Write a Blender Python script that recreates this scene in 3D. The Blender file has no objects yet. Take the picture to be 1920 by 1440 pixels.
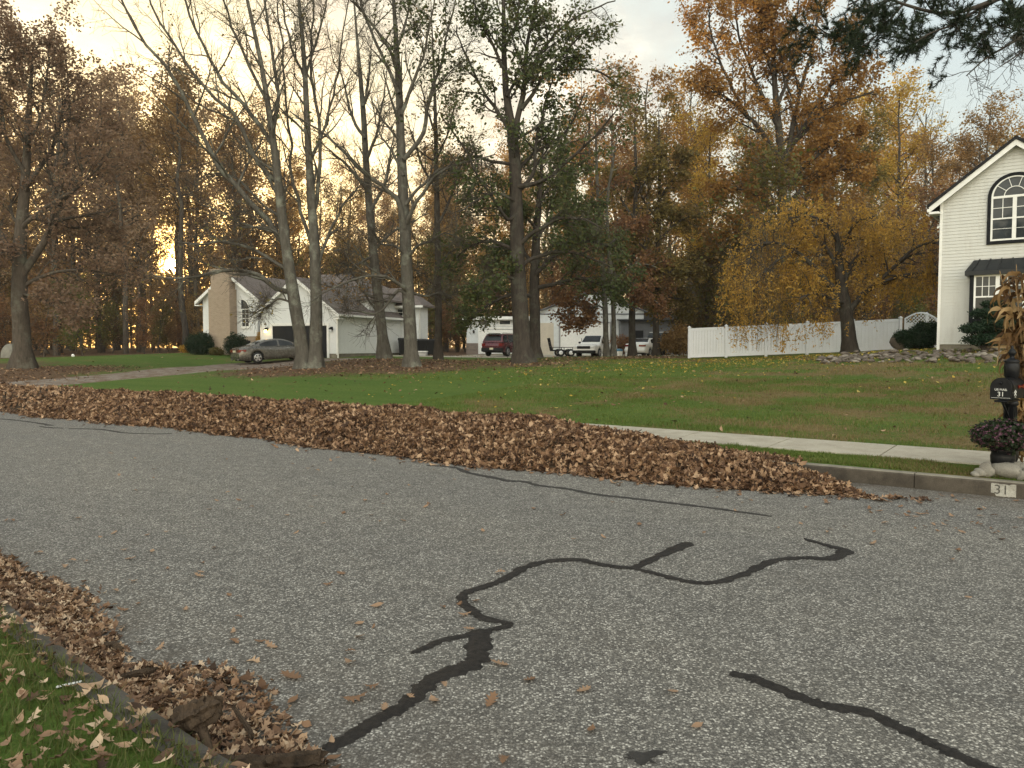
import bpy, math, random
import numpy as np
from mathutils import Vector, Matrix

sc = bpy.context.scene
COL = sc.collection
rng = np.random.default_rng(11)
random.seed(5)
R = math.radians
PI = math.pi

# ------------------------------------------------------------------ camera geometry (photo is 1920x1440)
F = 1445.0
CAMZ = 1.7
PITCH = math.atan(70 / F)
cpi, spi = math.cos(PITCH), math.sin(PITCH)


def ray(px, py):
    u, v = (px - 960) / F, (720 - py) / F
    return np.array([u, cpi + v * spi, -spi + v * cpi])


def at(px, py, Y):
    d = ray(px, py)
    return d * (Y / d[1]) + np.array([0, 0, CAMZ])


def on_z(px, py, z=0.0):
    d = ray(px, py)
    return d * ((z - CAMZ) / d[2]) + np.array([0, 0, CAMZ])


# street frame: s runs to the left along the far kerb, d is the distance beyond it
C0 = np.array([4.82, 9.17])
DS = np.array([-0.8, 0.6])
DN = np.array([0.6, 0.8])


def sd(s, d):
    return C0[0] + s * DS[0] + d * DN[0], C0[1] + s * DS[1] + d * DN[1]


def to_sd(x, y):
    return (x - C0[0]) * DS[0] + (y - C0[1]) * DS[1], (x - C0[0]) * DN[0] + (y - C0[1]) * DN[1]


def sstep(a, b, x):
    t = np.clip((x - a) / (b - a), 0, 1)
    return t * t * (3 - 2 * t)


def near_off(s):
    """the near kerb bends gently into the road towards the left"""
    return .66 * sstep(.2, 8.5, np.asarray(s, float))


# ------------------------------------------------------------------ terrain
def tp(px, py, Y):
    p = at(px, py, Y)
    return (p[0], p[1], p[2])


ctrl = [tp(580, 690, 34), tp(772, 688, 34), tp(722, 672, 41), tp(820, 675, 42), tp(980, 680, 34), tp(1003, 671, 42),
        tp(1140, 668, 45), tp(1185, 668, 47), tp(1232, 667, 47), tp(45, 690, 38), tp(483, 685, 46), tp(553, 677, 47.8),
        tp(632, 671, 50), tp(383, 662, 55), tp(100, 668, 60), tp(300, 663, 62), tp(925, 669, 59), tp(1100, 672, 56),
        tp(1200, 669, 58), tp(900, 664, 68), tp(1100, 664, 68), tp(1290, 672, 41), tp(1595, 664, 40), tp(1690, 655, 39),
        tp(1593, 663, 33), tp(1757, 656, 28), (20.2, 24.4, 1.58), (27, 19.3, 1.6), (25, 35, 1.65), (18, 40, 1.6), tp(1530, 681, 27), tp(1700, 682, 24.5),
        tp(1880, 681, 22), (31, 6, 0.9), (36, 22, 1.6), (0, 95, 1.2), (-60, 95, 1.3), (60, 95, 1.4), (-60, 60, 0.8), (60, 50, 1.5),
        (-45, 45, .5), (0, 140, 1.3), (-120, 120, 1.3), (120, 120, 1.5), (90, 40, 1.4), (-100, 80, 1.0)]
for s_ in (-40, -22, -10, -5, 0, 5, 10, 16, 24, 34, 50, 75, 110):
    for d_, z_ in ((2.3, .24), (4.0, .31)):
        x_, y_ = sd(s_, d_)
        ctrl.append((x_, y_, z_))
CT = np.array(ctrl)


def _phi(r2):
    return 0.5 * r2 * np.log(r2 + 1e-9)


_n = len(CT)
_A = np.zeros((_n + 3, _n + 3))
_d2 = ((CT[:, None, :2] - CT[None, :, :2]) ** 2).sum(-1)
_A[:_n, :_n] = _phi(_d2) + np.eye(_n) * 2.0
_A[:_n, _n] = 1
_A[:_n, _n + 1:] = CT[:, :2]
_A[_n, :_n] = 1
_A[_n + 1:, :_n] = CT[:, :2].T
_W = np.linalg.solve(_A, np.concatenate([CT[:, 2], np.zeros(3)]))


def gz(x, y):
    """height of the ground at x, y (arrays or numbers)"""
    x = np.asarray(x, float)
    y = np.asarray(y, float)
    sh = x.shape
    xf, yf = x.ravel(), y.ravel()
    out = np.empty(len(xf))
    for i in range(0, len(xf), 20000):
        a, b = xf[i:i + 20000], yf[i:i + 20000]
        r2 = (a[:, None] - CT[None, :, 0]) ** 2 + (b[:, None] - CT[None, :, 1]) ** 2
        out[i:i + 20000] = _phi(r2) @ _W[:_n] + _W[_n] + a * _W[_n + 1] + b * _W[_n + 2]
    far = sstep(110, 170, np.hypot(xf, yf))
    out = out * (1 - far) + 1.3 * far
    s, d = to_sd(xf, yf)
    w = sstep(2.3, 5.0, d)
    near = np.where(d > 0, .175 + .065 * np.clip(d / 2.3, 0, 1) + np.clip(d - 2.3, 0, 9) * .035, 0.0)
    out = out * w + near * (1 - w)
    dn_ = -8.6 + near_off(s)
    out = np.where(d < dn_, .15 + np.clip(dn_ - d, 0, 12) * .012, out)
    return out.reshape(sh) if sh else float(out[0])


def hit(px, py):
    """where the sight line of a pixel meets the ground beyond the kerb"""
    d = ray(px, py)
    Y = np.linspace(8, 120, 1500)
    P = np.array([0, 0, CAMZ]) + d[None] * (Y / d[1])[:, None]
    b = P[:, 2] - gz(P[:, 0], P[:, 1])
    k = int(np.argmax(b < 0))
    return P[k]


# ------------------------------------------------------------------ mesh builder
class MB:
    def __init__(self):
        self.V, self.L, self.S, self.M, self.SM, self.n = [], [], [], [], [], 0

    def add(self, V, Fs, mat=0, smooth=False):
        """V: (n,3); Fs: (m,k) array of equal-sized faces, or list of lists"""
        V = np.asarray(V, float).reshape(-1, 3)
        if isinstance(Fs, np.ndarray):
            self.L.append((Fs + self.n).ravel())
            self.S.append(np.full(len(Fs), Fs.shape[1]))
            m = len(Fs)
        else:
            for f in Fs:
                self.L.append(np.asarray(f) + self.n)
            self.S.append(np.array([len(f) for f in Fs]))
            m = len(Fs)
        self.M.append(np.full(m, mat))
        self.SM.append(np.full(m, smooth))
        self.V.append(V)
        self.n += len(V)
        return self

    def box(self, lo, hi, mat=0, M=None, bev=0.0):
        lo, hi = np.asarray(lo, float), np.asarray(hi, float)
        if bev > 0:
            b = min(bev, *((hi - lo) * .45))
            V, Fc = [], []
            c, h = (lo + hi) / 2, (hi - lo) / 2
            # chamfered box through convex corner points
            idx = {}
            for sx in (-1, 1):
                for sy in (-1, 1):
                    for sz in (-1, 1):
                        for ax in range(3):
                            p = np.array([sx, sy, sz]) * h
                            for a in range(3):
                                if a != ax:
                                    p[a] -= [sx, sy, sz][a] * b
                            idx[(sx, sy, sz, ax)] = len(V)
                            V.append(c + p)
            S2 = (-1, 1)
            for ax in range(3):
                o = [a for a in range(3) if a != ax]
                for sgn in S2:
                    q = []
                    for u, v in ((-1, -1), (1, -1), (1, 1), (-1, 1)):
                        k = [0, 0, 0]
                        k[ax], k[o[0]], k[o[1]] = sgn, u, v
                        q.append(idx[(*k, ax)])
                    flip = (sgn > 0) ^ (ax == 1)
                    Fc.append(q if flip else q[::-1])
            for ax in range(3):       # edges running along ax
                o = [a for a in range(3) if a != ax]
                for u in S2:
                    for v in S2:
                        k0, k1 = [0, 0, 0], [0, 0, 0]
                        k0[ax], k0[o[0]], k0[o[1]] = -1, u, v
                        k1[ax], k1[o[0]], k1[o[1]] = 1, u, v
                        q = [idx[(*k0, o[0])], idx[(*k1, o[0])], idx[(*k1, o[1])], idx[(*k0, o[1])]]
                        Fc.append(q)
            for sx in S2:
                for sy in S2:
                    for sz in S2:
                        Fc.append([idx[(sx, sy, sz, a)] for a in range(3)])
            V = np.array(V)
        else:
            V = np.array([[x, y, z] for x in (lo[0], hi[0]) for y in (lo[1], hi[1]) for z in (lo[2], hi[2])])
            Fc = [[0, 1, 3, 2], [4, 6, 7, 5], [0, 4, 5, 1], [2, 3, 7, 6], [0, 2, 6, 4], [1, 5, 7, 3]]
        if M is not None:
            V = V @ np.array(M.to_3x3()).T + np.array(M.translation)
        return self.add(V, Fc, mat)

    def prism(self, pts, axis, a, b, mat=0, smooth=False):
        """polygon pts (2-D) extruded along axis 0/1/2 from a to b"""
        pts = np.asarray(pts, float)
        n = len(pts)
        o = [k for k in range(3) if k != axis]
        V = np.zeros((2 * n, 3))
        V[:n, o[0]], V[:n, o[1]], V[:n, axis] = pts[:, 0], pts[:, 1], a
        V[n:] = V[:n]
        V[n:, axis] = b
        Fc = [list(range(n))[::-1], list(range(n, 2 * n))]
        self.add(V, Fc, mat)
        Q = np.array([[i, (i + 1) % n, n + (i + 1) % n, n + i] for i in range(n)])
        self.add(V, Q, mat, smooth)
        return self

    def tube(self, P, r, sides=8, mat=0, smooth=True, cap=True):
        P = np.asarray(P, float)
        r = np.broadcast_to(np.asarray(r, float), (len(P),))
        V, Fq = tubes(P[None], r[None], sides)
        self.add(V, Fq, mat, smooth)
        if cap:
            n = len(V)
            self.add(V[:sides], [list(range(sides))[::-1]], mat)
            self.add(V[n - sides:], [list(range(sides))], mat)
        return self

    def lathe(self, prof, sides=16, mat=0, smooth=True, c=(0, 0, 0), axis=2, cap=True):
        prof = np.asarray(prof, float)
        k = len(prof)
        a = np.arange(sides) * 2 * PI / sides
        V = np.zeros((k, sides, 3))
        o = [q for q in range(3) if q != axis]
        V[:, :, o[0]] = prof[:, :1] * np.cos(a)
        V[:, :, o[1]] = prof[:, :1] * np.sin(a)
        V[:, :, axis] = prof[:, 1:2]
        i, j = np.meshgrid(np.arange(k - 1), np.arange(sides), indexing='ij')
        q = np.stack([i * sides + j, i * sides + (j + 1) % sides, (i + 1) * sides + (j + 1) % sides, (i + 1) * sides + j], -1).reshape(-1, 4)
        V = V.reshape(-1, 3) + np.array(c)
        self.add(V, q, mat, smooth)
        if cap:
            self.add(V[:sides], [list(range(sides))[::-1]], mat)
            self.add(V[-sides:], [list(range(sides))], mat)
        return self

    def grid(self, G, mat=0, smooth=True):
        G = np.asarray(G, float)
        a, b = G.shape[:2]
        i, j = np.meshgrid(np.arange(a - 1), np.arange(b - 1), indexing='ij')
        q = np.stack([i * b + j, (i + 1) * b + j, (i + 1) * b + j + 1, i * b + j + 1], -1).reshape(-1, 4)
        return self.add(G.reshape(-1, 3), q, mat, smooth)

    def mesh(self, name, mats=()):
        me = bpy.data.meshes.new(name)
        V = np.concatenate(self.V) if self.V else np.zeros((0, 3))
        L = np.concatenate(self.L).astype(np.int32)
        S = np.concatenate(self.S).astype(np.int32)
        me.vertices.add(len(V))
        me.vertices.foreach_set('co', V.astype(np.float32).ravel())
        me.loops.add(len(L))
        me.loops.foreach_set('vertex_index', L)
        me.polygons.add(len(S))
        st = np.concatenate([[0], np.cumsum(S)[:-1]]).astype(np.int32)
        me.polygons.foreach_set('loop_start', st)
        me.polygons.foreach_set('loop_total', S)
        me.polygons.foreach_set('material_index', np.concatenate(self.M).astype(np.int32))
        me.polygons.foreach_set('use_smooth', np.concatenate(self.SM).astype(bool))
        me.update(calc_edges=True)
        for m in (mats if isinstance(mats, (list, tuple)) else [mats]):
            me.materials.append(m)
        return me

    def obj(self, name, mats, parent=None, **kw):
        o = bpy.data.objects.new(name, self.mesh(name, mats))
        COL.objects.link(o)
        if parent is not None:
            o.parent = parent
        for k, v in kw.items():
            o[k] = v
        return o


def thing(name, label, cat, loc=(0, 0, 0), rz=0.0, group=None, rot=None):
    o = bpy.data.objects.new(name, None)
    COL.objects.link(o)
    o.location = tuple(float(v) for v in loc)
    o.rotation_euler = rot if rot is not None else (0, 0, rz)
    o.empty_display_size = .3
    o['label'], o['category'] = label, cat
    if group:
        o['group'] = group
    return o


def tag(o, label=None, cat=None, group=None, kind=None):
    for k, v in (('label', label), ('category', cat), ('group', group), ('kind', kind)):
        if v:
            o[k] = v
    return o


def dup(o, parent=None):
    c = o.copy()
    COL.objects.link(c)
    if parent is not None:
        c.parent = parent
    for ch in list(o.children):
        dup(ch, c)
    return c


def text(name, body, size, mat, parent, loc, rot, ext=.002, align='CENTER'):
    cu = bpy.data.curves.new(name, 'FONT')
    cu.body = body
    cu.size = size
    cu.extrude = ext
    cu.align_x = align
    cu.align_y = 'CENTER'
    cu.materials.append(mat)
    tmp = bpy.data.objects.new(name, cu)
    COL.objects.link(tmp)
    bpy.context.view_layer.update()
    me = bpy.data.meshes.new_from_object(tmp)
    bpy.data.objects.remove(tmp)
    o = bpy.data.objects.new(name, me)
    COL.objects.link(o)
    o.parent = parent
    o.location, o.rotation_euler = loc, rot
    return o


# ------------------------------------------------------------------ vectorised tubes and branching
def nrm(a):
    return a / (np.linalg.norm(a, axis=-1, keepdims=True) + 1e-9)


def tubes(P, Rr, sides):
    N, K, _ = P.shape
    T = np.zeros_like(P)
    T[:, 1:-1] = P[:, 2:] - P[:, :-2]
    T[:, 0] = P[:, 1] - P[:, 0]
    T[:, -1] = P[:, -1] - P[:, -2]
    T = nrm(T)
    mean = nrm(P[:, -1] - P[:, 0])
    ref = np.zeros((N, 3))
    ax = np.argmin(np.abs(mean), axis=1)
    ref[np.arange(N), ax] = 1
    ref = np.repeat(ref[:, None], K, 1)
    U = nrm(np.cross(T, ref))
    W = np.cross(T, U)
    a = np.arange(sides) * 2 * PI / sides
    V = P[:, :, None] + Rr[:, :, None, None] * (U[:, :, None] * np.cos(a)[None, None, :, None] + W[:, :, None] * np.sin(a)[None, None, :, None])
    n, k, j = np.meshgrid(np.arange(N), np.arange(K - 1), np.arange(sides), indexing='ij')
    b = n * K * sides
    q = np.stack([b + k * sides + j, b + k * sides + (j + 1) % sides, b + (k + 1) * sides + (j + 1) % sides, b + (k + 1) * sides + j], -1)
    return V.reshape(-1, 3), q.reshape(-1, 4)


def resample(poly, K):
    """poly: (n,4) x y z r  ->  K smooth points and radii (Catmull-Rom)"""
    p = np.asarray(poly, float)
    n = len(p)
    t = np.linspace(0, n - 1, K)
    i = np.clip(t.astype(int), 0, n - 2)
    f = (t - i)[:, None]
    p0, p1, p2, p3 = p[np.clip(i - 1, 0, n - 1)], p[i], p[i + 1], p[np.clip(i + 2, 0, n - 1)]
    q = .5 * (2 * p1 + (p2 - p0) * f + (2 * p0 - 5 * p1 + 4 * p2 - p3) * f ** 2 + (3 * p1 - p0 - 3 * p2 + p3) * f ** 3)
    return q[:, :3], np.maximum(q[:, 3], .004)


def sprout(P, Rr, n, t0, t1, length, ang, K=5, wig=.15, up=.05, rr=.55, rg=None, lenpow=.5, lim=None):
    """n children on each parent tube; length = fraction of the parent's length (or (lo,hi) metres)"""
    rg = rg or rng
    N, K0, _ = P.shape
    idx = np.repeat(np.arange(N), n)
    base_t = (np.tile(np.arange(n), N) + rg.random(N * n)) / n
    t = t0 + (t1 - t0) * base_t
    f = t * (K0 - 1)
    i = np.clip(f.astype(int), 0, K0 - 2)
    f = (f - i)[:, None]
    base = P[idx, i] * (1 - f) + P[idx, i + 1] * f
    pr = Rr[idx, i] * (1 - f[:, 0]) + Rr[idx, i + 1] * f[:, 0]
    tan = nrm(P[idx, i + 1] - P[idx, i])
    perp = nrm(np.cross(tan, rg.normal(size=tan.shape)))
    a = np.radians(rg.uniform(ang[0], ang[1], N * n))[:, None]
    d = nrm(np.cos(a) * tan + np.sin(a) * perp)
    if isinstance(length, tuple):
        L = rg.uniform(length[0], length[1], N * n)
    else:
        pl = np.linalg.norm(np.diff(P, axis=1), axis=-1).sum(1)[idx]
        L = pl * length * rg.uniform(.65, 1.25, N * n)
        L = L * (1 - lenpow * (t - t0) / max(1e-6, t1 - t0))
    Q = np.zeros((N * n, K, 3))
    Q[:, 0] = base
    for k in range(1, K):
        d = nrm(d + rg.normal(size=d.shape) * wig + np.array([0, 0, up]))
        Q[:, k] = Q[:, k - 1] + d * (L / (K - 1))[:, None]
    r0 = np.minimum(pr * rr, L * .03 + .004)
    if lim:
        r0 = np.minimum(r0, lim)
    q = r0[:, None] * (1 - .8 * np.linspace(0, 1, K)[None])
    return Q, np.maximum(q, .0025)


def along(P, n, t0=.2, t1=1.0, rg=None):
    rg = rg or rng
    N, K0, _ = P.shape
    idx = np.repeat(np.arange(N), n)
    t = t0 + (t1 - t0) * rg.random(N * n)
    f = t * (K0 - 1)
    i = np.clip(f.astype(int), 0, K0 - 2)
    f = (f - i)[:, None]
    return P[idx, i] * (1 - f) + P[idx, i + 1] * f


def leaves(mb, C, size, mat, rg=None, droop=0.0, aspect=.62, flat=.6, hexa=True):
    """small leaf-shaped faces at points C"""
    rg = rg or rng
    N = len(C)
    s = (size * rg.uniform(.6, 1.3, N))[:, None]
    a = rg.normal(size=(N, 3))
    a[:, 2] = a[:, 2] * flat - droop
    a = nrm(a)
    b = nrm(np.cross(a, rg.normal(size=(N, 3))))
    c = np.cross(a, b)
    w = s * aspect * .5
    if hexa:
        V = np.stack([C, C + a * s * .3 + b * w + c * s * .05, C + a * s * .72 + b * w * .75, C + a * s + c * s * .08,
                      C + a * s * .66 - b * w * .85, C + a * s * .28 - b * w * .9 + c * s * .05], 1)
        q = np.arange(N * 6).reshape(N, 6)
        Fq = np.concatenate([q[:, [0, 1, 2, 3]], q[:, [0, 3, 4, 5]]])
    else:
        V = np.stack([C, C + a * s * .45 + b * w, C + a * s, C + a * s * .45 - b * w], 1)
        Fq = np.arange(N * 4).reshape(N, 4)
    mb.add(V.reshape(-1, 3), Fq, mat, False)
# ------------------------------------------------------------------ materials
def newmat(name):
    m = bpy.data.materials.new(name)
    m.use_nodes = True
    nt = m.node_tree
    for n in list(nt.nodes):
        nt.nodes.remove(n)
    out = nt.nodes.new('ShaderNodeOutputMaterial')
    return m, nt, out


class NT:
    """tiny helper round a node tree"""

    def __init__(self, nt):
        self.nt = nt

    def n(self, t, **kw):
        nd = self.nt.nodes.new(t)
        for k, v in kw.items():
            setattr(nd, k, v)
        return nd

    def link(self, a, b):
        self.nt.links.new(a, b)

    def val(self, inp, v):
        if hasattr(v, 'links') or isinstance(v, bpy.types.NodeSocket):
            self.link(v, inp)
        else:
            inp.default_value = v

    def noise(self, scale, detail=4, rough=.6, vec=None, out='Fac', dist=0.0):
        nd = self.n('ShaderNodeTexNoise')
        nd.inputs['Scale'].default_value = scale
        nd.inputs['Detail'].default_value = detail
        nd.inputs['Roughness'].default_value = rough
        nd.inputs['Distortion'].default_value = dist
        if vec is not None:
            self.link(vec, nd.inputs['Vector'])
        return nd.outputs[out]

    def coord(self, which='Object'):
        return self.n('ShaderNodeTexCoord').outputs[which]

    def pos(self):
        return self.n('ShaderNodeNewGeometry').outputs['Position']

    def map(self, vec, scale=(1, 1, 1), rot=(0, 0, 0)):
        nd = self.n('ShaderNodeMapping')
        nd.inputs['Scale'].default_value = scale
        nd.inputs['Rotation'].default_value = rot
        self.link(vec, nd.inputs['Vector'])
        return nd.outputs[0]

    def ramp(self, fac, stops, interp='LINEAR'):
        nd = self.n('ShaderNodeValToRGB')
        cr = nd.color_ramp
        cr.interpolation = interp
        while len(cr.elements) < len(stops):
            cr.elements.new(.5)
        for e, (p, c) in zip(cr.elements, stops):
            e.position = p
            e.color = (*c, 1) if len(c) == 3 else c
        self.link(fac, nd.inputs[0])
        return nd.outputs[0]

    def mix(self, fac, a, b, blend='MIX'):
        nd = self.n('ShaderNodeMix', data_type='RGBA', blend_type=blend)
        self.val(nd.inputs[0], fac)
        for s, v in ((6, a), (7, b)):
            if isinstance(v, bpy.types.NodeSocket):
                self.link(v, nd.inputs[s])
            else:
                nd.inputs[s].default_value = (*v, 1)
        return nd.outputs[2]

    def math(self, op, a, b=0.0, clamp=False):
        nd = self.n('ShaderNodeMath', operation=op, use_clamp=clamp)
        self.val(nd.inputs[0], a)
        self.val(nd.inputs[1], b)
        return nd.outputs[0]

    def mrange(self, v, a, b, c=0.0, d=1.0):
        nd = self.n('ShaderNodeMapRange')
        self.link(v, nd.inputs[0])
        for k, x in zip((1, 2, 3, 4), (a, b, c, d)):
            nd.inputs[k].default_value = x
        return nd.outputs[0]

    def bump(self, h, strength=.3, dist=.02):
        nd = self.n('ShaderNodeBump')
        nd.inputs['Strength'].default_value = strength
        nd.inputs['Distance'].default_value = dist
        self.link(h, nd.inputs['Height'])
        return nd.outputs[0]

    def bsdf(self, out, col, rough=.6, metal=0.0, spec=.5, normal=None, coat=0.0, trans=0.0):
        nd = self.n('ShaderNodeBsdfPrincipled')
        if isinstance(col, bpy.types.NodeSocket):
            self.link(col, nd.inputs['Base Color'])
        else:
            nd.inputs['Base Color'].default_value = (*col, 1)
        self.val(nd.inputs['Roughness'], rough)
        self.val(nd.inputs['Metallic'], metal)
        nd.inputs['Specular IOR Level'].default_value = spec
        nd.inputs['Coat Weight'].default_value = coat
        nd.inputs['Transmission Weight'].default_value = trans
        if normal is not None:
            self.link(normal, nd.inputs['Normal'])
        if out is not None:
            self.link(nd.outputs[0], out.inputs[0])
        return nd


def simple(name, col, rough=.6, metal=0.0, var=.15, scale=6.0, spec=.5, coat=0.0, bump=0.0):
    """plain surface with a little wear: the colour wanders with a noise"""
    m, nt, out = newmat(name)
    k = NT(nt)
    c = k.coord()
    f = k.noise(scale, 5, .6, c)
    lo = tuple(v * (1 - var) for v in col)
    hi = tuple(min(1, v * (1 + var)) for v in col)
    colr = k.ramp(f, [(.3, lo), (.7, hi)])
    rg_ = k.mrange(k.noise(scale * 2.3, 3, .5, c), .2, .8, max(.02, rough - .08), min(1, rough + .1))
    nrm_ = k.bump(k.noise(scale * 8, 3, .6, c), bump, .01) if bump else None
    k.bsdf(out, colr, rg_, metal, spec, nrm_, coat)
    return m


def leafmat(name, cols, transl=.45, rough=.55, hue_obj=.0, rw=.55, nw=.8):
    """foliage: each leaf takes its own colour from the ramp; part of the light passes through"""
    m, nt, out = newmat(name)
    k = NT(nt)
    g = k.n('ShaderNodeNewGeometry')
    stops = [(i / max(1, len(cols) - 1), c) for i, c in enumerate(cols)]
    f = g.outputs['Random Per Island']
    # whole sprays lean one way or the other
    big = k.noise(.55, 2, .5, k.pos())
    f = k.math('ADD', k.math('MULTIPLY', f, rw), k.math('MULTIPLY', k.math('SUBTRACT', big, .5), nw), True)
    f = k.math('ADD', f, .5 - rw * .5, True)
    col = k.ramp(f, stops)
    if hue_obj:
        oi = k.n('ShaderNodeObjectInfo')
        h = k.n('ShaderNodeHueSaturation')
        k.link(k.mrange(oi.outputs['Random'], 0, 1, .5 - hue_obj, .5 + hue_obj), h.inputs['Hue'])
        k.link(k.mrange(oi.outputs['Random'], 0, 1, .75, 1.25), h.inputs['Value'])
        k.link(col, h.inputs['Color'])
        col = h.outputs[0]
    b = k.bsdf(None, col, rough, 0, .25)
    t = k.n('ShaderNodeBsdfTranslucent')
    k.link(k.mix(1.0, col, (1.0, .9, .72), 'MULTIPLY'), t.inputs[0])
    mx = k.n('ShaderNodeMixShader')
    mx.inputs[0].default_value = transl
    k.link(b.outputs[0], mx.inputs[1])
    k.link(t.outputs[0], mx.inputs[2])
    k.link(mx.outputs[0], out.inputs[0])
    return m


def barkmat(name, a, b, sc_=9.0, lich=(.24, .25, .2)):
    m, nt, out = newmat(name)
    k = NT(nt)
    c = k.coord()
    v = k.map(c, (1, 1, .22))
    f = k.noise(sc_, 6, .7, v)
    col = k.ramp(f, [(.28, a), (.72, b)])
    l = k.mrange(k.noise(1.6, 5, .65, c), .52, .68)
    col = k.mix(k.math('MULTIPLY', l, .6), col, lich)
    h = k.noise(sc_ * 1.7, 5, .7, v)
    k.bsdf(out, col, .9, 0, .2, k.bump(h, .8, .03))
    return m


def asphalt():
    m, nt, out = newmat('asphalt')
    k = NT(nt)
    p = k.pos()
    vo = k.n('ShaderNodeTexVoronoi')
    vo.inputs['Scale'].default_value = 82
    k.link(k.mix(.02, p, k.noise(30, 2, .5, p, 'Color')), vo.inputs['Vector'])
    sep = k.n('ShaderNodeSeparateColor')
    k.link(vo.outputs['Color'], sep.inputs[0])
    chip = k.ramp(sep.outputs[0], [(0, (.022, .021, .020)), (.30, (.075, .070, .064)), (.6, (.19, .18, .163)), (.82, (.40, .385, .355)), (1, (.66, .64, .60))])
    edge = k.mrange(vo.outputs['Distance'], .25, .75, 1, 0)
    col = k.mix(edge, (.05, .047, .044), chip)
    vo2 = k.n('ShaderNodeTexVoronoi')
    vo2.inputs['Scale'].default_value = 190
    k.link(p, vo2.inputs['Vector'])
    sep2 = k.n('ShaderNodeSeparateColor')
    k.link(vo2.outputs['Color'], sep2.inputs[0])
    col = k.mix(.30, col, k.ramp(sep2.outputs[1], [(0, (.055, .052, .05)), (.7, (.15, .145, .135)), (1, (.36, .35, .33))]))
    # broad wear: wheel paths, old stains, patches of another shade
    w = k.noise(.32, 5, .55, k.map(k.map(p, (1, 1, 1), (0, 0, .6435)), (.35, 1.5, 1)))
    col = k.mix(k.mrange(w, .35, .66, .0, .9), col, k.mix(1, col, (1.22, 1.2, 1.15), 'MULTIPLY'))
    st = k.mrange(k.noise(1.3, 6, .7, p), .58, .74, 0, .35)
    col = k.mix(st, col, (.075, .062, .05))
    fine = k.mrange(k.noise(5.0, 5, .7, p), .3, .7, .78, 1.2)
    cf = k.n('ShaderNodeCombineColor')
    for i in range(3):
        k.link(fine, cf.inputs[i])
    col = k.mix(1, col, cf.outputs[0], 'MULTIPLY')
    col = k.mix(1, col, (1.13, 1.11, 1.07), 'MULTIPLY')
    dd = k.n('ShaderNodeVectorMath', operation='DOT_PRODUCT')
    k.link(p, dd.inputs[0])
    dd.inputs[1].default_value = (.6, .8, 0)
    dist = dd.outputs['Value']           # grit and leaf dust settle along both gutters
    g_ = k.math('ADD', k.mrange(dist, 9.3, 10.1), k.mrange(dist, 2.9, 1.7), True)
    g_ = k.math('MULTIPLY', g_, k.mrange(k.noise(2.2, 6, .7, p), .3, .65), True)
    col = k.mix(k.math('MULTIPLY', g_, .75), col, k.ramp(k.noise(60, 3, .7, p), [(.3, (.045, .034, .025)), (.7, (.13, .10, .07))]))
    h = k.math('ADD', k.math('MULTIPLY', sep.outputs[0], .6), k.mrange(vo.outputs['Distance'], 0, .6, 1, 0))
    k.bsdf(out, col, .82, 0, .35, k.bump(h, .55, .006))
    return m


def lawnmat():
    m, nt, out = newmat('turf')
    k = NT(nt)
    p = k.pos()
    at_ = k.n('ShaderNodeAttribute', attribute_name='cover')
    sep = k.n('ShaderNodeSeparateColor')
    k.link(at_.outputs['Color'], sep.inputs[0])
    lit, dry, yel = sep.outputs[0], sep.outputs[1], sep.outputs[2]
    pm = k.map(p, (1, 1.0, 1), (0, 0, .64))
    ps = k.map(pm, (.35, 2.2, 1))
    g = k.ramp(k.noise(14, 5, .7, p), [(.25, (.043, .070, .012)), (.5, (.084, .128, .023)), (.78, (.145, .185, .044))])
    broad = k.noise(.5, 4, .6, ps)
    g = k.mix(k.mrange(broad, .38, .66, 0, .6), g, k.mix(1, g, (.55, .78, .6), 'MULTIPLY'))
    d = k.ramp(k.noise(11, 5, .7, p), [(.25, (.09, .065, .028)), (.55, (.17, .125, .055)), (.8, (.23, .17, .085))])
    df = k.mrange(k.math('ADD', dry, k.math('MULTIPLY', k.math('SUBTRACT', k.noise(3.0, 6, .7, p), .5), .9)), .36, .66)
    col = k.mix(df, g, d)
    l = k.ramp(k.noise(26, 4, .75, p), [(.25, (.035, .022, .014)), (.5, (.105, .062, .036)), (.72, (.20, .125, .072)), (.85, (.30, .21, .13))])
    lf = k.mrange(k.math('ADD', k.math('MULTIPLY', lit, 1.25), k.math('MULTIPLY', k.math('SUBTRACT', k.noise(2.6, 6, .7, p), .5), 1.3)), .42, .62)
    col = k.mix(lf, col, l)
    h = k.noise(40, 4, .7, p)
    k.bsdf(out, col, .95, 0, .15, k.bump(h, .8, .03))
    return m


def concrete(name, a, b, dirt=.3):
    m, nt, out = newmat(name)
    k = NT(nt)
    p = k.pos()
    f = k.noise(3.2, 7, .68, p)
    col = k.ramp(f, [(.3, a), (.7, b)])
    sp = k.mrange(k.noise(90, 3, .6, p), .3, .7, .8, 1.18)
    cf = k.n('ShaderNodeCombineColor')
    for i in range(3):
        k.link(sp, cf.inputs[i])
    col = k.mix(1, col, cf.outputs[0], 'MULTIPLY')
    dd = k.mrange(k.noise(1.1, 6, .7, p), .5, .72, 0, dirt)
    col = k.mix(dd, col, (.05, .042, .034))
    k.bsdf(out, col, .9, 0, .25, k.bump(k.noise(60, 5, .7, p), .35, .006))
    return m


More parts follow.
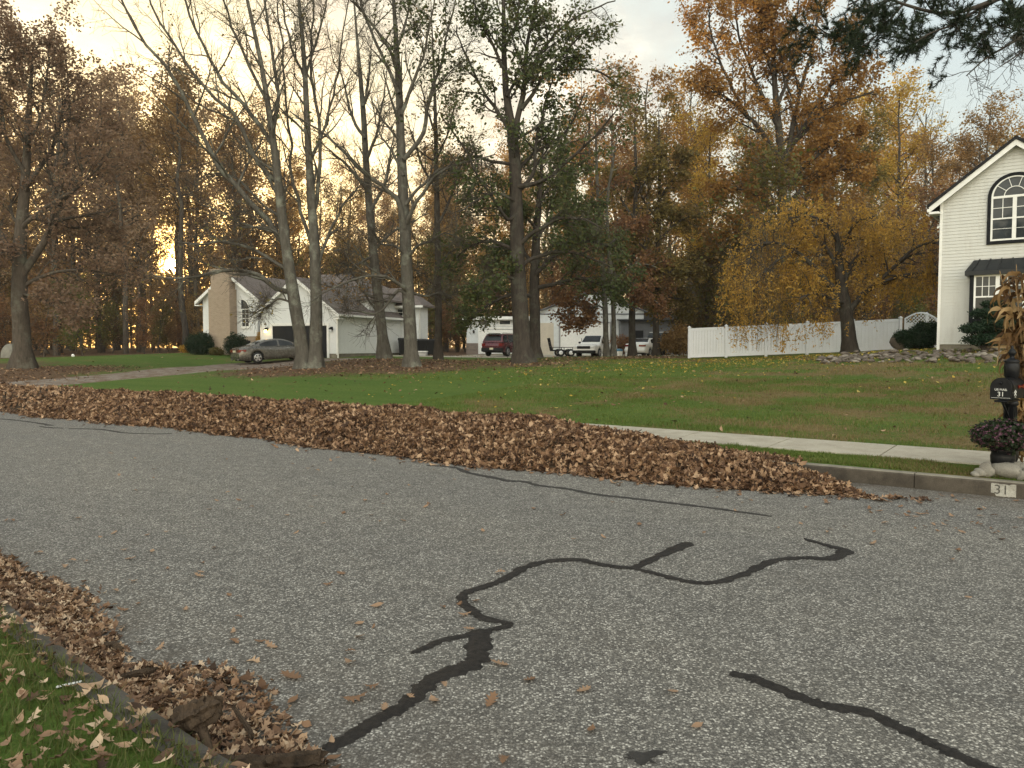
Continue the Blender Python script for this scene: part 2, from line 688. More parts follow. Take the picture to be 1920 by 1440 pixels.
def brickmat(name, cols, mortar, scale=1.0, w=.2, h=.068, rough=.9):
    """courses of brick or stone on an upright wall (object coordinates)"""
    m, nt, out = newmat(name)
    k = NT(nt)
    c = k.coord()
    sp = k.n('ShaderNodeSeparateXYZ')
    k.link(c, sp.inputs[0])
    cb = k.n('ShaderNodeCombineXYZ')
    k.link(k.math('ADD', sp.outputs[0], sp.outputs[1]), cb.inputs[0])
    k.link(sp.outputs[2], cb.inputs[1])
    br = k.n('ShaderNodeTexBrick')
    br.inputs['Scale'].default_value = 1 / scale
    br.inputs['Brick Width'].default_value = w
    br.inputs['Row Height'].default_value = h
    br.inputs['Mortar Size'].default_value = .008
    br.inputs['Color1'].default_value = (*cols[0], 1)
    br.inputs['Color2'].default_value = (*cols[1], 1)
    br.inputs['Mortar'].default_value = (*mortar, 1)
    k.link(cb.outputs[0], br.inputs['Vector'])
    col = k.mix(k.mrange(k.noise(4, 5, .7, c), .35, .7, 0, .5), br.outputs[0], cols[2])
    k.bsdf(out, col, rough, 0, .2, k.bump(br.outputs['Fac'], -.4, .01))
    return m


def shingle(name, a, b):
    m, nt, out = newmat(name)
    k = NT(nt)
    c = k.coord()
    sp = k.n('ShaderNodeSeparateXYZ')
    k.link(c, sp.inputs[0])
    cb = k.n('ShaderNodeCombineXYZ')
    k.link(k.math('ADD', sp.outputs[0], sp.outputs[1]), cb.inputs[0])
    k.link(sp.outputs[2], cb.inputs[1])
    br = k.n('ShaderNodeTexBrick')
    br.inputs['Scale'].default_value = 1
    br.inputs['Brick Width'].default_value = .33
    br.inputs['Row Height'].default_value = .09
    br.inputs['Mortar Size'].default_value = .006
    br.inputs['Color1'].default_value = (*a, 1)
    br.inputs['Color2'].default_value = (*b, 1)
    br.inputs['Mortar'].default_value = tuple(v * .45 for v in a) + (1,)
    k.link(cb.outputs[0], br.inputs['Vector'])
    col = k.mix(k.mrange(k.noise(1.2, 6, .7, c), .4, .7, 0, .4), br.outputs[0], tuple(v * .7 for v in a))
    k.bsdf(out, col, .92, 0, .2, k.bump(k.noise(60, 3, .6, c), .3, .01))
    return m


def glassmat(name, tint=(.02, .024, .027), rough=.04):
    m, nt, out = newmat(name)
    k = NT(nt)
    c = k.coord()
    col = k.ramp(k.noise(1.5, 4, .6, c), [(.3, tint), (.75, tuple(v * 2.4 + .004 for v in tint))])
    n_ = k.bump(k.noise(1.1, 2, .5, c), .05, .05)
    k.bsdf(out, col, rough, 0, .28, n_)
    return m


def emit(name, col, strength):
    m, nt, out = newmat(name)
    k = NT(nt)
    e = k.n('ShaderNodeEmission')
    e.inputs[0].default_value = (*col, 1)
    e.inputs[1].default_value = strength
    k.link(e.outputs[0], out.inputs[0])
    return m


def streaked(name, col, streak, amount=.4, rough=.55):
    """painted siding with faint run-off streaks below the eaves and joints"""
    m, nt, out = newmat(name)
    k = NT(nt)
    c = k.coord()
    f = k.noise(2.2, 6, .7, k.map(c, (1.6, 1.6, .22)))
    base = k.ramp(k.noise(3, 4, .6, c), [(.3, tuple(v * .93 for v in col)), (.7, col)])
    colr = k.mix(k.mrange(f, .5, .75, 0, amount), base, streak)
    k.bsdf(out, colr, rough, 0, .35, k.bump(k.noise(30, 3, .6, k.map(c, (.3, .3, 2))), .08, .01))
    return m


M = {}
M['asphalt'] = asphalt()
M['turf'] = lawnmat()
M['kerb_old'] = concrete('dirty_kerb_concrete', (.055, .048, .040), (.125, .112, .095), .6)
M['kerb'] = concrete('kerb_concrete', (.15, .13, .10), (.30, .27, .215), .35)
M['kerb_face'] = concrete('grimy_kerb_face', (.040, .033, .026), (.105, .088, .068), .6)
M['walk'] = concrete('sidewalk_concrete', (.33, .29, .225), (.46, .415, .33), .2)
M['drive'] = concrete('driveway_surface', (.24, .215, .185), (.36, .33, .29), .25)
M['soil'] = simple('soil', (.06, .042, .028), .95, 0, .4, 4, .1, 0, .4)
M['tar'] = simple('tar_sealant', (.020, .017, .015), .6, 0, .5, 28, .22, 0, .5)
M['tar_old'] = simple('weathered_tar', (.038, .035, .032), .75, 0, .3, 9, .2, 0, .3)
M['siding_white'] = streaked('cream_vinyl_siding', (.61, .605, .565), (.42, .39, .34), .45)
M['siding_grey'] = streaked('pale_grey_siding', (.74, .75, .74), (.52, .53, .52), .2)
M['white'] = simple('white_trim_paint', (.80, .79, .75), .45, 0, .07, 5)
M['vinyl'] = streaked('white_vinyl', (.72, .72, .74), (.60, .585, .56), .28, .4)
M['black'] = simple('black_paint', (.008, .009, .011), .6, 0, .3, 8, .15)
M['iron'] = simple('black_cast_metal', (.006, .0065, .008), .38, 0, .3, 12, .22, 0, .15)
M['door_black'] = simple('charcoal_door_paint', (.010, .011, .014), .55, 0, .2, 4, .2)
M['shingle_black'] = shingle('charcoal_shingles', (.020, .020, .022), (.032, .031, .032))
M['shingle_brown'] = shingle('brown_shingles', (.15, .125, .112), (.19, .16, .145))
M['metal_roof'] = simple('dark_standing_seam_metal', (.013, .015, .017), .45, 0, .2, 3, .35)
M['brick'] = brickmat('tan_brick', ((.34, .255, .18), (.26, .19, .13), (.42, .33, .25)), (.36, .32, .27))
M['stone_clad'] = brickmat('stone_cladding', ((.22, .17, .14), (.14, .11, .095), (.28, .23, .19)), (.2, .18, .16), 1, .35, .14)
M['glass'] = glassmat('window_glass')
M['car_glass'] = glassmat('car_glass', (.012, .014, .016), .03)
M['steel_siding'] = simple('white_steel_panel', (.64, .66, .66), .5, .1, .08, 2)
M['grey_siding'] = simple('slate_grey_panel', (.13, .135, .145), .6, 0, .15, 2)
M['tan_siding'] = simple('tan_panel', (.52, .46, .37), .6, 0, .1, 2)
M['lamp_warm'] = emit('lit_bulb', (1, .62, .22), 9)
M['rubber'] = simple('tyre_rubber', (.014, .014, .014), .85, 0, .3, 20)
M['rim'] = simple('alloy_wheel', (.60, .60, .60), .28, .8, .1, 20)
M['rim_white'] = simple('white_wheel', (.75, .75, .73), .5, 0, .1, 20)
M['plastic'] = simple('black_plastic', (.011, .011, .012), .6, 0, .2, 10, .25)
M['red_lens'] = simple('red_lens', (.16, .010, .009), .18, 0, .1, 10, .6, .3)
M['clear_lens'] = simple('clear_lens', (.62, .63, .62), .12, 0, .1, 10, .7, .3)
M['plate'] = simple('number_plate_paint', (.62, .58, .42), .5, 0, .1, 10)
M['silver_paint'] = simple('pewter_car_paint', (.115, .108, .094), .26, .3, .04, 3, .5, .5)
M['maroon_paint'] = simple('maroon_car_paint', (.085, .010, .016), .28, .3, .1, 3, .5, .5)
M['white_paint'] = simple('white_car_paint', (.74, .73, .69), .3, 0, .05, 3, .5, .4)
M['dark_paint'] = simple('dark_green_car_paint', (.02, .028, .028), .35, .2, .1, 3, .5, .3)
M['grey_metal'] = simple('galvanised_steel', (.35, .35, .36), .45, .8, .15, 8)
M['blue_plastic'] = simple('blue_plastic', (.06, .18, .27), .5, 0, .1, 8)
M['bark_grey'] = barkmat('grey_bark', (.045, .040, .033), (.125, .113, .093))
M['bark_dark'] = barkmat('dark_bark', (.022, .018, .015), (.070, .057, .046), 8, (.10, .105, .08))
M['bark_mid'] = barkmat('brown_bark', (.035, .028, .022), (.105, .085, .066), 9, (.15, .155, .12))
M['twig'] = barkmat('twig_bark', (.045, .036, .028), (.10, .083, .065), 20)
M['wood_cut'] = barkmat('weathered_log', (.018, .013, .009), (.085, .058, .038), 14, (.16, .11, .07))
M['L_brown'] = leafmat('russet_leaves', [(0.15, 0.09, 0.042), (0.25, 0.158, 0.07), (0.36, 0.235, 0.1), (0.46, 0.32, 0.145)], .55, .6, .012)
M['L_mauve'] = leafmat('dull_red_leaves', [(0.2, 0.135, 0.092), (0.29, 0.2, 0.135), (0.37, 0.265, 0.175), (0.44, 0.325, 0.215)], .55, .6, .012)
M['L_orange'] = leafmat('orange_leaves', [(0.24, 0.14, 0.04), (0.38, 0.23, 0.058), (0.52, 0.33, 0.08), (0.64, 0.45, 0.14)], .55, .55, .015)
M['L_olive'] = leafmat('olive_leaves', [(0.085, 0.07, 0.026), (0.15, 0.12, 0.04), (0.23, 0.17, 0.055), (0.34, 0.225, 0.075)], .45, .6, .02)
M['L_oak'] = leafmat('dark_oak_leaves', [(0.042, 0.062, 0.022), (0.068, 0.094, 0.032), (0.1, 0.118, 0.042), (0.18, 0.11, 0.05)], .4, .55)
M['L_gold'] = leafmat('golden_leaves', [(0.22, 0.145, 0.03), (0.39, 0.24, 0.048), (0.54, 0.33, 0.066), (0.66, 0.42, 0.1)], .5, .55)
M['tarp'] = simple('weathered_tarp', (.19, .18, .15), .8, 0, .25, 3)
M['L_pine'] = leafmat('pine_needles', [(.010, .020, .010), (.020, .035, .016), (.035, .05, .022)], .2, .6)
M['L_ever'] = leafmat('evergreen_sprays', [(.008, .020, .010), (.014, .034, .015), (.026, .052, .022)], .2, .6)
M['L_under'] = leafmat('undergrowth_leaves', [(0.08, 0.045, 0.026), (0.15, 0.09, 0.035), (0.11, 0.12, 0.035), (0.22, 0.17, 0.05)], .45, .6, .05)
M['L_red'] = leafmat('red_maple_leaves', [(0.12, 0.055, 0.035), (0.2, 0.1, 0.055), (0.29, 0.16, 0.075), (0.37, 0.22, 0.1)], .45, .6)
M['dead'] = leafmat('dry_oak_leaves', [(0.032, 0.017, 0.011), (0.118, 0.064, 0.036), (0.25, 0.145, 0.082), (0.47, 0.315, 0.195)], .15, .7, rw=1.0, nw=.35)
M['dead_tan'] = leafmat('dry_tan_leaves', [(0.05, 0.03, 0.019), (0.19, 0.11, 0.066), (0.36, 0.235, 0.145), (0.6, 0.455, 0.31)], .15, .7, rw=1.0, nw=.3)
M['yellow_leaf'] = leafmat('yellow_fallen_leaves', [(.30, .18, .03), (.46, .31, .05), (.56, .46, .16)], .2, .7)
M['blade'] = leafmat('grass_blades', [(0.055, 0.068, 0.017), (0.085, 0.108, 0.029), (0.13, 0.145, 0.044), (0.23, 0.19, 0.085)], .4, .6)
M['blade_lawn'] = leafmat('lawn_blades', [(0.058, 0.086, 0.014), (0.098, 0.146, 0.025), (0.14, 0.19, 0.042), (0.23, 0.215, 0.075)], .35, .6)
M['blade_dry'] = leafmat('dry_lawn_blades', [(.09, .075, .025), (.16, .125, .05), (.24, .18, .085), (.30, .24, .12)], .3, .7)
M['corn'] = leafmat('dry_corn_leaves', [(0.05, 0.025, 0.01), (0.15, 0.08, 0.03), (0.31, 0.195, 0.085), (0.56, 0.41, 0.22)], .3, .65, rw=1.0, nw=.3)
M['corn_stem'] = simple('dry_corn_stem', (.24, .15, .065), .7, 0, .35, 12)
M['burlap'] = simple('tan_ribbon', (.40, .27, .115), .85, 0, .2, 30, .2, 0, .3)
M['mum'] = leafmat('purple_petals', [(0.03, 0.012, 0.02), (0.07, 0.028, 0.045), (0.125, 0.055, 0.082), (0.25, 0.13, 0.17)], .25, .6, rw=1.0, nw=.5)
M['mum_leaf'] = leafmat('mum_leaves', [(.012, .022, .010), (.03, .045, .018)], .25, .6)
M['rock'] = concrete('river_stone', (.17, .155, .13), (.33, .31, .265), .4)
M['rock_pale'] = concrete('pale_bed_stone', (.16, .135, .11), (.30, .265, .22), .4)
M['rock_dark'] = concrete('bed_stone', (.075, .060, .048), (.17, .14, .115), .5)
M['letter'] = simple('pale_lettering', (.70, .69, .65), .6, 0, .1, 30)
M['stencil'] = simple('faded_stencil_paint', (.085, .078, .066), .8, 0, .75, 45)
M['paint_patch'] = concrete('worn_white_paint', (.13, .115, .09), (.52, .50, .44), .75)
# ------------------------------------------------------------------ world, sun, camera
SUN = nrm(ray(323, 497))
sun_el = math.asin(SUN[2])
sun_az = math.atan2(SUN[0], SUN[1])          # from +Y towards +X

w = bpy.data.worlds.new("World")
sc.world = w
w.use_nodes = True
wt = w.node_tree
for n_ in list(wt.nodes):
    wt.nodes.remove(n_)
k = NT(wt)
wo = k.n('ShaderNodeOutputWorld')
sky = k.n('ShaderNodeTexSky', sky_type='NISHITA')
sky.sun_disc = False
sky.sun_elevation = sun_el
sky.sun_rotation = sun_az
sky.air_density, sky.dust_density, sky.ozone_density = 1.0, 2.5, 1.0
bg1 = k.n('ShaderNodeBackground')
k.link(sky.outputs[0], bg1.inputs[0])
bg1.inputs[1].default_value = 0.05
dirv = k.n('ShaderNodeVectorMath', operation='NORMALIZE')
k.link(k.coord('Generated'), dirv.inputs[0])
dv = dirv.outputs[0]
sep = k.n('ShaderNodeSeparateXYZ')
k.link(dv, sep.inputs[0])
dot = k.n('ShaderNodeVectorMath', operation='DOT_PRODUCT')
k.link(dv, dot.inputs[0])
dot.inputs[1].default_value = tuple(SUN)
sd_ = k.math('MAXIMUM', dot.outputs['Value'], 0.0)
el = k.math('MAXIMUM', sep.outputs[2], 0.0)
# high thin cloud: cream near the sun, cool and pale to the side
base = k.ramp(el, [(0, (.98, .82, .52)), (.10, (1.0, .92, .70)), (.20, (.97, .95, .85)), (.34, (.90, .93, .90)), (.6, (.74, .80, .80)), (1, (.66, .72, .76))])
cool = k.ramp(sd_, [(.0, (1.0, .95, .87)), (.38, (1.0, .96, .90)), (.56, (.80, .88, .92)), (.76, (.88, .93, .90)), (.84, (.95, .95, .87)), (.93, (1, .965, .80)), (1, (1, .93, .62))])  # the end behind the camera is warmed to tint the light
colr = k.mix(1, base, cool, 'MULTIPLY')
# clouds lie on a sheet overhead, so they shrink towards the horizon
dz = k.math('ADD', el, .12)
cl = k.n('ShaderNodeCombineXYZ')
k.link(k.math('DIVIDE', sep.outputs[0], dz), cl.inputs[0])
k.link(k.math('DIVIDE', sep.outputs[1], dz), cl.inputs[1])
cn = k.noise(2.4, 7, .62, k.map(cl.outputs[0], (1.0, .55, 1), (0, 0, .5)), dist=.5)
cmask = k.math('MULTIPLY', k.mrange(cn, .42, .58), k.mrange(sd_, .62, .88, .0, 1.0), True)
ccol = k.ramp(k.noise(3.6, 6, .6, cl.outputs[0]), [(.36, (.62, .55, .50)), (.48, (.88, .79, .66)), (.60, (1.45, 1.34, 1.08))])
colr = k.mix(k.math('MULTIPLY', cmask, .9), colr, ccol)
halo = k.math('POWER', sd_, 26.0)
colr = k.mix(halo, colr, k.mix(1, colr, (1.05, .95, .62), 'MULTIPLY'))
rear_gain = k.math('ADD', k.math('MULTIPLY', k.math('MAXIMUM', k.math('MULTIPLY', sep.outputs[1], -1.0), 0.0),  4.2), 1.0)  # sky behind the camera brightened to light the walls that face it
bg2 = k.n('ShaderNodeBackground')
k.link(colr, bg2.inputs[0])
k.link(k.math('MULTIPLY', rear_gain, .43), bg2.inputs[1])
# the sun's own glow through thin cloud
g1 = k.math('MULTIPLY', k.math('POWER', sd_, 900.0), 3.6)
g2 = k.math('MULTIPLY', k.math('GREATER_THAN', dot.outputs['Value'], math.cos(R(.45))), 30.0)
bg3 = k.n('ShaderNodeBackground')
bg3.inputs[0].default_value = (1, .50, .10, 1)
k.link(g1, bg3.inputs[1])
bg4 = k.n('ShaderNodeBackground')
bg4.inputs[0].default_value = (1, .74, .32, 1)
k.link(g2, bg4.inputs[1])
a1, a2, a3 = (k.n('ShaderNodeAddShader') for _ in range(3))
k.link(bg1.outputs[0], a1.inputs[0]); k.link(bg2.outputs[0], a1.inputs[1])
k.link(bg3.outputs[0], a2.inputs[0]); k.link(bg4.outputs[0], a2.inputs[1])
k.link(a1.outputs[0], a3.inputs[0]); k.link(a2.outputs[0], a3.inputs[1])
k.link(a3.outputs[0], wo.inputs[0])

sl = bpy.data.lights.new('sun', 'SUN')
sl.energy = 2.2
sl.angle = R(.53)
sl.color = (1, .72, .42)
so = bpy.data.objects.new('sun', sl)
COL.objects.link(so)
so.rotation_euler = Vector(tuple(SUN)).to_track_quat('Z', 'Y').to_euler()
so.location = (0, 0, 40)

cd = bpy.data.cameras.new('camera')
cd.sensor_width = 36
cd.lens = 36 * F / 1920
cd.clip_end = 3000
cd.clip_start = .05
cam = bpy.data.objects.new('camera', cd)
COL.objects.link(cam)
cam.location = (0, 0, CAMZ)
cam.rotation_euler = (PI / 2 - PITCH, 0, 0)
sc.camera = cam

sc.view_settings.view_transform = 'Standard'
sc.view_settings.look = 'None'
sc.view_settings.exposure = 0.86
sc.view_settings.gamma = 1.0
sc.render.resolution_x, sc.render.resolution_y = 1024, 768
cy = sc.cycles
cy.use_denoising = True
cy.max_bounces = 6
cy.diffuse_bounces = 3
cy.transmission_bounces = 4
cy.sample_clamp_indirect = 4.0
cy.caustics_reflective = cy.caustics_refractive = False

# ------------------------------------------------------------------ ground
mb = MB()
E = 1500
mb.add([[-E, -E, -.3], [E, -E, -.3], [E, E, -.3], [-E, E, -.3]], [[0, 1, 2, 3]])
mb.obj('ground', M['soil'], kind='structure')


def geo(a, b, n, p=1.6):
    return a + (b - a) * np.linspace(0, 1, n) ** p


# leaf litter, dry grass and fallen yellow leaves as they lie on the lawn (a map over the ground)
LITTER = [(580, 692, 4.5, 1.0), (660, 686, 4.0, .95), (772, 690, 4.5, 1.0), (722, 676, 4.5, .9), (830, 680, 4, .9), (900, 680, 4, .85), (980, 682, 3.5, .8),
          (1060, 675, 3.5, .75), (1140, 672, 4, .75), (1230, 670, 4, .75), (45, 693, 6, .9), (-60, 690, 6, .9), (130, 690, 4, .6), (540, 700, 3, .7), (620, 702, 2.6, .6),
          (20, 706, 4, .85), (-40, 715, 5, .9), (90, 712, 3, .6), (1593, 668, 4, .5)]
_lp = [(hit(a, b), r, s_) for a, b, r, s_ in LITTER]


_pr = np.random.default_rng(3)
_pw = [(_pr.uniform(.15, 2.6), _pr.random() * 6.28, _pr.normal() * .45) for _ in range(16)]


def patches(x, y):
    s, d = to_sd(x, y)
    o = np.zeros_like(x)
    for f, p, a in _pw:
        o = o + np.sin(f * (d * (1.5) + s * a * .6) + p) / (1 + .5 * f)
    o2 = np.zeros_like(x)
    for f, p, a in _pw:
        o2 = o2 + np.sin(f * 1.4 * (s + a * d * 2) + p * 2) * np.sin(f * 1.2 * (d - a * s) + p) / (1 + .4 * f)
    return np.clip(o / 4.2 + o2 / 2.2, -1, 1)


def cover(x, y):
    s, d = to_sd(x, y)
    lit = np.zeros_like(x)
    for p, r, a in _lp:
        lit = np.maximum(lit, a * np.exp(-(((x - p[0]) ** 2 + (y - p[1]) ** 2) / r ** 2)))
    # forest floor behind the lots
    lit = np.maximum(lit, sstep(54, 60, y) * (1 - sstep(-3, 0, x) * (1 - sstep(16, 19, x)) * (1 - sstep(66, 72, y))))
    lit = np.maximum(lit, .62 * (1 - sstep(.6, 2.6, d)) * sstep(3, 12, s))
    dry = .25 + .25 * sstep(-5, 5, x + (24 - y) * .3) * (1 - .5 * sstep(25, 31, y)) - .22 * sstep(18, 24, y) * (1 - sstep(26, 29, y)) * sstep(-8, -3, x) * (1 - sstep(3, 8, x)) + .23 * patches(x, y)
    yel = np.exp(-((x - 10.5) ** 2 / 30 + (y - 30) ** 2 / 9))
    dry = dry - .32 * (1 - sstep(1.0, 1.3, d)) * sstep(-2, 1.5, s)
    return lit * .8, np.clip(dry, 0, 1), yel


def ground_sheet(name, s, d, mat, off=None):
    S_, D_ = np.meshgrid(s, d, indexing='ij')
    if off:
        D_ = D_ + off(S_)
    X, Y = sd(S_, D_)
    Z = gz(X, Y)
    lit, dry, yel = cover(X, Y)
    mb = MB().grid(np.stack([X, Y, Z], -1))
    o = mb.obj(name, mat, kind='structure')
    a = o.data.attributes.new('cover', 'FLOAT_COLOR', 'POINT')
    c = np.stack([lit, dry, yel, np.ones_like(lit)], -1).astype(np.float32)
    a.data.foreach_set('color', c.ravel())
    return o


sA = np.concatenate([-geo(0, 320, 40, 2)[::-1][:-1] - 12, np.arange(-12, 46, .45), geo(46, 420, 40, 2)])
dA = np.concatenate([[.15, .4, .8, 1.05], np.arange(1.1, 60, .45), geo(60, 420, 40, 2)])
ground_sheet('lawn', sA, dA, M['turf'])
sB = np.concatenate([-geo(0, 200, 14, 2)[::-1][:-1] - 10, np.arange(-10, 20, .35), geo(20, 300, 16, 2)])
dB = -np.concatenate([[8.75, 9.0, 9.3, 9.8, 10.4, 11, 12, 14, 18, 26, 40, 80, 200]])
ground_sheet('grass_verge', sB, dB[::-1], M['turf'], near_off)


def strip(name, s0, s1, pr, mat, step, gap=0.012, kind='structure', face=None, off=None):
    """profile pr [(d,z)] run along the street in lengths with open joints"""
    mb = MB()
    s = s0
    while s < s1 - .01:
        a, b = s + gap / 2, min(s + step, s1) - gap / 2
        n = len(pr)
        V = []
        for q in (a, b):
            for d, z in pr:
                x, y = sd(q, d + (float(off(q)) if off else 0))
                V.append([x, y, z])
        mb.add(V, [[i, (i + 1) % n, n + (i + 1) % n, n + i] for i in range(n)] + [list(range(n))[::-1], list(range(n, 2 * n))])
        if face:
            mb.M[-1][:2] = 1
        s += step
    return mb.obj(name, [mat, face] if face else mat, kind=kind)


# the road sheet, slightly crowned
s = np.concatenate([-geo(0, 250, 20, 2)[::-1][:-1] - 20, np.linspace(-20, 60, 60), geo(60, 400, 30, 2)[1:]])
d = np.linspace(-8.6, 0, 12)
S_, D_ = np.meshgrid(s, d, indexing='ij')
X, Y = sd(S_, D_)
mb = MB().grid(np.stack([X, Y, np.zeros_like(X)], -1))
mb.obj('road', M['asphalt'], kind='structure')
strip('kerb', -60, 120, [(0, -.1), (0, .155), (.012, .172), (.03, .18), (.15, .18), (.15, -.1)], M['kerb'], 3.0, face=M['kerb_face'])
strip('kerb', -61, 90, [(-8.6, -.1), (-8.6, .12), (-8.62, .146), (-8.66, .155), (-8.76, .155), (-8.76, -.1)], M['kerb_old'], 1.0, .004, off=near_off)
strip('sidewalk', -45, 15.8, [(1.05, .1), (1.05, .225), (2.22, .252), (2.22, .1)], M['walk'], 1.52, .022)
strip('sidewalk', 21.5, 90, [(1.05, .1), (1.05, .225), (2.22, .252), (2.22, .1)], M['walk'], 1.52, .022)


def drape(name, edge_a, edge_b, n, m_, mat, lift=.02):
    a = resample([(*p, 0, 1) for p in edge_a], n)[0]
    b = resample([(*p, 0, 1) for p in edge_b], n)[0]
    t = np.linspace(0, 1, m_)[None, :, None]
    G = a[:, None] * (1 - t) + b[:, None] * t
    rag = rng.normal(size=(n, m_)) * .03
    G[..., 2] = gz(G[..., 0], G[..., 1]) + lift
    G[:, 0, 2] -= .05
    G[:, -1, 2] -= .05
    return MB().grid(G).obj(name, mat, kind='structure')


def dmat():
    m, nt, out = newmat('littered_driveway')
    k = NT(nt)
    p = k.pos()
    g = k.ramp(k.noise(18, 5, .7, p), [(.3, (.20, .18, .155)), (.7, (.36, .33, .29))])
    l = k.ramp(k.noise(22, 4, .75, p), [(.25, (.04, .025, .018)), (.5, (.13, .08, .05)), (.8, (.30, .20, .13))])
    f = k.mrange(k.noise(1.9, 7, .75, p), .40, .56, .15, .95)
    k.bsdf(out, k.mix(f, g, l), .9, 0, .2, k.bump(k.noise(30, 4, .7, p), .6, .02))
    return m


M['dmat'] = dmat()
g0 = at(560, 674, 48.6)
drape('driveway', [(-14.6, 48.8), (-15.4, 44.5), (-15.0, 36), (-14.3, 30), (-13.0, 25.5), (-11.6, 23.4)], [(-9.9, 50.2), (-12.2, 46), (-11.7, 42), (-11.8, 36), (-11.2, 30), (-9.0, 21.4)][:1] + [(-12.0, 45.4), (-12.0, 38), (-11.3, 30), (-9.9, 24.5), (-8.6, 20.6)], 40, 8, M['dmat']) if False else None
e1 = [hit(430, 679)[:2], hit(330, 688)[:2], hit(230, 697)[:2], hit(120, 707)[:2], hit(0, 716)[:2], hit(-160, 724)[:2]]
e2 = [hit(560, 688)[:2], hit(420, 696)[:2], hit(333, 704)[:2], hit(230, 713)[:2], hit(140, 722)[:2], hit(20, 733)[:2]]
e1 = [(-13.2, 49.6)] + [tuple(p) for p in e1]
e2 = [(-8.9, 48.2)] + [tuple(p) for p in e2]
drape('driveway', e1, e2, 48, 9, M['dmat'])
drape('gravel_yard', [(-9, 53.2), (-4, 52.2), (2, 51.2), (7, 50.6), (12, 51), (17, 53)], [(-9.5, 55.0), (-5, 58), (-3, 66.5), (6, 67.5), (13, 67), (18, 66)], 30, 14, M['walk'], .02)


# ------------------------------------------------------------------ tar seals on the road
def seal(pts, widths, mat, label, z=.004, closed=False):
    """a poured tar line: pts are road points, widths in metres"""
    P = np.array([(*on_z(px, py)[:2], 0, 1) for px, py in pts])
    K = max(12, len(pts) * 8)
    W = np.interp(np.linspace(0, 1, K), np.linspace(0, 1, len(widths)), widths)
    C = resample(P, K)[0][:, :2]
    T = np.gradient(C, axis=0)
    T /= np.linalg.norm(T, axis=1, keepdims=True) + 1e-9
    N2 = np.stack([-T[:, 1], T[:, 0]], 1)
    e1_, e2_ = rng.normal(size=K) * .006, rng.normal(size=K) * .006
    W = W * (1 + .12 * np.sin(np.arange(K) * .9) + .08 * rng.normal(size=K))
    taper = np.minimum(1, np.minimum(np.arange(K) + 1.0, K - np.arange(K)) / 2.5)
    A = C + N2 * (W * .5 * taper + e1_)[:, None]
    B = C - N2 * (W * .5 * taper + e2_)[:, None]
    zc = .006
    G = np.zeros((K, 5, 3))
    for j, t in enumerate((0, .18, .5, .82, 1)):
        G[:, j, :2] = A * (1 - t) + B * t
        G[:, j, 2] = z + zc * (1 - (2 * t - 1) ** 2) - (.003 if j in (0, 4) else 0)
    o = MB().grid(G).obj('tar_seal', mat, kind='structure')
    o['label'] = label
    return o


def q5(pts):
    return [(600 + x / 1.4545, 960 + y / 1.4545) for x, y in pts]


def q8(pts):
    return [(800 + x / 2.087, 680 + y / 2.087) for x, y in pts]


def q4(pts):
    return [(x / 2.2326, 640 + y / 2.2326) for x, y in pts]


seal(q5([(10, 650), (60, 627), (110, 596), (170, 560), (240, 520), (285, 478), (330, 447), (390, 425), (425, 408), (432, 370), (438, 322)]),
     [.075, .08, .085, .09, .095, .105, .12, .14, .13, .15, .13], M['tar'], 'wide black tar line running from the bottom kerb up the road')
seal(q5([(470, 322), (516, 309), (450, 291), (412, 268), (386, 243), (402, 220), (460, 201), (520, 176), (560, 152), (620, 136), (700, 131), (742, 139), (790, 148), (850, 153), (885, 140), (930, 119), (970, 101), (1010, 86)]),
     [.05, .07, .065, .07, .075, .075, .075, .08, .085, .085, .09, .085, .07, .065, .07, .09, .13, .12], M['tar'], 'looping black tar line in the middle of the road', .0075)
seal(q5([(248, 387), (290, 371), (330, 352), (400, 337), (470, 322)]), [.03, .06, .06, .055, .05], M['tar'], 'short tar spur left of the tar loop', .0055)
seal(q5([(852, 154), (900, 165), (960, 181), (1030, 194), (1090, 191), (1150, 173), (1200, 149), (1250, 131), (1330, 126), (1392, 128), (1432, 107), (1392, 95), (1320, 74)]),
     [.06, .06, .065, .07, .075, .08, .085, .085, .085, .10, .12, .07, .04], M['tar'], 'tar line curving right to a hooked end', .0065)
seal(q5([(1118, 441), (1180, 454), (1250, 482), (1330, 513), (1400, 533), (1480, 543), (1560, 577), (1620, 607), (1700, 646), (1780, 682), (1850, 712), (1930, 750)]),
     [.065, .085, .085, .085, .085, .085, .08, .08, .075, .075, .075, .075], M['tar'], 'straight black tar line at the lower right of the road')
seal(q8([(0, 402), (110, 411), (160, 430), (290, 456), (312, 463), (380, 466), (440, 481), (560, 496), (660, 516), (800, 531), (920, 546), (1050, 561), (1200, 581), (1350, 603)]),
     [.05, .07, .09, .12, .10, .10, .09, .08, .10, .09, .08, .08, .07, .05], M['tar_old'], 'long thin tar line along the foot of the leaf pile')
seal(q4([(0, 325), (60, 330), (150, 341), (205, 351), (225, 352)]), [.12, .10, .10, .12, .08], M['tar_old'], 'worn tar line at the far left of the road')
seal(q4([(170, 357), (215, 362), (265, 364)]), [.08, .12, .06], M['tar_old'], 'short worn tar line at the far left of the road')
seal(q4([(290, 366), (420, 369), (520, 383), (650, 388), (720, 386)]), [.05, .10, .08, .07, .04], M['tar_old'], 'faint tar line beside the left end of the leaf pile')
P = np.array([on_z(1205, 1420)[:2]])
a = np.linspace(0, 2 * PI, 26)[:-1]
rr = .045 + .016 * np.sin(a * 3) + rng.normal(size=25) * .012
mb = MB()
mb.add(np.concatenate([[[P[0, 0], P[0, 1], .005]], np.stack([P[0, 0] + rr * 1.5 * np.cos(a), P[0, 1] + rr * np.sin(a), np.full(25, .003)], 1)]),
       [[0, 1 + i, 1 + (i + 1) % 25] for i in range(25)])
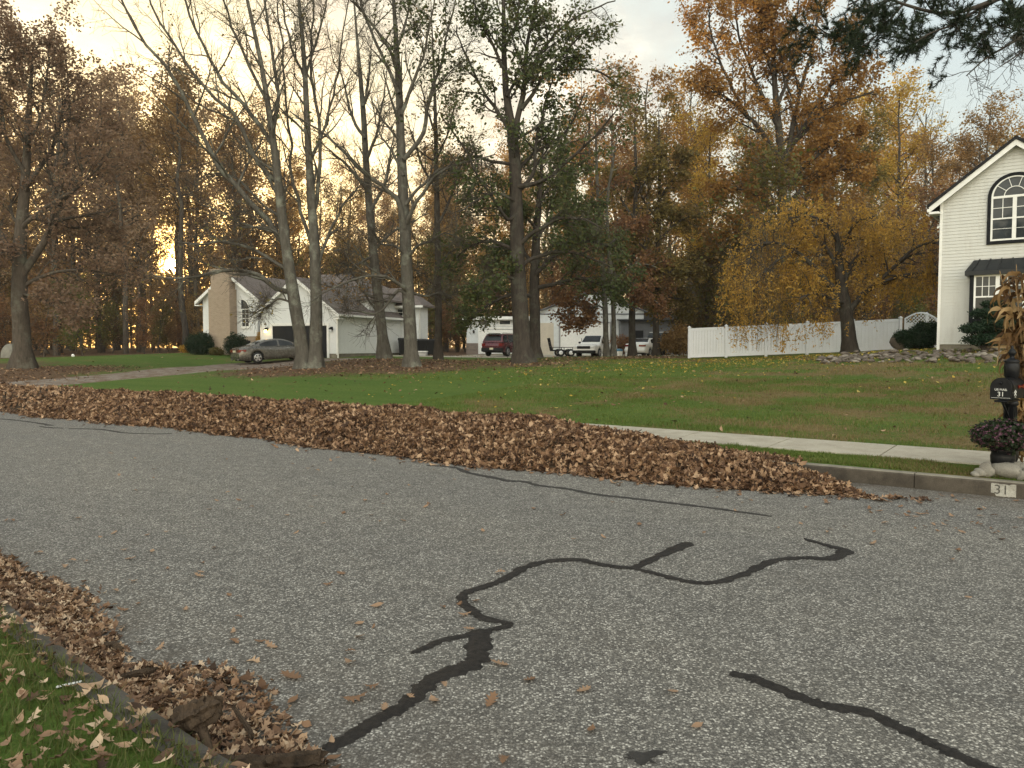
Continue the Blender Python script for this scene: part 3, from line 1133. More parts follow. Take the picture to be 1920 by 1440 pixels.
o = mb.obj('tar_seal', M['tar_old'], kind='structure')
o['label'] = 'small round tar spot at the bottom of the road'




# ------------------------------------------------------------------ thin evening haze, added to lift the dark of the woods
m, nt, out = newmat('evening_haze')
pv = nt.nodes.new('ShaderNodeVolumePrincipled')
pv.inputs['Color'].default_value = (1.0, .95, .87, 1)
pv.inputs['Density'].default_value = .00045
pv.inputs['Anisotropy'].default_value = .5
nt.links.new(pv.outputs[0], out.inputs['Volume'])
o = MB().box((-170, -60, -1.5), (170, 190, 33)).obj('haze', m)
o['kind'] = 'stuff'
o.display_type = 'WIRE'
# ------------------------------------------------------------------ oak leaves
def leaf_template(kind, curl, bend, twist=0.0, fine=True):
    """a lobed leaf, stem at the origin, tip along +x, length 1"""
    if kind == 'oak':
        st = [(0, .012), (.10, .012), (.16, .10), (.24, .28), (.30, .10), (.40, .40), (.50, .12), (.60, .42), (.70, .13), (.80, .26), (.88, .09), (1, .01)]
        if not fine:
            st = [(0, .015), (.18, .20), (.30, .09), (.45, .40), (.56, .12), (.72, .34), (.84, .12), (1, .01)]
    else:
        st = [(0, .012), (.12, .06), (.28, .24), (.48, .30), (.68, .22), (.86, .09), (1, .01)]
    V = []
    wk = .72 if kind == 'oak' else .85
    for x, w_ in st:
        w_ = w_ * wk
        for sgn in (-1, 0, 1):
            xx = x + (.09 * (w_ > .14) if sgn else 0)
            y = sgn * w_ * 1.0
            z = curl * (y * y) * 2.2 + bend * (xx - .4) ** 2 + twist * y * (xx - .4)
            V.append((xx, y, z))
    n = len(st)
    q = []
    for i in range(n - 1):
        b = i * 3
        q += [[b, b + 3, b + 4, b + 1], [b + 1, b + 4, b + 5, b + 2]]
    return np.array(V), np.array(q)


def rotmats(yaw, tilt, roll):
    cy_, sy = np.cos(yaw), np.sin(yaw)
    ct, st = np.cos(tilt), np.sin(tilt)
    cr, sr = np.cos(roll), np.sin(roll)
    Z = np.zeros_like(yaw)
    O = np.ones_like(yaw)
    A = np.stack([np.stack([cy_, -sy, Z], -1), np.stack([sy, cy_, Z], -1), np.stack([Z, Z, O], -1)], -2)
    B = np.stack([np.stack([ct, Z, st], -1), np.stack([Z, O, Z], -1), np.stack([-st, Z, ct], -1)], -2)
    C = np.stack([np.stack([O, Z, Z], -1), np.stack([Z, cr, -sr], -1), np.stack([Z, sr, cr], -1)], -2)
    return A @ B @ C


TPL = [leaf_template('oak', .5, .5, .3, False), leaf_template('oak', -.6, .35, -.5, False), leaf_template('oak', 1.1, -.4, .6, False),
       leaf_template('plain', .9, .5, .4), leaf_template('plain', -.5, .6, -.4), leaf_template('oak', .9, .9, 0, False)]


def scatter(mb, C, N, size, tilt, mat=0, tpl=None, lo=.6, hi=1.35):
    """leaves lying at points C over a surface of normals N, each tipped a little at random"""
    n = len(C)
    yaw = rng.random(n) * 2 * PI
    ti = rng.normal(size=n) * tilt
    ro = rng.normal(size=n) * tilt
    Rm = rotmats(yaw, ti, ro)
    # carry +z on to the surface normal
    N = nrm(np.broadcast_to(N, (n, 3)))
    ax = np.stack([-N[:, 1], N[:, 0], np.zeros(n)], -1)
    c = N[:, 2][:, None, None]
    K = np.zeros((n, 3, 3))
    K[:, 0, 2], K[:, 2, 0] = ax[:, 1], -ax[:, 1]
    K[:, 1, 2], K[:, 2, 1] = -ax[:, 0], ax[:, 0]
    RN = np.eye(3)[None] + K + K @ K / (1 + c)
    Rm = RN @ Rm
    s = size * rng.uniform(lo, hi, n)
    tpl = tpl or TPL
    which = rng.integers(0, len(tpl), n)
    for t, (V, q) in enumerate(tpl):
        m = which == t
        kk = int(m.sum())
        if not kk:
            continue
        v = V - np.array([.45, 0, 0])
        W = np.einsum('nij,vj->nvi', Rm[m], v) * s[m][:, None, None] + C[m][:, None]
        F_ = (q[None] + (np.arange(kk) * len(V))[:, None, None]).reshape(-1, q.shape[1])
        mb.add(W.reshape(-1, 3), F_, mat, True)


# ------------------------------------------------------------------ the long raked pile of leaves along the far kerb
_ph = rng.random(12) * 6.28


def pile_z(s, d):
    lump = (.025 * np.sin(s * 1.05 + _ph[0]) + .035 * np.sin(s * 2.3 + _ph[1]) + .05 * np.sin(s * 4.1 + d * 2 + _ph[2]) + .04 * np.sin(d * 5 + s * 1.7 + _ph[3])
            + .03 * np.sin(s * 7.3 - d * 6 + _ph[4]) + .02 * np.sin(s * 13 + d * 9 + _ph[5]))
    front = 1.72 + .16 * np.sin(s * .55 + _ph[6]) + .09 * np.sin(s * 1.9 + _ph[7]) + .03 * np.clip(s - 8, 0, 20)
    front = front * np.clip(.45 + .55 * np.sqrt(np.clip((s - .0) / 3.2, 0, 1)), 0, 1)
    back = .95 + .12 * np.sin(s * .8 + _ph[8])
    back = back * np.clip((s - .2) / 4.5, .06, 1)
    H = .53 * np.sqrt(np.clip((s - .02 - 1.3 * np.clip((d + 1.15) / 1.2, 0, 1.4)) / 4.6, 0, 1)) * np.clip(1 - (s - 14) / 60, .6, 1)
    c = -.42
    t = np.where(d < c, (c - d) / (front + c), (d - c) / (back - c))
    prof = np.clip(1 - np.clip(t, 0, 1) ** 1.9, 0, 1)
    h = H * prof * (1 + lump * 1.25)
    base = np.where(d < 0, 0.0, .18 + .03 * np.clip(d, 0, 1.1) / 1.1)
    return h + np.minimum(base, np.maximum(h, 0) * 0 + base), h


ps, pd = np.arange(0.05, 62, .14), np.linspace(-2.9, 1.25, 40)
S_, D_ = np.meshgrid(ps, pd, indexing='ij')
Z, Hh = pile_z(S_, D_)
base = np.where(D_ < 0, 0.0, .2)
Zb = np.maximum(base * 0 + np.where(D_ < 0, Hh, np.maximum(Hh, 0) + .0), 0)
Ztop = np.where(Hh > .015, np.maximum(Hh * 1.0, 0) + np.where(D_ >= 0, .06, 0), -.06)
X, Y = sd(S_, D_)
mbp = MB().grid(np.stack([X, Y, np.where(Hh > .015, np.maximum(Ztop - .03, base - .05), -.08)], -1), 1)


def pile_point(s, d):
    z, h = pile_z(s, d)
    b = np.where(d < 0, 0.0, .2)
    return np.maximum(h + np.where(d >= 0, .06, 0), b), h


def pile_leaves(n, s0, s1, size, tilt):
    s = s0 + (s1 - s0) * rng.random(n)
    d = rng.uniform(-2.7, 1.2, n)
    z, h = pile_point(s, d)
    # a ragged fringe of leaves that slid off the heap
    keep = h > rng.exponential(.012, n) * 1.0 - .0
    keep &= h > .004
    s, d, z, h = s[keep], d[keep], z[keep], h[keep]
    e = .06
    zs = (pile_point(s + e, d)[0] - pile_point(s - e, d)[0]) / (2 * e)
    zd = (pile_point(s, d + e)[0] - pile_point(s, d - e)[0]) / (2 * e)
    zs, zd = np.clip(zs, -1.2, 1.2), np.clip(zd, -1.2, 1.2)
    nx = -(zs * DS[0] + zd * DN[0])
    ny = -(zs * DS[1] + zd * DN[1])
    x, y = sd(s, d)
    lift = np.abs(rng.normal(size=len(s))) * .022 - .014
    scatter(mbp, np.stack([x, y, z + lift], -1), np.stack([nx, ny, np.ones_like(nx)], -1), size, tilt)


pile_leaves(46000, 0.05, 8, .096, .75)
pile_leaves(44000, 7.5, 20, .108, .75)
pile_leaves(20000, 19, 60, .15, .7)
# fringe
n = 2600
s = rng.uniform(-.3, 40, n)
z_, h_ = pile_point(s, np.full(n, -.4))
fr = 1.72 + .16 * np.sin(s * .55 + _ph[6]) + .09 * np.sin(s * 1.9 + _ph[7]) + .03 * np.clip(s - 8, 0, 20)
fr *= np.clip(.45 + .55 * np.sqrt(np.clip(s / 3.2, 0, 1)), 0, 1)
d = -fr - rng.exponential(.085, n) + .06
x, y = sd(s, d)
scatter(mbp, np.stack([x, y, np.full(n, .012)], -1), np.array([0, 0, 1.0]), .11, .22)
o = mbp.obj('leaf_pile', [M['dead'], M['soil']])
tag(o, 'long raked heap of brown oak leaves along the far kerb', 'leaf pile', kind='stuff')

# ------------------------------------------------------------------ drift of leaves in the near gutter (bottom left)
GUT = [  # edge of the drift on the road side, in photo pixels
    (2, 1045), (60, 1085), (165, 1110), (190, 1165), (215, 1210), (240, 1250), (330, 1248), (430, 1262), (480, 1300), (520, 1350), (585, 1400), (600, 1445), (640, 1520)]
gp = np.array([on_z(*p)[:2] for p in GUT])
gs, gd = to_sd(gp[:, 0], gp[:, 1])
o_ = np.argsort(gs)
gs, gd = gs[o_], gd[o_]


def gutter_w(s):
    return np.interp(s, gs, gd)


mbg = MB()
for n, s0, s1, sz in ((9000, gs.min() - 1.2, gs.max(), .064), (3500, gs.max(), gs.max() + 14, .095)):
    s = rng.uniform(s0, s1, n)
    nd = -8.6 + near_off(s)
    wd = np.clip(gutter_w(s) - nd, .08, 1.5) * np.where(s > gs.max(), rng.uniform(.5, 1.3, n), 1)
    t = rng.random(n) ** 1.9
    d = nd + .01 + wd * t * (1 + .12 * rng.normal(size=n))
    d = np.maximum(d, nd + .015)
    x, y = sd(s, d)
    h = .022 * (1 - np.clip((d - nd) / wd, 0, 1)) ** .8 * np.clip(wd / .5, .3, 1.3)
    z = .008 + h * rng.random(n)
    scatter(mbg, np.stack([x, y, z], -1), np.array([0, 0, 1.0]), sz, .42)
for q_ in range(len(mbg.M)):
    mbg.M[q_] = np.full(len(mbg.M[q_]), int(q_ % 3 == 0))
o = mbg.obj('gutter_leaves', [M['dead_tan'], M['dead']])
tag(o, 'drift of dry tan oak leaves lying in the near gutter', 'leaf litter', kind='stuff')

# leaves caught in the near grass and on the near kerb
mbg = MB()
n = 1600
s = rng.uniform(-3.5, 7, n)
d = -8.64 + near_off(s) - rng.exponential(.55, n)
x, y = sd(s, d)
scatter(mbg, np.stack([x, y, gz(x, y) + rng.uniform(.012, .05, n)], -1), np.array([0, 0, 1.0]), .068, .3)
o = mbg.obj('verge_leaves', M['dead_tan'])
tag(o, 'dry tan leaves caught in the grass of the near verge', 'leaf litter', kind='stuff')

# litter under the trees, yellow leaves on the lawn, a few brown ones everywhere
mbl = MB()
n = 60000
x, y = rng.uniform(-26, 12, n), rng.uniform(19, 60, n)
lit, dry, yel = cover(x, y)
s_, d_ = to_sd(x, y)
kp = (rng.random(n) < np.clip(lit * 1.0 - .22, .006, .75)) & (d_ > 1.2)
x, y = x[kp], y[kp]
scatter(mbl, np.stack([x, y, gz(x, y) + .02], -1), np.array([0, 0, 1.0]), .13, .3)
n = 700
s, d = rng.uniform(-14, 22, n), rng.uniform(2.3, 22, n)
x, y = sd(s, d)
scatter(mbl, np.stack([x, y, gz(x, y) + .025], -1), np.array([0, 0, 1.0]), .11, .3)
o = mbl.obj('fallen_leaves', M['dead'])
tag(o, 'brown fallen leaves strewn under the trees and over the lawn', 'leaf litter', kind='stuff')
mbl = MB()
n = 1500
x, y = 10.5 + rng.normal(size=n) * 4.6, 29.5 + rng.normal(size=n) * 2.3
x2, y2 = rng.uniform(-4, 17, 260), rng.uniform(17, 30, 260)
x, y = np.concatenate([x, x2]), np.concatenate([y, y2])
s_, d_ = to_sd(x, y)
kp = (d_ > 3) & (y < 39.5)
x, y = x[kp], y[kp]
scatter(mbl, np.stack([x, y, gz(x, y) + .03], -1), np.array([0, 0, 1.0]), .10, .3, 0, TPL[3:5])
o = mbl.obj('fallen_leaves', M['yellow_leaf'])
tag(o, 'small yellow leaves fallen on the lawn below the weeping tree', 'leaf litter', kind='stuff')

# ------------------------------------------------------------------ single leaves on the asphalt
FT = [leaf_template('oak', .35, .35, .2), leaf_template('oak', -.45, .5, -.3), leaf_template('oak', .7, -.2, .4), leaf_template('plain', .5, .5, .2), leaf_template('oak', .2, .7, -.4)]
meshes = []
for i, (V, q) in enumerate(FT):
    for mt in ('dead', 'dead_tan'):
        V2 = V - np.array([.45, 0, 0])
        V2[:, 2] -= V2[:, 2].min()
        meshes.append(MB().add(V2, q, 0, True).mesh('fallen_leaf', M[mt]))
GL = 'single oak leaves lying on the road'


def road_leaf(x, y, size, label, group, mi=None, yaw=None):
    o = bpy.data.objects.new('fallen_leaf', meshes[mi if mi is not None else int(rng.integers(len(meshes)))])
    COL.objects.link(o)
    o.location = (x, y, .009)
    o.scale = (size,) * 3
    o.rotation_euler = (rng.normal() * .12, rng.normal() * .12, yaw if yaw is not None else rng.random() * 6.28)
    return tag(o, label, 'leaf', group)


SPECIAL = [((465 / 1.4545 + 600), 960 + 522 / 1.4545, .115, 'orange-brown oak leaf standing out alone below the tar loop', 0, 1.2),
           (662, 1315, .13, 'broad orange oak leaf on the asphalt left of the lower tar line', 2, .2),
           (1305, 1365, .07, 'little plain yellow-brown leaf at the bottom of the bare road', 7, .4),
           (705, 1138, .10, 'pale tan leaf alone on the road left of the tar loop', 7, .1),
           (550, 1272, .16, 'long reddish oak leaf with a pointed tip just off the gutter drift', 0, 2.6),
           (868, 1155, .10, 'tan lobed leaf in the crook of the looping tar line', 3, .3),
           (940, 1248, .12, 'tan oak leaf on the road right of the wide tar line', 1, 2.8),
           (936, 1076, .10, 'leaf lying against the left bend of the tar loop', 5, .2),
           (990, 1278, .10, 'small orange lobed leaf between the two black tar lines', 0, .8)]
for px, py, sz, lb, mi, yw in SPECIAL:
    p = on_z(px, py)
    road_leaf(p[0], p[1], sz, lb, None, mi, yw)
SPOT = [(150, 968), (235, 1035), (245, 1047), (140, 1052), (165, 1055), (283, 1033), (70, 1040), (210, 1003), (320, 1068), (122, 1058), (400, 1028), (345, 1146), (237, 1145), (225, 1180),
        (440, 1186), (450, 1160), (488, 1203), (510, 1215), (265, 1205), (295, 1218), (655, 1220), (652, 1245), (668, 1170), (672, 1195), (843, 1285), (810, 1318), (1090, 1295), (1105, 1370),
        (1265, 1298), (1820, 1125), (1630, 1023), (1700, 960), (1880, 1010), (1800, 1035), (1900, 990), (1780, 1050), (800, 950), (560, 868), (705, 862), (1150, 945), (1390, 945), (1720, 965), (1835, 955),
        (950, 1430), (620, 1425), (545, 1320), (515, 1300), (700, 1290), (430, 1120), (380, 1085), (560, 1000), (640, 960), (1080, 1010), (1500, 985)]
for px, py in SPOT:
    p = on_z(px + rng.normal() * 3, py + rng.normal() * 2)
    road_leaf(p[0], p[1], rng.uniform(.06, .10), 'dry brown oak leaf lying by itself on the grey road', GL)
n = 0
while n < 120:
    if n < 42:
        px, py = rng.uniform(0, 900), 850 + 500 * rng.random() ** 1.6
    elif n < 75:
        px, py = rng.uniform(0, 1900), rng.uniform(850, 1010)
    else:
        px, py = rng.uniform(1500, 1915), rng.uniform(930, 1000)
    p = on_z(px, py)
    s, d = to_sd(p[0], p[1])
    _, h = pile_point(np.array([s]), np.array([d]))
    if -8.5 + near_off(s) < d < -.05 and h[0] < .01:
        road_leaf(p[0], p[1], rng.uniform(.05, .095), 'dry brown oak leaf lying by itself on the grey road', GL)
        n += 1
# white scrap on the near kerb and the pale leaf beside it
p = on_z(128, 1286, .155)
mb = MB()
mb.add(np.array([[-.05, -.012, .004], [.05, -.018, .012], [.055, .012, .008], [-.045, .014, .003]]), [[0, 1, 2, 3]])
mb.add(np.array([[-.05, -.012, .002], [.05, -.018, .010], [.055, .012, .006], [-.045, .014, .001]]), [[3, 2, 1, 0]])
o = mb.obj('paper_scrap', M['white'])
o.location = (p[0], p[1], .157)
o.rotation_euler = (0, 0, .5)
tag(o, 'small white scrap of paper on the near kerb', 'litter')


# ------------------------------------------------------------------ grass blades
def blades(mb, P, h, wdt, lean, segs=3, mat=0):
    n = len(P)
    yaw = rng.random(n) * 2 * PI
    dx = np.stack([np.cos(yaw), np.sin(yaw), np.zeros(n)], -1)
    sx = np.stack([-np.sin(yaw), np.cos(yaw), np.zeros(n)], -1)
    H = (np.asarray(h) * rng.uniform(.5, 1.3, n))[:, None]
    ln = (lean * rng.uniform(.1, 1.6, n))[:, None]
    W = (wdt * rng.uniform(.7, 1.3, n))[:, None]
    if segs == 1:
        V = np.stack([P - sx * W / 2, P + sx * W / 2, P + dx * H * ln + np.array([0, 0, 1]) * H], 1)
        mb.add(V.reshape(-1, 3), np.arange(n * 3).reshape(n, 3), mat)
        return
    rows = []
    for q in range(segs + 1):
        t = q / segs
        c = P + dx * H * ln * t * t + np.array([0, 0, 1]) * H * t * (1 - .25 * ln * t)
        ww = W * (1 - t) ** .6 / 2 + .0004
        rows += [c - sx * ww, c + sx * ww]
    V = np.stack(rows, 1)
    b = (np.arange(n) * V.shape[1])[:, None]
    q = np.concatenate([np.stack([b[:, 0] + 2 * i, b[:, 0] + 2 * i + 1, b[:, 0] + 2 * i + 3, b[:, 0] + 2 * i + 2], -1) for i in range(segs)])
    mb.add(V.reshape(-1, 3), q, mat)


mb = MB()
n = 42000
s = rng.uniform(-3.2, 7.0, n)
d = -8.70 + near_off(s) - rng.random(n) ** 1.3 * 2.6
x, y = sd(s, d)
pat = np.sin(x * 3.1) * np.cos(y * 2.7) + .6 * np.sin(x * 8 + 1) * np.sin(y * 7) + rng.normal(size=n) * .5
kp = (pat > -.75) & (np.hypot(x, y) > .5)
x, y = x[kp], y[kp]
blades(mb, np.stack([x, y, gz(x, y) - .004], -1), .075, .0045, .7, 3)
o = mb.obj('verge_grass', M['blade'])
tag(o, 'rough green grass on the near verge', 'grass', kind='stuff')
mb, mbd = MB(), MB()
for n, s0, s1, d0, d1, hh, ww in ((70000, -7, 3.6, .2, 1.0, .036, .008), (160000, -8, 12, 2.26, 12, .045, .012), (120000, -12, 26, 9, 27, .05, .02)):
    s, d = rng.uniform(s0, s1, n), rng.uniform(d0, d1, n)
    x, y = sd(s, d)
    lit, dry, yel = cover(x, y)
    kp = (rng.random(n) > lit * 1.3) & (x < 19.5) & (y < 39)
    x, y, dry = x[kp], y[kp], dry[kp]
    isd = rng.random(len(x)) < sstep(.30, .75, dry + rng.normal(size=len(x)) * .08)
    for m_, b_ in ((~isd, mb), (isd, mbd)):
        tuft = 1 + .45 * patches(x[m_] * 1.7 + 3, y[m_] * 1.7) + .5 * (np.sin(x[m_] * 9) * np.sin(y[m_] * 8.3 + x[m_] * 3) > .75)
        blades(b_, np.stack([x[m_], y[m_], gz(x[m_], y[m_]) - .004], -1), hh * tuft, ww, .6, 1)
o = mbd.obj('dry_grass', M['blade_dry'])
tag(o, 'dry straw-coloured patches in the front lawn', 'grass', kind='stuff')
o = mb.obj('lawn_grass', M['blade_lawn'])
tag(o, 'short mown grass over the front lawns', 'grass', kind='stuff')


# ------------------------------------------------------------------ branches lying in the near gutter
def log(name, pts, rad, label, mat='wood_cut', stubs=()):
    t = thing(name, label, 'branch' if 'branch' in name else 'log', pts[0])
    P = np.array(pts) - np.array(pts[0])
    KL, SL = 34, 22
    C, r = resample([(*p, q) for p, q in zip(P, rad)], KL)
    r = r * (1 + .07 * np.sin(np.arange(KL) * .8) + .03 * rng.normal(size=KL))
    C = C + np.cumsum(rng.normal(size=C.shape) * .0012, 0)
    V, q = tubes(C[None], r[None], SL)
    vv = V.reshape(KL, SL, 3)
    aa = np.arange(SL)
    ridge = .10 * np.sin(aa * 2.2)[None] + .09 * rng.normal(size=(1, SL)) + .05 * rng.normal(size=(KL, SL)) + .06 * np.sin(aa * 1.1 + np.arange(KL)[:, None] * .35)
    vv = C[:, None] + (vv - C[:, None]) * (1 + ridge[..., None])
    ax_ = nrm(C[-1] - C[0])
    for e_ in (0, -1):                      # splintered ends
        vv[e_] += ax_ * (rng.normal(size=(SL, 1)) * r[e_] * .45)
    mb = MB().add(vv.reshape(-1, 3), q, 0, False)
    for e_, sg_ in ((0, -1), (KL - 1, 1)):
        mb.add(np.concatenate([vv[e_], [C[e_] - ax_ * sg_ * r[e_] * .3]]), [[i, (i + 1) % SL, SL] for i in range(SL)])
    mb.obj('stem', M[mat], t)
    for st, sr in stubs:
        S2 = np.array(st) - np.array(pts[0])
        c, r2 = resample([(*p, q) for p, q in zip(S2, sr)], 6)
        MB().tube(c, r2, 7).obj('side_branch', M[mat], t)
    return t


def g3(px, py, z):
    return on_z(px, py, z)


log('broken_branch', [g3(318, 1375, .06), g3(350, 1350, .13), g3(384, 1332, .19), g3(404, 1322, .21)], [.04, .055, .05, .042], 'thick broken branch stub rising from the gutter leaves',
    stubs=[([g3(372, 1345, .15), g3(385, 1385, .09), g3(400, 1428, .03)], [.026, .02, .013])])
log('log', [g3(402, 1432, .05), g3(470, 1436, .055), g3(540, 1434, .055), g3(606, 1428, .055)], [.034, .038, .04, .04], 'short dark log lying across the gutter at the bottom edge',
    stubs=[([g3(500, 1434, .06), g3(505, 1424, .10)], [.022, .016])])
log('broken_branch', [g3(228, 1268, .03), g3(262, 1262, .045), g3(292, 1258, .04)], [.014, .017, .010], 'short grey stick on the leaves further up the gutter')
log('broken_branch', [g3(437, 1325, .09), g3(452, 1350, .06), g3(470, 1390, .02)], [.009, .010, .012], 'thin dark stick leaning beside the thick branch stub')
log('broken_branch', [g3(199, 1208, .03), g3(218, 1212, .04), g3(229, 1222, .02)], [.012, .016, .011], 'small curved stick in the gutter leaves near the kerb bend')
# ------------------------------------------------------------------ building helpers (all in the building's own coordinates)
def siding(mb, p0, p1, zb, zt, ext=None, lap=.115, out=.016, mat=0):
    """lapped boards on the wall from p0 to p1 (outside on the right hand of p0->p1)"""
    p0, p1 = np.array(p0, float), np.array(p1, float)
    L = np.linalg.norm(p1 - p0)
    t = (p1 - p0) / L
    n = np.array([t[1], -t[0]])
    ext = ext or (lambda z: (0, L))
    V, Q = [], []
    z = zb
    while z < zt - 1e-4:
        z2 = min(z + lap, zt)
        a0, a1 = ext(z)
        b0, b1 = ext(z2)
        if a1 - a0 < .02:
            break
        b0, b1 = min(b0, (b0 + b1) / 2), max(b1, (b0 + b1) / 2)
        i = len(V)

        def P(u, o, zz):
            q = p0 + t * u + n * o
            return [q[0], q[1], zz]
        V += [P(a0, out, z), P(a1, out, z), P(b1, .001, z2), P(b0, .001, z2), P(a0, 0, z), P(a1, 0, z)]
        Q += [[i, i + 1, i + 2, i + 3], [i + 4, i + 5, i + 1, i]]
        z = z2
    mb.add(np.array(V), np.array(Q), mat)


def frame_rect(mb, x0, x1, z0, z1, wd, y0, y1, mat=0):
    """picture-frame of four butted bars in the x-z plane between depths y0<y1"""
    mb.box((x0, y0, z0), (x0 + wd, y1, z1), mat)
    mb.box((x1 - wd, y0, z0), (x1, y1, z1), mat)
    mb.box((x0 + wd, y0, z0), (x1 - wd, y1, z0 + wd), mat)
    mb.box((x0 + wd, y0, z1 - wd), (x1 - wd, y1, z1), mat)


def sash_window(parent, x0, x1, z0, z1, y, cols=2, rows=2, fm=None, name='window', lower_grid=False):
    """double-hung window standing proud of a wall whose outer face is at y (outside is -y)"""
    fm = fm or M['white']
    mb = MB()
    frame_rect(mb, x0, x1, z0, z1, .06, y - .05, y)
    zm = (z0 + z1) / 2
    mb.box((x0 + .06, y - .045, zm - .025), (x1 - .06, y - .005, zm + .025))
    for c in range(1, cols):
        xc = x0 + .06 + (x1 - x0 - .12) * c / cols
        mb.box((xc - .011, y - .034, zm + .025), (xc + .011, y - .012, z1 - .06))
        if lower_grid:
            mb.box((xc - .011, y - .034, z0 + .06), (xc + .011, y - .012, zm - .025))
    for r_ in range(1, rows):
        zc = zm + .025 + (z1 - .06 - zm - .025) * r_ / rows
        mb.box((x0 + .06, y - .033, zc - .011), (x1 - .06, y - .013, zc + .011))
        if lower_grid:
            zc = z0 + .06 + (zm - .025 - z0 - .06) * r_ / rows
            mb.box((x0 + .06, y - .033, zc - .011), (x1 - .06, y - .013, zc + .011))
    w = mb.obj(name, fm, parent)
    g = MB()
    g.box((x0 + .05, y - .02, z0 + .05), (x1 - .05, y - .01, z1 - .05))
    g.obj('pane', M['glass'], w)
    return w


def arc(cx, cz, r, a0, a1, n):
    a = np.linspace(R(a0), R(a1), n)
    return np.stack([cx + r * np.cos(a), cz + r * np.sin(a)], 1)


def arch_band(mb, cx, cz, r0, r1, y0, y1, n=24, mat=0, a0=0, a1=180):
    A, B = arc(cx, cz, r0, a0, a1, n), arc(cx, cz, r1, a0, a1, n)
    V = np.zeros((n, 4, 3))
    for j, (q, yy) in enumerate(((A, y0), (B, y0), (B, y1), (A, y1))):
        V[:, j, 0], V[:, j, 2], V[:, j, 1] = q[:, 0], q[:, 1], yy
    i, j = np.meshgrid(np.arange(n - 1), np.arange(4), indexing='ij')
    Q = np.stack([i * 4 + j, i * 4 + (j + 1) % 4, (i + 1) * 4 + (j + 1) % 4, (i + 1) * 4 + j], -1).reshape(-1, 4)
    mb.add(V.reshape(-1, 3), Q, mat)


def slab(mb, A, B, C, D, th, mat=0):
    """roof slab: A,B along the eave, C,D along the ridge (A-B-C-D round); th measured straight down"""
    T = np.array([A, B, C, D], float)
    V = np.concatenate([T, T - np.array([0, 0, th])])
    mb.add(V, [[0, 1, 2, 3], [7, 6, 5, 4], [0, 4, 5, 1], [1, 5, 6, 2], [2, 6, 7, 3], [3, 7, 4, 0]], mat)


# ------------------------------------------------------------------ cream house on the right
hc = at(1757, 656, 28)
hz = gz(hc[0], hc[1])
H1 = thing('house', 'cream two-storey house with black-framed arched window at the right edge', 'house', (hc[0], hc[1], hz), -math.atan2(.6, .8))
GW = 4.48
zs, ze, za = .22, 5.25, 7.0
gx = GW / 2
sl_ = (za - ze) / gx
mb = MB()
siding(mb, (0, 0), (GW, 0), zs, za - .02, lambda z: (max(0, (z - ze) / sl_), min(GW, GW - (z - ze) / sl_)))
siding(mb, (0, 9), (0, 0), zs, ze)
siding(mb, (GW, 0), (GW, 1.4), zs, ze)
siding(mb, (GW, 1.4), (13.5, 1.4), zs, ze)
siding(mb, (13.5, 1.4), (13.5, 9.5), zs, ze)
siding(mb, (13.5, 9.5), (0, 9.5), zs, ze)
mb.box((.02, .02, zs - .02), (GW - .02, 8.9, ze))
mb.box((GW - .5, 1.42, zs - .02), (13.4, 9.4, ze))
mb.prism([(.02, ze), (GW - .02, ze), (gx, za - .02)], 1, .02, 5.0)
mb.prism([(1.42, ze), (9.4, ze), (5.4, ze + 2.3)], 0, 5.2, 13.4)
mb.obj('wall', M['siding_white'], H1)
mb = MB()
mb.box((-.015, -.03, -.02), (.075, .06, ze + .05))
mb.box((GW - .075, -.03, -.02), (GW + .015, .06, ze + .05))
mb.obj('corner_board', M['white'], H1)
mb = MB()
mb.box((.03, .03, -.6), (GW - .03, 8.8, zs - .005))
mb.box((GW - .2, 1.45, -.6), (13.4, 9.4, zs - .005))
mb.obj('foundation', M['kerb'], H1)
mb = MB()
ov, th = .34, .16
zl = ze - ov * sl_
for sgn in (-1, 1):
    e = gx + sgn * (gx + ov)
    slab(mb, (e + sgn * .05, -.33, zl + .235), (e + sgn * .05, 7.5, zl + .235), (gx, 7.5, za + .27), (gx, -.33, za + .27), .115)
slab(mb, (GW + .3, 1.0, ze + .05), (14, 1.0, ze + .05), (14, 5.4, ze + 2.45), (GW + .3, 5.4, ze + 2.45), .09)
slab(mb, (14, 9.8, ze + .05), (GW + .3, 9.8, ze + .05), (GW + .3, 5.4, ze + 2.45), (14, 5.4, ze + 2.45), .09)
rf = mb.obj('roof', M['shingle_black'], H1)
mb = MB()
for sgn in (-1, 1):
    e = gx + sgn * (gx + ov)
    slab(mb, (e, -.28, zl + .148), (e, -.235, zl + .148), (gx, -.235, za + .148), (gx, -.28, za + .148), .2)
    slab(mb, (e - sgn * .02, -.233, zl + .10), (e - sgn * .02, .0, zl + .10), (gx, .0, za + .10), (gx, -.233, za + .10), .02)
mb.box((-ov, -.27, zl - .10), (.0, .35, zl - .052))
mb.box((-ov, -.265, zl - .05), (-.02, .30, zl - .02))
mb.box((-ov - .06, -.28, zl - .02), (-ov, 7.4, zl + .09))
mb.obj('rake_board', M['white'], rf)
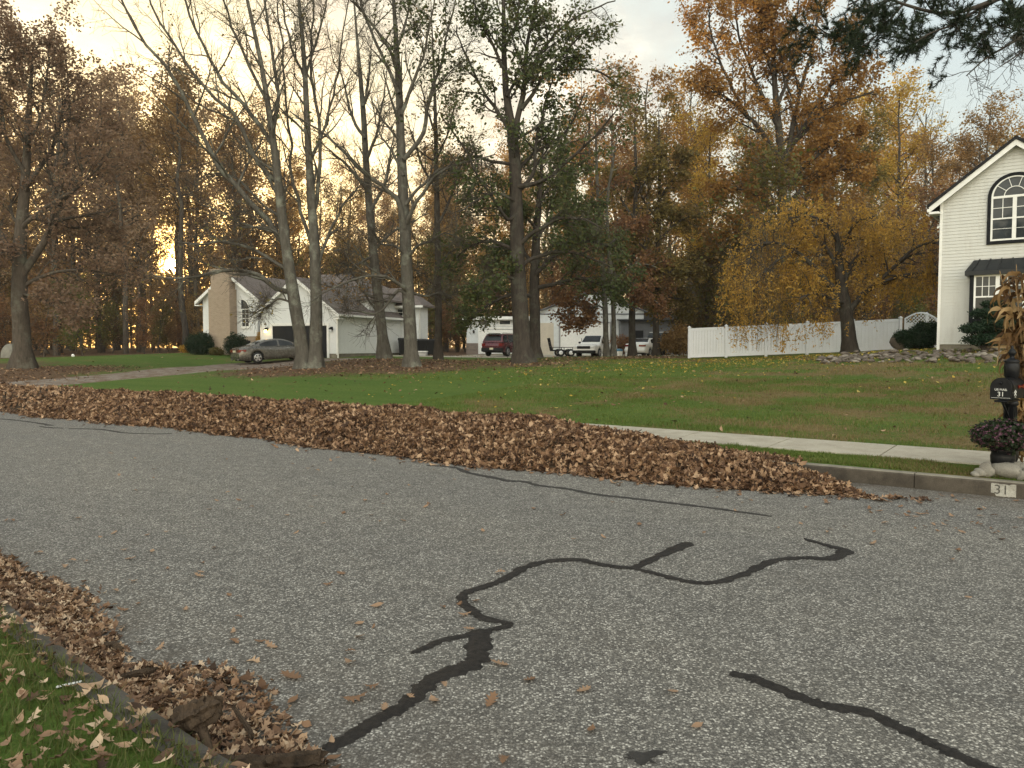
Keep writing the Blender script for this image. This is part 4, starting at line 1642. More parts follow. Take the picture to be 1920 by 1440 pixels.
# arched window
wx0, wx1, wz0, wzs = gx - .80, gx + .80, 3.68, 5.28
mb = MB()
frame = .11
for a, b in ((wx0, wx0 + frame), (wx1 - frame, wx1)):
    mb.box((a, -.065, wz0 + frame), (b, -.002, wzs))
mb.box((wx0, -.066, wz0), (wx1, -.002, wz0 + frame))
arch_band(mb, gx, wzs, .69, .80, -.066, -.002, 30)
win = mb.obj('arched_window', M['black'], H1)
mb = MB()
for a, b in ((wx0 + frame, wx0 + frame + .06), (gx - .06, gx + .06), (wx1 - frame - .06, wx1 - frame)):
    mb.box((a, -.055, wz0 + frame), (b, -.004, wzs - .04))
mb.box((wx0 + frame, -.056, wzs - .04), (wx1 - frame, -.004, wzs + .04))
mb.box((wx0 + frame, -.054, wz0 + frame), (wx1 - frame, -.004, wz0 + frame + .06))
arch_band(mb, gx, wzs + .02, .63, .69, -.055, -.004, 28)
arch_band(mb, gx, wzs + .02, .30, .325, -.045, -.01, 20)
for ang in (36, 72, 108, 144):
    c, s_ = math.cos(R(ang)), math.sin(R(ang))
    mb.prism([(gx + c * .325 - s_ * .010, wzs + .02 + s_ * .325 + c * .010), (gx + c * .325 + s_ * .010, wzs + .02 + s_ * .325 - c * .010),
              (gx + c * .63 + s_ * .010, wzs + .02 + s_ * .63 - c * .010), (gx + c * .63 - s_ * .010, wzs + .02 + s_ * .63 + c * .010)], 1, -.044, -.011)
zm = (wz0 + frame + .06 + wzs - .04) / 2
for a, b in ((wx0 + frame + .06, gx - .06), (gx + .06, wx1 - frame - .06)):
    mb.box((a, -.048, zm - .025), (b, -.008, zm + .025))
    xc = (a + b) / 2
    mb.box((xc - .011, -.04, zm + .025), (xc + .011, -.012, wzs - .04))
    zc = (zm + wzs) / 2
    mb.box((a, -.039, zc - .011), (b, -.013, zc + .011))
    zc = (zm + wz0 + frame + .06) / 2
    mb.box((a, -.036, zc - .008), (b, -.014, zc + .008))
mb.obj('frame', M['white'], win)
mb = MB()
mb.box((wx0 + .12, -.022, wz0 + .12), (wx1 - .12, -.003, wzs))
pts = np.concatenate([arc(gx, wzs, .66, 0, 180, 24)])
mb.prism(pts, 1, -.021, -.0035)
mb.obj('pane', M['glass'], win)
# boxed ground-floor window under its metal roof
bx0, bx1 = gx - 1.22, gx + 1.22
mb = MB()
prof = [(-.62, 2.62), (-.60, 2.78), (0, 3.16), (0, 2.62)]
pv = [(-.60, 2.62), (-.60, 2.74), (-.03, 3.16), (-.03, 2.62)]
mb.add(np.array([[bx0 - .14, -.66, 2.60], [bx1 + .14, -.66, 2.60], [bx1 + .14, -.66, 2.74], [bx0 - .14, -.66, 2.74], [bx0 + .06, -.02, 3.17], [bx1 - .06, -.02, 3.17],
                 [bx0 - .14, -.02, 2.60], [bx1 + .14, -.02, 2.60], [bx0 - .14, -.02, 2.74], [bx1 + .14, -.02, 2.74]]),
       [[0, 1, 2, 3], [3, 2, 5, 4], [0, 3, 8, 6], [3, 4, 8], [1, 7, 9, 2], [2, 9, 5], [0, 6, 7, 1]])
for f_ in np.linspace(.08, .92, 7):
    a = np.array([bx0 - .14 + (bx1 - bx0 + .28) * f_, -.665, 2.745])
    b = np.array([bx0 + .06 + (bx1 - bx0 - .12) * f_, -.025, 3.178])
    mb.add(np.array([a + (-.012, 0, 0), a + (.012, 0, 0), b + (.012, 0, 0), b + (-.012, 0, 0), a + (-.012, 0, .03), a + (.012, 0, .03), b + (.012, 0, .03), b + (-.012, 0, .03)]),
           [[4, 5, 6, 7], [0, 4, 7, 3], [1, 2, 6, 5], [0, 1, 5, 4]])
bay = mb.obj('bay_window', M['metal_roof'], H1)
mb = MB()
mb.box((bx0, -.52, .95), (bx1, -.02, 1.10))
mb.box((bx0, -.52, 1.10), (bx0 + .13, -.02, 2.60))
mb.box((bx1 - .13, -.52, 1.10), (bx1, -.02, 2.60))
mb.obj('casing', M['black'], bay)
for a, b in ((bx0 + .13, bx0 + .83), (bx0 + .83, bx1 - .83), (bx1 - .83, bx1 - .13)):
    sash_window(bay, a, b, 1.10, 2.60, -.47, 3, 2, name='sash')
# ground-floor hints on the recessed part
for a in (6.2, 8.6, 11.0):
    sash_window(H1, a, a + 1.0, 3.7, 5.0, 1.38, 2, 2)
    sash_window(H1, a, a + 1.0, .95, 2.4, 1.38, 2, 2)

# ------------------------------------------------------------------ grey-white house behind the trees (left)
TH = R(20)
h2 = at(632, 671, 50)
h2z = gz(h2[0], h2[1])
# local x runs from the left end of the front to the garage corner, local y goes back
H2 = thing('house', 'pale grey house with brick chimney and dark garage door behind the bare trees', 'house', (h2[0], h2[1], h2z), -TH)
GW, GL, EV, AP = 5.9, 8.7, 2.95, 5.15
gx0 = -GW
mb = MB()
gs_ = (AP - EV) / (GW / 2)
siding(mb, (gx0, 0), (0, 0), .28, AP, lambda z: (max(0, (z - EV) / gs_), min(GW, GW - (z - EV) / gs_)), .13)
siding(mb, (0, 0), (0, GL), .28, EV, None, .13)
siding(mb, (gx0, 4.5), (gx0, 0), .28, EV, None, .13)
mb.box((gx0 + .02, .02, .26), (-.02, GL, EV))
mb.prism([(gx0 + .02, EV), (-.02, EV), (gx0 / 2, AP - .02)], 1, .02, 8)
# left wing with the chimney gable
lx0, lx1, ly, LE, LA, lb = -11.65, -6.95, 1.0, 4.05, 5.75, 1.45
ls_ = (LA - LE) / ((lx1 - lx0) / 2)
LWd = lx1 - lx0
siding(mb, (lx0, ly), (lx1, ly), lb, LA, lambda z: (max(0, (z - LE) / ls_), min(LWd, LWd - (z - LE) / ls_)), .13)
siding(mb, (lx1, ly), (lx1, 4.5), lb, LE, None, .13)
siding(mb, (lx0, 13), (lx0, ly), lb, LE, None, .13)
siding(mb, (lx1, 4.5), (gx0, 4.5), .3, LE, None, .13)
mb.box((lx0 + .02, ly + .02, lb - .01), (lx1 - .02, 12.9, LE))
mb.prism([(lx0 + .02, LE), (lx1 - .02, LE), ((lx0 + lx1) / 2, LA - .02)], 1, ly + .02, 8)
mb.box((lx1 - .03, 4.52, .2), (-.25, 12.9, LE))
# rear right block
siding(mb, (-.5, GL), (1.6, GL), .45, 3.75, None, .13)
siding(mb, (1.6, GL), (1.6, 10), .45, 3.75, None, .13)
mb.box((-.6, GL + .02, .4), (1.58, 9.98, 3.75))
mb.obj('wall', M['siding_grey'], H2)
mb = MB()
mb.box((lx0 + .01, ly + .01, -.8), (lx1 - .01, 12.8, lb - .012))
mb.obj('brick_base', M['brick'], H2)
mb = MB()
mb.box((gx0 + .03, .03, -.8), (-.03, GL, .255))
mb.box((-.55, GL + .03, -.8), (1.55, 9.95, .39))
mb.obj('foundation', M['kerb'], H2)
mb = MB()
# chimney on the gable wall
cx0, cx1 = lx0 + 1.15, lx0 + 2.95
mb.box((cx0, ly - .75, -.8), (cx1, ly - .005, 4.7))
mb.box((cx0 + .12, ly - .62, 4.7), (cx1 - .12, ly + .5, 6.0))
mb.box((cx0 + .06, ly - .68, 6.0), (cx1 - .06, ly + .56, 6.12))
mb.obj('chimney', M['brick'], H2)
# roofs
mb = MB()


def gable_roof(mb, x0, x1, y0, y1, ez, az, ov, oy, th=.12):
    gx_ = (x0 + x1) / 2
    k_ = (az - ez) / (gx_ - x0)
    zl = ez - ov * k_
    slab(mb, (x0 - ov, y0 - oy, zl + .16), (x0 - ov, y1, zl + .16), (gx_, y1, az + .16), (gx_, y0 - oy, az + .16), th)
    slab(mb, (x1 + ov, y1, zl + .16), (x1 + ov, y0 - oy, zl + .16), (gx_, y0 - oy, az + .16), (gx_, y1, az + .16), th)
    return gx_, k_, zl


def rake(mb, x0, x1, y0, ez, az, ov, oy):
    gx_ = (x0 + x1) / 2
    k_ = (az - ez) / (gx_ - x0)
    zl = ez - ov * k_
    for xe, sg in ((x0 - ov, -1), (x1 + ov, 1)):
        slab(mb, (xe, y0 - oy - .03, zl + .155), (xe, y0 - oy + .02, zl + .155), (gx_, y0 - oy + .02, az + .155), (gx_, y0 - oy - .03, az + .155), .24)
        slab(mb, (xe, y0 - oy + .022, zl + .035), (xe, y0, zl + .035), (gx_, y0, az + .035), (gx_, y0 - oy + .022, az + .035), .02)
        mb.box((min(xe, xe - sg * ov), y0 - oy - .025, zl - .16), (max(xe, xe - sg * ov), y0 + .3, zl - .09))


gable_roof(mb, gx0, 0, 0, 9, EV, AP, .4, .35)
gable_roof(mb, lx0, lx1, ly, 9, LE, LA, .4, .35)
# main hip roof
mx0, mx1, my0, my1, mz, mr = lx0 - .1, .35, 4.1, 13.4, LE + .05, 6.35
ry = (my0 + my1) / 2
hip = 4.6
Vh = np.array([[mx0, my0, mz], [mx1, my0, mz], [mx1, my1, mz], [mx0, my1, mz], [mx0 + hip, ry, mr], [mx1 - hip, ry, mr]])
mb.add(np.concatenate([Vh, Vh[:4] - np.array([0, 0, .12])]), [[0, 1, 5, 4], [1, 2, 5], [2, 3, 4, 5], [3, 0, 4], [0, 6, 7, 1], [1, 7, 8, 2], [2, 8, 9, 3], [3, 9, 6, 0], [9, 8, 7, 6]])
Vh = np.array([[-3, GL - .4, 3.8], [2.0, GL - .4, 3.8], [2.0, 10.4, 3.8], [-3, 10.4, 3.8], [-3, 9.6, 5.2], [.2, 9.6, 5.2]])
mb.add(np.concatenate([Vh, Vh[:4] - np.array([0, 0, .12])]), [[0, 1, 5, 4], [1, 2, 5], [2, 3, 4, 5], [3, 0, 4], [0, 6, 7, 1], [1, 7, 8, 2], [2, 8, 9, 3], [9, 8, 7, 6]])
rf = mb.obj('roof', M['shingle_brown'], H2)
for q_ in ((gx0, 0, 0, EV, AP, .4, .35), (lx0, lx1, ly, LE, LA, .4, .35)):
    mb = MB()
    rake(mb, *q_)
    mb.obj('rake_board', M['white'], rf)
mb = MB()
mb.box((.38, -.3, EV - .26), (.50, GL + .1, EV - .12))
mb.box((lx1 - .1, 4.02, LE - .1), (gx0 + .1, 4.1, LE + .06))
mb.box((-.5, GL - .48, 3.62), (2.06, GL - .40, 3.78))
mb.box((-.03, -.04, .2), (.045, .06, EV - .3))
mb.box((gx0 - .045, -.04, .2), (gx0 + .03, .06, EV - .3))
mb2 = MB()
mb2.tube([(.14, -.10, -.3), (.14, -.10, 2.55), (.42, -.2, 2.75)], .045, 8)
mb2.obj('downspout', M['white'], H2)
mb2 = MB()
mb2.tube([(1.62, GL - .07, .0), (1.62, GL - .07, 3.4), (1.9, GL - .44, 3.65)], .05, 8)
mb2.obj('downspout', M['white'], H2)
mb.obj('fascia', M['white'], rf)
# garage door
dx0, dx1 = -4.95, -.72
mb = MB()
for i in range(4):
    mb.box((dx0, -.035, -.3 + i * .60), (dx1, -.022, -.3 + i * .60 + .592))
    for j in range(4):
        w_ = (dx1 - dx0) / 4
        mb.box((dx0 + j * w_ + .12, -.044, -.3 + i * .60 + .11), (dx0 + (j + 1) * w_ - .12, -.035, -.3 + i * .6 + .48))
mb.box((dx0, -.021, -.31), (dx1, -.012, 2.09))
gd_ = mb.obj('garage_door', M['door_black'], H2)
mb = MB()
mb.box((dx0 - .16, -.07, -.3), (dx0, -.017, 2.12))
mb.box((dx1, -.07, -.3), (dx1 + .16, -.017, 2.12))
mb.box((dx0 - .16, -.072, 2.12), (dx1 + .16, -.017, 2.28))
mb.obj('door_frame', M['white'], gd_)
# wall lanterns
for xx, lit in ((dx0 - .45, True), (dx1 + .38, False)):
    mb = MB()
    mb.box((xx - .06, -.05, 1.78), (xx + .06, -.017, 2.02))
    mb.tube([(xx, -.04, 1.95), (xx, -.16, 2.0), (xx, -.2, 1.96)], .016, 6)
    mb.lathe([(.015, 2.0), (.13, 1.88), (.12, 1.85), (.02, 1.85)], 10, c=(xx, -.2, 0))
    lan = mb.obj('wall_lantern', M['black'], H2)
    if lit:
        lan['label'] = 'wall lantern left of the garage door, lit'
    MB().lathe([(.055, 1.66), (.08, 1.70), (.085, 1.84), (.05, 1.85)], 10, c=(xx, -.2, 0)).obj('bulb', M['lamp_warm'] if lit else M['clear_lens'], lan)
# tall windows with curved heads either side of the chimney
for a, b, flip in ((lx0 + .52, lx0 + 1.02, 1), (lx0 + 3.35, lx0 + 4.05, 0)):
    wz0, wz1 = lb + .62, 3.35
    mb = MB()
    frame_rect(mb, a, b, wz0, wz1, .07, ly - .06, ly - .002)
    mb.box((a - .08, ly - .09, wz0 - .09), (b + .08, ly - .002, wz0))
    zm = wz0 + (wz1 - wz0) * .48
    mb.box((a + .07, ly - .05, zm - .03), (b - .07, ly - .006, zm + .03))
    xm = (a + b) / 2
    for z_a, z_b in ((wz0 + .07, zm - .03), (zm + .03, wz1 - .07)):
        mb.box((xm - .012, ly - .045, z_a), (xm + .012, ly - .012, z_b))
        mb.box((a + .07, ly - .044, (z_a + z_b) / 2 - .012), (b - .07, ly - .013, (z_a + z_b) / 2 + .012))
    # quarter-round head
    r_ = b - a
    cx_ = b if flip else a
    arch_band(mb, cx_, wz1 + .001, r_ - .07, r_, ly - .06, ly - .002, 14, 0, *((90, 180) if flip else (0, 90)))
    win = mb.obj('window', M['white'], H2)
    g = MB().box((a + .06, ly - .03, wz0 + .06), (b - .06, ly - .012, wz1 - .06))
    g.prism(np.concatenate([[[cx_, wz1]], arc(cx_, wz1, r_ - .05, *((90, 180) if flip else (0, 90)), 12)]), 1, ly - .03, ly - .012)
    g.obj('pane', M['glass'], win)
# small window on the rear right wall and basement vents
sash_window(H2, -.3, .25, 3.0, 3.6, GL - .004, 1, 1)
mb = MB()
mb.box((lx1 - 1.15, ly - .012, .82), (lx1 - .65, ly + .005, 1.15))
mb.obj('vent', M['plastic'], H2)

# things along that house
def on(px, py, Y):
    p = at(px, py, Y)
    return p[0], p[1], gz(p[0], p[1])


def bin_(px, Y, label, s_=1.0):
    x, y, z = on(px, 650, Y)
    t = thing('rubbish_bin', label, 'bin', (x, y, z), .3, 'dark bins beside the grey house')
    mb = MB()
    mb.add(np.array([[-.24, -.28, .08], [.24, -.28, .08], [.24, .28, .08], [-.24, .28, .08], [-.30, -.36, 1.0], [.30, -.36, 1.0], [.30, .36, 1.0], [-.30, .36, 1.0]]) * s_,
           [[3, 2, 1, 0], [0, 1, 5, 4], [1, 2, 6, 5], [2, 3, 7, 6], [3, 0, 4, 7], [4, 5, 6, 7]])
    mb.box(np.array((-.32, -.38, .92)) * s_, np.array((.32, -.355, 1.0)) * s_)
    mb.obj('body', M['plastic'], t)
    mb = MB()
    mb.prism([(-.40, 1.0), (.40, 1.0), (.36, 1.07), (0, 1.12), (-.36, 1.06)], 0, -.33, .33)
    mb.V[-1] = mb.V[-1] * s_
    mb.obj('lid', M['plastic'], t)
    for sx in (-1, 1):
        MB().lathe([(.02, -.03), (.10, -.03), (.10, .03), (.02, .03)], 14, c=(sx * .25, .28, .10), axis=0).obj('wheel', M['rubber'], t)
    return t


bin_(757, 57.0, 'black wheeled bin at the rear corner of the grey house', 1.15)
bin_(790, 57.4, 'black wheeled bin right of the downspout behind the bare tree', 1.1)
bin_(806, 57.8, 'black wheeled bin furthest from the grey house', 1.1)
x, y, z = on(788, 655, 55.5)
t = thing('storage_box', 'low white-lidded crate on the grass beside the dark bins', 'crate', (x, y, z))
MB().box((-.5, -.3, .0), (.5, .3, .28), 0, None, .03).obj('body', M['grey_metal'], t)
MB().box((-.53, -.33, .28), (.53, .33, .36), 0, None, .02).obj('lid', M['white'], t)

# ------------------------------------------------------------------ flat-roofed garage and white steel barn behind the yard
b0 = at(875, 664, 68)
B1 = thing('garage', 'low flat-roofed garage with stone base behind the maroon car', 'garage', (b0[0], b0[1], gz(b0[0], b0[1])), 0)
W_, Hh_ = 7.0, 3.0
mb = MB()
mb.box((0, 0, .95), (W_, 8, Hh_))
mb.obj('wall', M['steel_siding'], B1)
MB().box((-.05, -.05, -.5), (W_ + .05, 8, .945)).obj('stone_base', M['stone_clad'], B1)
rf = MB().box((-.35, -.5, Hh_ + .002), (W_ + .1, 8.3, Hh_ + .28)).obj('roof', M['white'], B1)
MB().box((-.05, -.03, 2.42), (W_, -.002, 2.52)).obj('trim_band', M['white'], B1)
for a in (.35, 2.2, 4.0):
    mb = MB()
    frame_rect(mb, 1.0 + a - .35, 2.05 + a - .35, 2.54, 2.98, .07, -.05, -.002)
    wn = mb.obj('window', M['white'], B1)
    MB().box((1.06 + a - .35, -.02, 2.6), (2.0 + a - .35, -.006, 2.92)).obj('pane', M['glass'], wn)
mb = MB()
for i in range(4):
    mb.box((1.2, -.07, .02 + i * .53), (5.6, -.055, .54 + i * .53))
gd_ = mb.obj('garage_door', M['white'], B1)
mb = MB()
mb.box((1.02, -.09, 0), (1.2, -.053, 2.2))
mb.box((5.6, -.09, 0), (5.78, -.053, 2.2))
mb.box((1.02, -.092, 2.2), (5.78, -.053, 2.34))
mb.obj('door_frame', M['white'], gd_)
mb = MB()
mb.box((.55, -.1, 1.85), (.7, -.002, 2.1))
mb.lathe([(.02, 2.1), (.09, 2.05), (.09, 2.02), (.02, 1.8)], 8, c=(.62, -.13, 0))
mb.obj('wall_lantern', M['black'], B1)

b0 = at(1012, 664, 67)
B2 = thing('barn', 'white ribbed steel barn with wide roller door and gabled roof', 'barn', (b0[0], b0[1], gz(b0[0], b0[1])), 0)
BW, BE, BA = 9.0, 3.75, 5.4


def ribbed(mb, x0, x1, z0, zf, y, step=.23, mat=0):
    x = x0
    while x < x1 - .01:
        b = min(x + step, x1)
        m_ = x + (b - x) * .8
        for a_, c_, o_ in ((x, m_, 0), (m_, b, .025)):
            za_, zc_ = zf(a_), zf(c_)
            mb.add(np.array([[a_, y - o_, z0], [c_, y - o_, z0], [c_, y - o_, zc_], [a_, y - o_, za_]]), [[0, 1, 2, 3]], mat)
        mb.add(np.array([[m_, y, z0], [m_, y - .025, z0], [m_, y - .025, zf(m_)], [m_, y, zf(m_)]]), [[0, 1, 2, 3]], mat)
        x = b


bzf = lambda x: BE + (BA - BE) * (1 - abs(x - BW / 2) / (BW / 2))
mb = MB()
ribbed(mb, 0, 1.75, 0, bzf, 0)
ribbed(mb, 6.1, BW, 0, bzf, 0)
ribbed(mb, 1.75, 6.1, 2.75, bzf, 0)
mb.box((0, .03, -.4), (BW, 12, BE))
mb.prism([(0, BE), (BW, BE), (BW / 2, BA)], 1, .03, 12)
mb.obj('wall', M['steel_siding'], B2)
MB().box((.0, -.04, 0), (1.2, -.028, 2.75)).obj('side_panel', M['tan_siding'], B2)
mb = MB()
slab(mb, (-.3, -.35, BE + .0), (-.3, 12.2, BE), (BW / 2, 12.2, BA + .22), (BW / 2, -.35, BA + .22), .08)
slab(mb, (BW + .3, 12.2, BE), (BW + .3, -.35, BE), (BW / 2, -.35, BA + .22), (BW / 2, 12.2, BA + .22), .08)
mb.obj('roof', M['grey_siding'], B2)
mb = MB()
for i in range(5):
    mb.box((1.78, -.02, i * .55), (6.06, -.005, i * .55 + .543))
gd_ = mb.obj('roller_door', M['white'], B2)
mb = MB()
mb.box((1.66, -.06, 0), (1.78, -.03, 2.74))
mb.box((6.06, -.06, 0), (6.18, -.03, 2.74))
mb.box((1.66, -.062, 2.74), (6.18, -.03, 2.86))
mb.obj('door_track', M['grey_metal'], gd_)
MB().box((0, -.05, BE - .28), (BW, -.028, BE - .18)).obj('trim_band', M['grey_siding'], B2)
b0 = at(1163, 664, 66)
B3 = thing('shed', 'dark slate-grey lean-to building at the right of the white barn', 'shed', (b0[0], b0[1], gz(b0[0], b0[1])), 0)
mb = MB()
ribbed(mb, 0, 6, 0, lambda x: 2.9, 0)
mb.box((0, .03, -.4), (6, 8, 2.9))
mb.obj('wall', M['grey_siding'], B3)
mb = MB()
slab(mb, (-.2, -.4, 2.95), (6.2, -.4, 2.95), (6.2, 8, 3.7), (-.2, 8, 3.7), .1)
mb.obj('roof', M['metal_roof'], B3)
MB().box((1.0, -.05, 0), (1.95, -.028, 2.05)).obj('door', M['door_black'], B3)

# ------------------------------------------------------------------ white vinyl fence and its lattice gate
fa, fb = at(1292, 672, 41), at(1687, 655, 39)
px_posts = [1292, 1361, 1436, 1513, 1598, 1687]
pts = []
for px in px_posts:
    t = (px - 1292) / (1687 - 1292)
    Yq = 1 / ((1 - t) / fa[1] + t / fb[1])
    q = at(px, 660, Yq)
    pts.append((q[0], q[1], gz(fa[0], fa[1]) * (1 - t) + 1.52 * t))
F1 = thing('vinyl_fence', 'white vinyl privacy fence running behind the weeping tree', 'fence', pts[0])
o0 = np.array(pts[0])
FH = 1.56
for i, p in enumerate(pts):
    p = np.array(p) - o0
    h = FH + .06
    mb = MB().box((p[0] - .065, p[1] - .065, p[2] - .2), (p[0] + .065, p[1] + .065, p[2] + h), 0, None, .008)
    c = np.array([p[0], p[1], p[2] + h])
    mb.box(c + (-.085, -.085, 0), c + (.085, .085, .03))
    mb.add(np.array([c + (-.075, -.075, .03), c + (.075, -.075, .03), c + (.075, .075, .03), c + (-.075, .075, .03), c + (0, 0, .10)]), [[0, 1, 4], [1, 2, 4], [2, 3, 4], [3, 0, 4]])
    mb.obj('post', M['vinyl'], F1)
for a, b in zip(pts[:-1], pts[1:]):
    a, b = np.array(a) - o0, np.array(b) - o0
    t = (b - a) / np.linalg.norm(b - a)
    nn = np.array([t[1], -t[0], 0])
    L = np.linalg.norm((b - a)[:2])
    mb = MB()
    n_b = 12
    for j in range(n_b):
        f0, f1 = (.07 + (L - .14) * j / n_b) / L, (.07 + (L - .14) * (j + 1) / n_b - .008) / L
        q0, q1 = a + (b - a) * f0, a + (b - a) * f1
        V = [q0 - nn * .012 + (0, 0, .06), q1 - nn * .012 + (0, 0, .06), q1 - nn * .012 + (0, 0, FH - .02), q0 - nn * .012 + (0, 0, FH - .02)]
        V += [v + nn * .024 for v in V]
        mb.add(np.array(V), [[3, 2, 1, 0], [4, 5, 6, 7], [0, 1, 5, 4], [2, 3, 7, 6], [1, 2, 6, 5], [3, 0, 4, 7]])
    for zz, hh in ((.03, .15), (FH - .12, .15)):
        q0, q1 = a + (b - a) * .065 / L, b - (b - a) * .065 / L
        V = [q0 - nn * .026 + (0, 0, zz), q1 - nn * .026 + (0, 0, zz), q1 - nn * .026 + (0, 0, zz + hh), q0 - nn * .026 + (0, 0, zz + hh)]
        V += [v + nn * .052 for v in V]
        mb.add(np.array(V), [[3, 2, 1, 0], [4, 5, 6, 7], [0, 1, 5, 4], [2, 3, 7, 6], [1, 2, 6, 5], [3, 0, 4, 7]])
    mb.obj('panel', M['vinyl'], F1)
x, y, z = on(1690, 655, 39.05)
t = thing('lattice_gate', 'white arched gate with lattice top beside the cream house', 'gate', (x + .12, y, z + .05), -.15)
mb = MB()
mb.box((0, -.03, .05), (.09, .03, 1.45))
mb.box((1.45, -.03, .05), (1.54, .03, 1.45))
mb.box((.09, -.028, 1.18), (1.45, .028, 1.27))
mb.box((.09, -.028, .05), (1.45, .028, .17))
for j in range(8):
    mb.box((.09 + j * .17, -.012, .17), (.09 + j * .17 + .164, .012, 1.18))
mb.obj('frame', M['vinyl'], t)
mb = MB()
n = 20
xs = np.linspace(0, 1.54, n)
zt = 1.42 + .32 * np.sin(np.linspace(0, PI, n))
V = np.zeros((n, 4, 3))
for j, (dy, dz) in enumerate(((-.03, 0), (.03, 0), (.03, .08), (-.03, .08))):
    V[:, j, 0], V[:, j, 1], V[:, j, 2] = xs, dy, zt + dz
i, j = np.meshgrid(np.arange(n - 1), np.arange(4), indexing='ij')
mb.add(V.reshape(-1, 3), np.stack([i * 4 + j, i * 4 + (j + 1) % 4, (i + 1) * 4 + (j + 1) % 4, (i + 1) * 4 + j], -1).reshape(-1, 4))
mb.obj('arch', M['vinyl'], t)
mb = MB()
for sgn, yy in ((1, -.008), (-1, .008)):
    for c0 in np.arange(-1.0, 2.6, .17):
        P_ = []
        for u in np.linspace(0, 1, 12):
            zz = 1.27 + u * .5
            xx = c0 + sgn * u * .5
            top = 1.44 + .32 * math.sin(PI * min(1, max(0, xx / 1.54)))
            if .09 < xx < 1.45 and zz < top:
                P_.append((xx, yy, zz))
        if len(P_) > 1:
            mb.tube(P_, .017, 4, cap=False, smooth=False)
mb.obj('lattice', M['vinyl'], t)
x, y, z = on(1752, 655, 38)
t = thing('fence_post', 'white fence post with a cap between the gate and the cream house', 'post', (x - .1, y + .6, z))
MB().box((-.065, -.065, -.2), (.065, .065, 1.7), 0, None, .008).obj('shaft', M['vinyl'], t)
MB().lathe([(.11, 1.7), (.11, 1.74), (.02, 1.82)], 4, smooth=False).obj('cap', M['vinyl'], t)
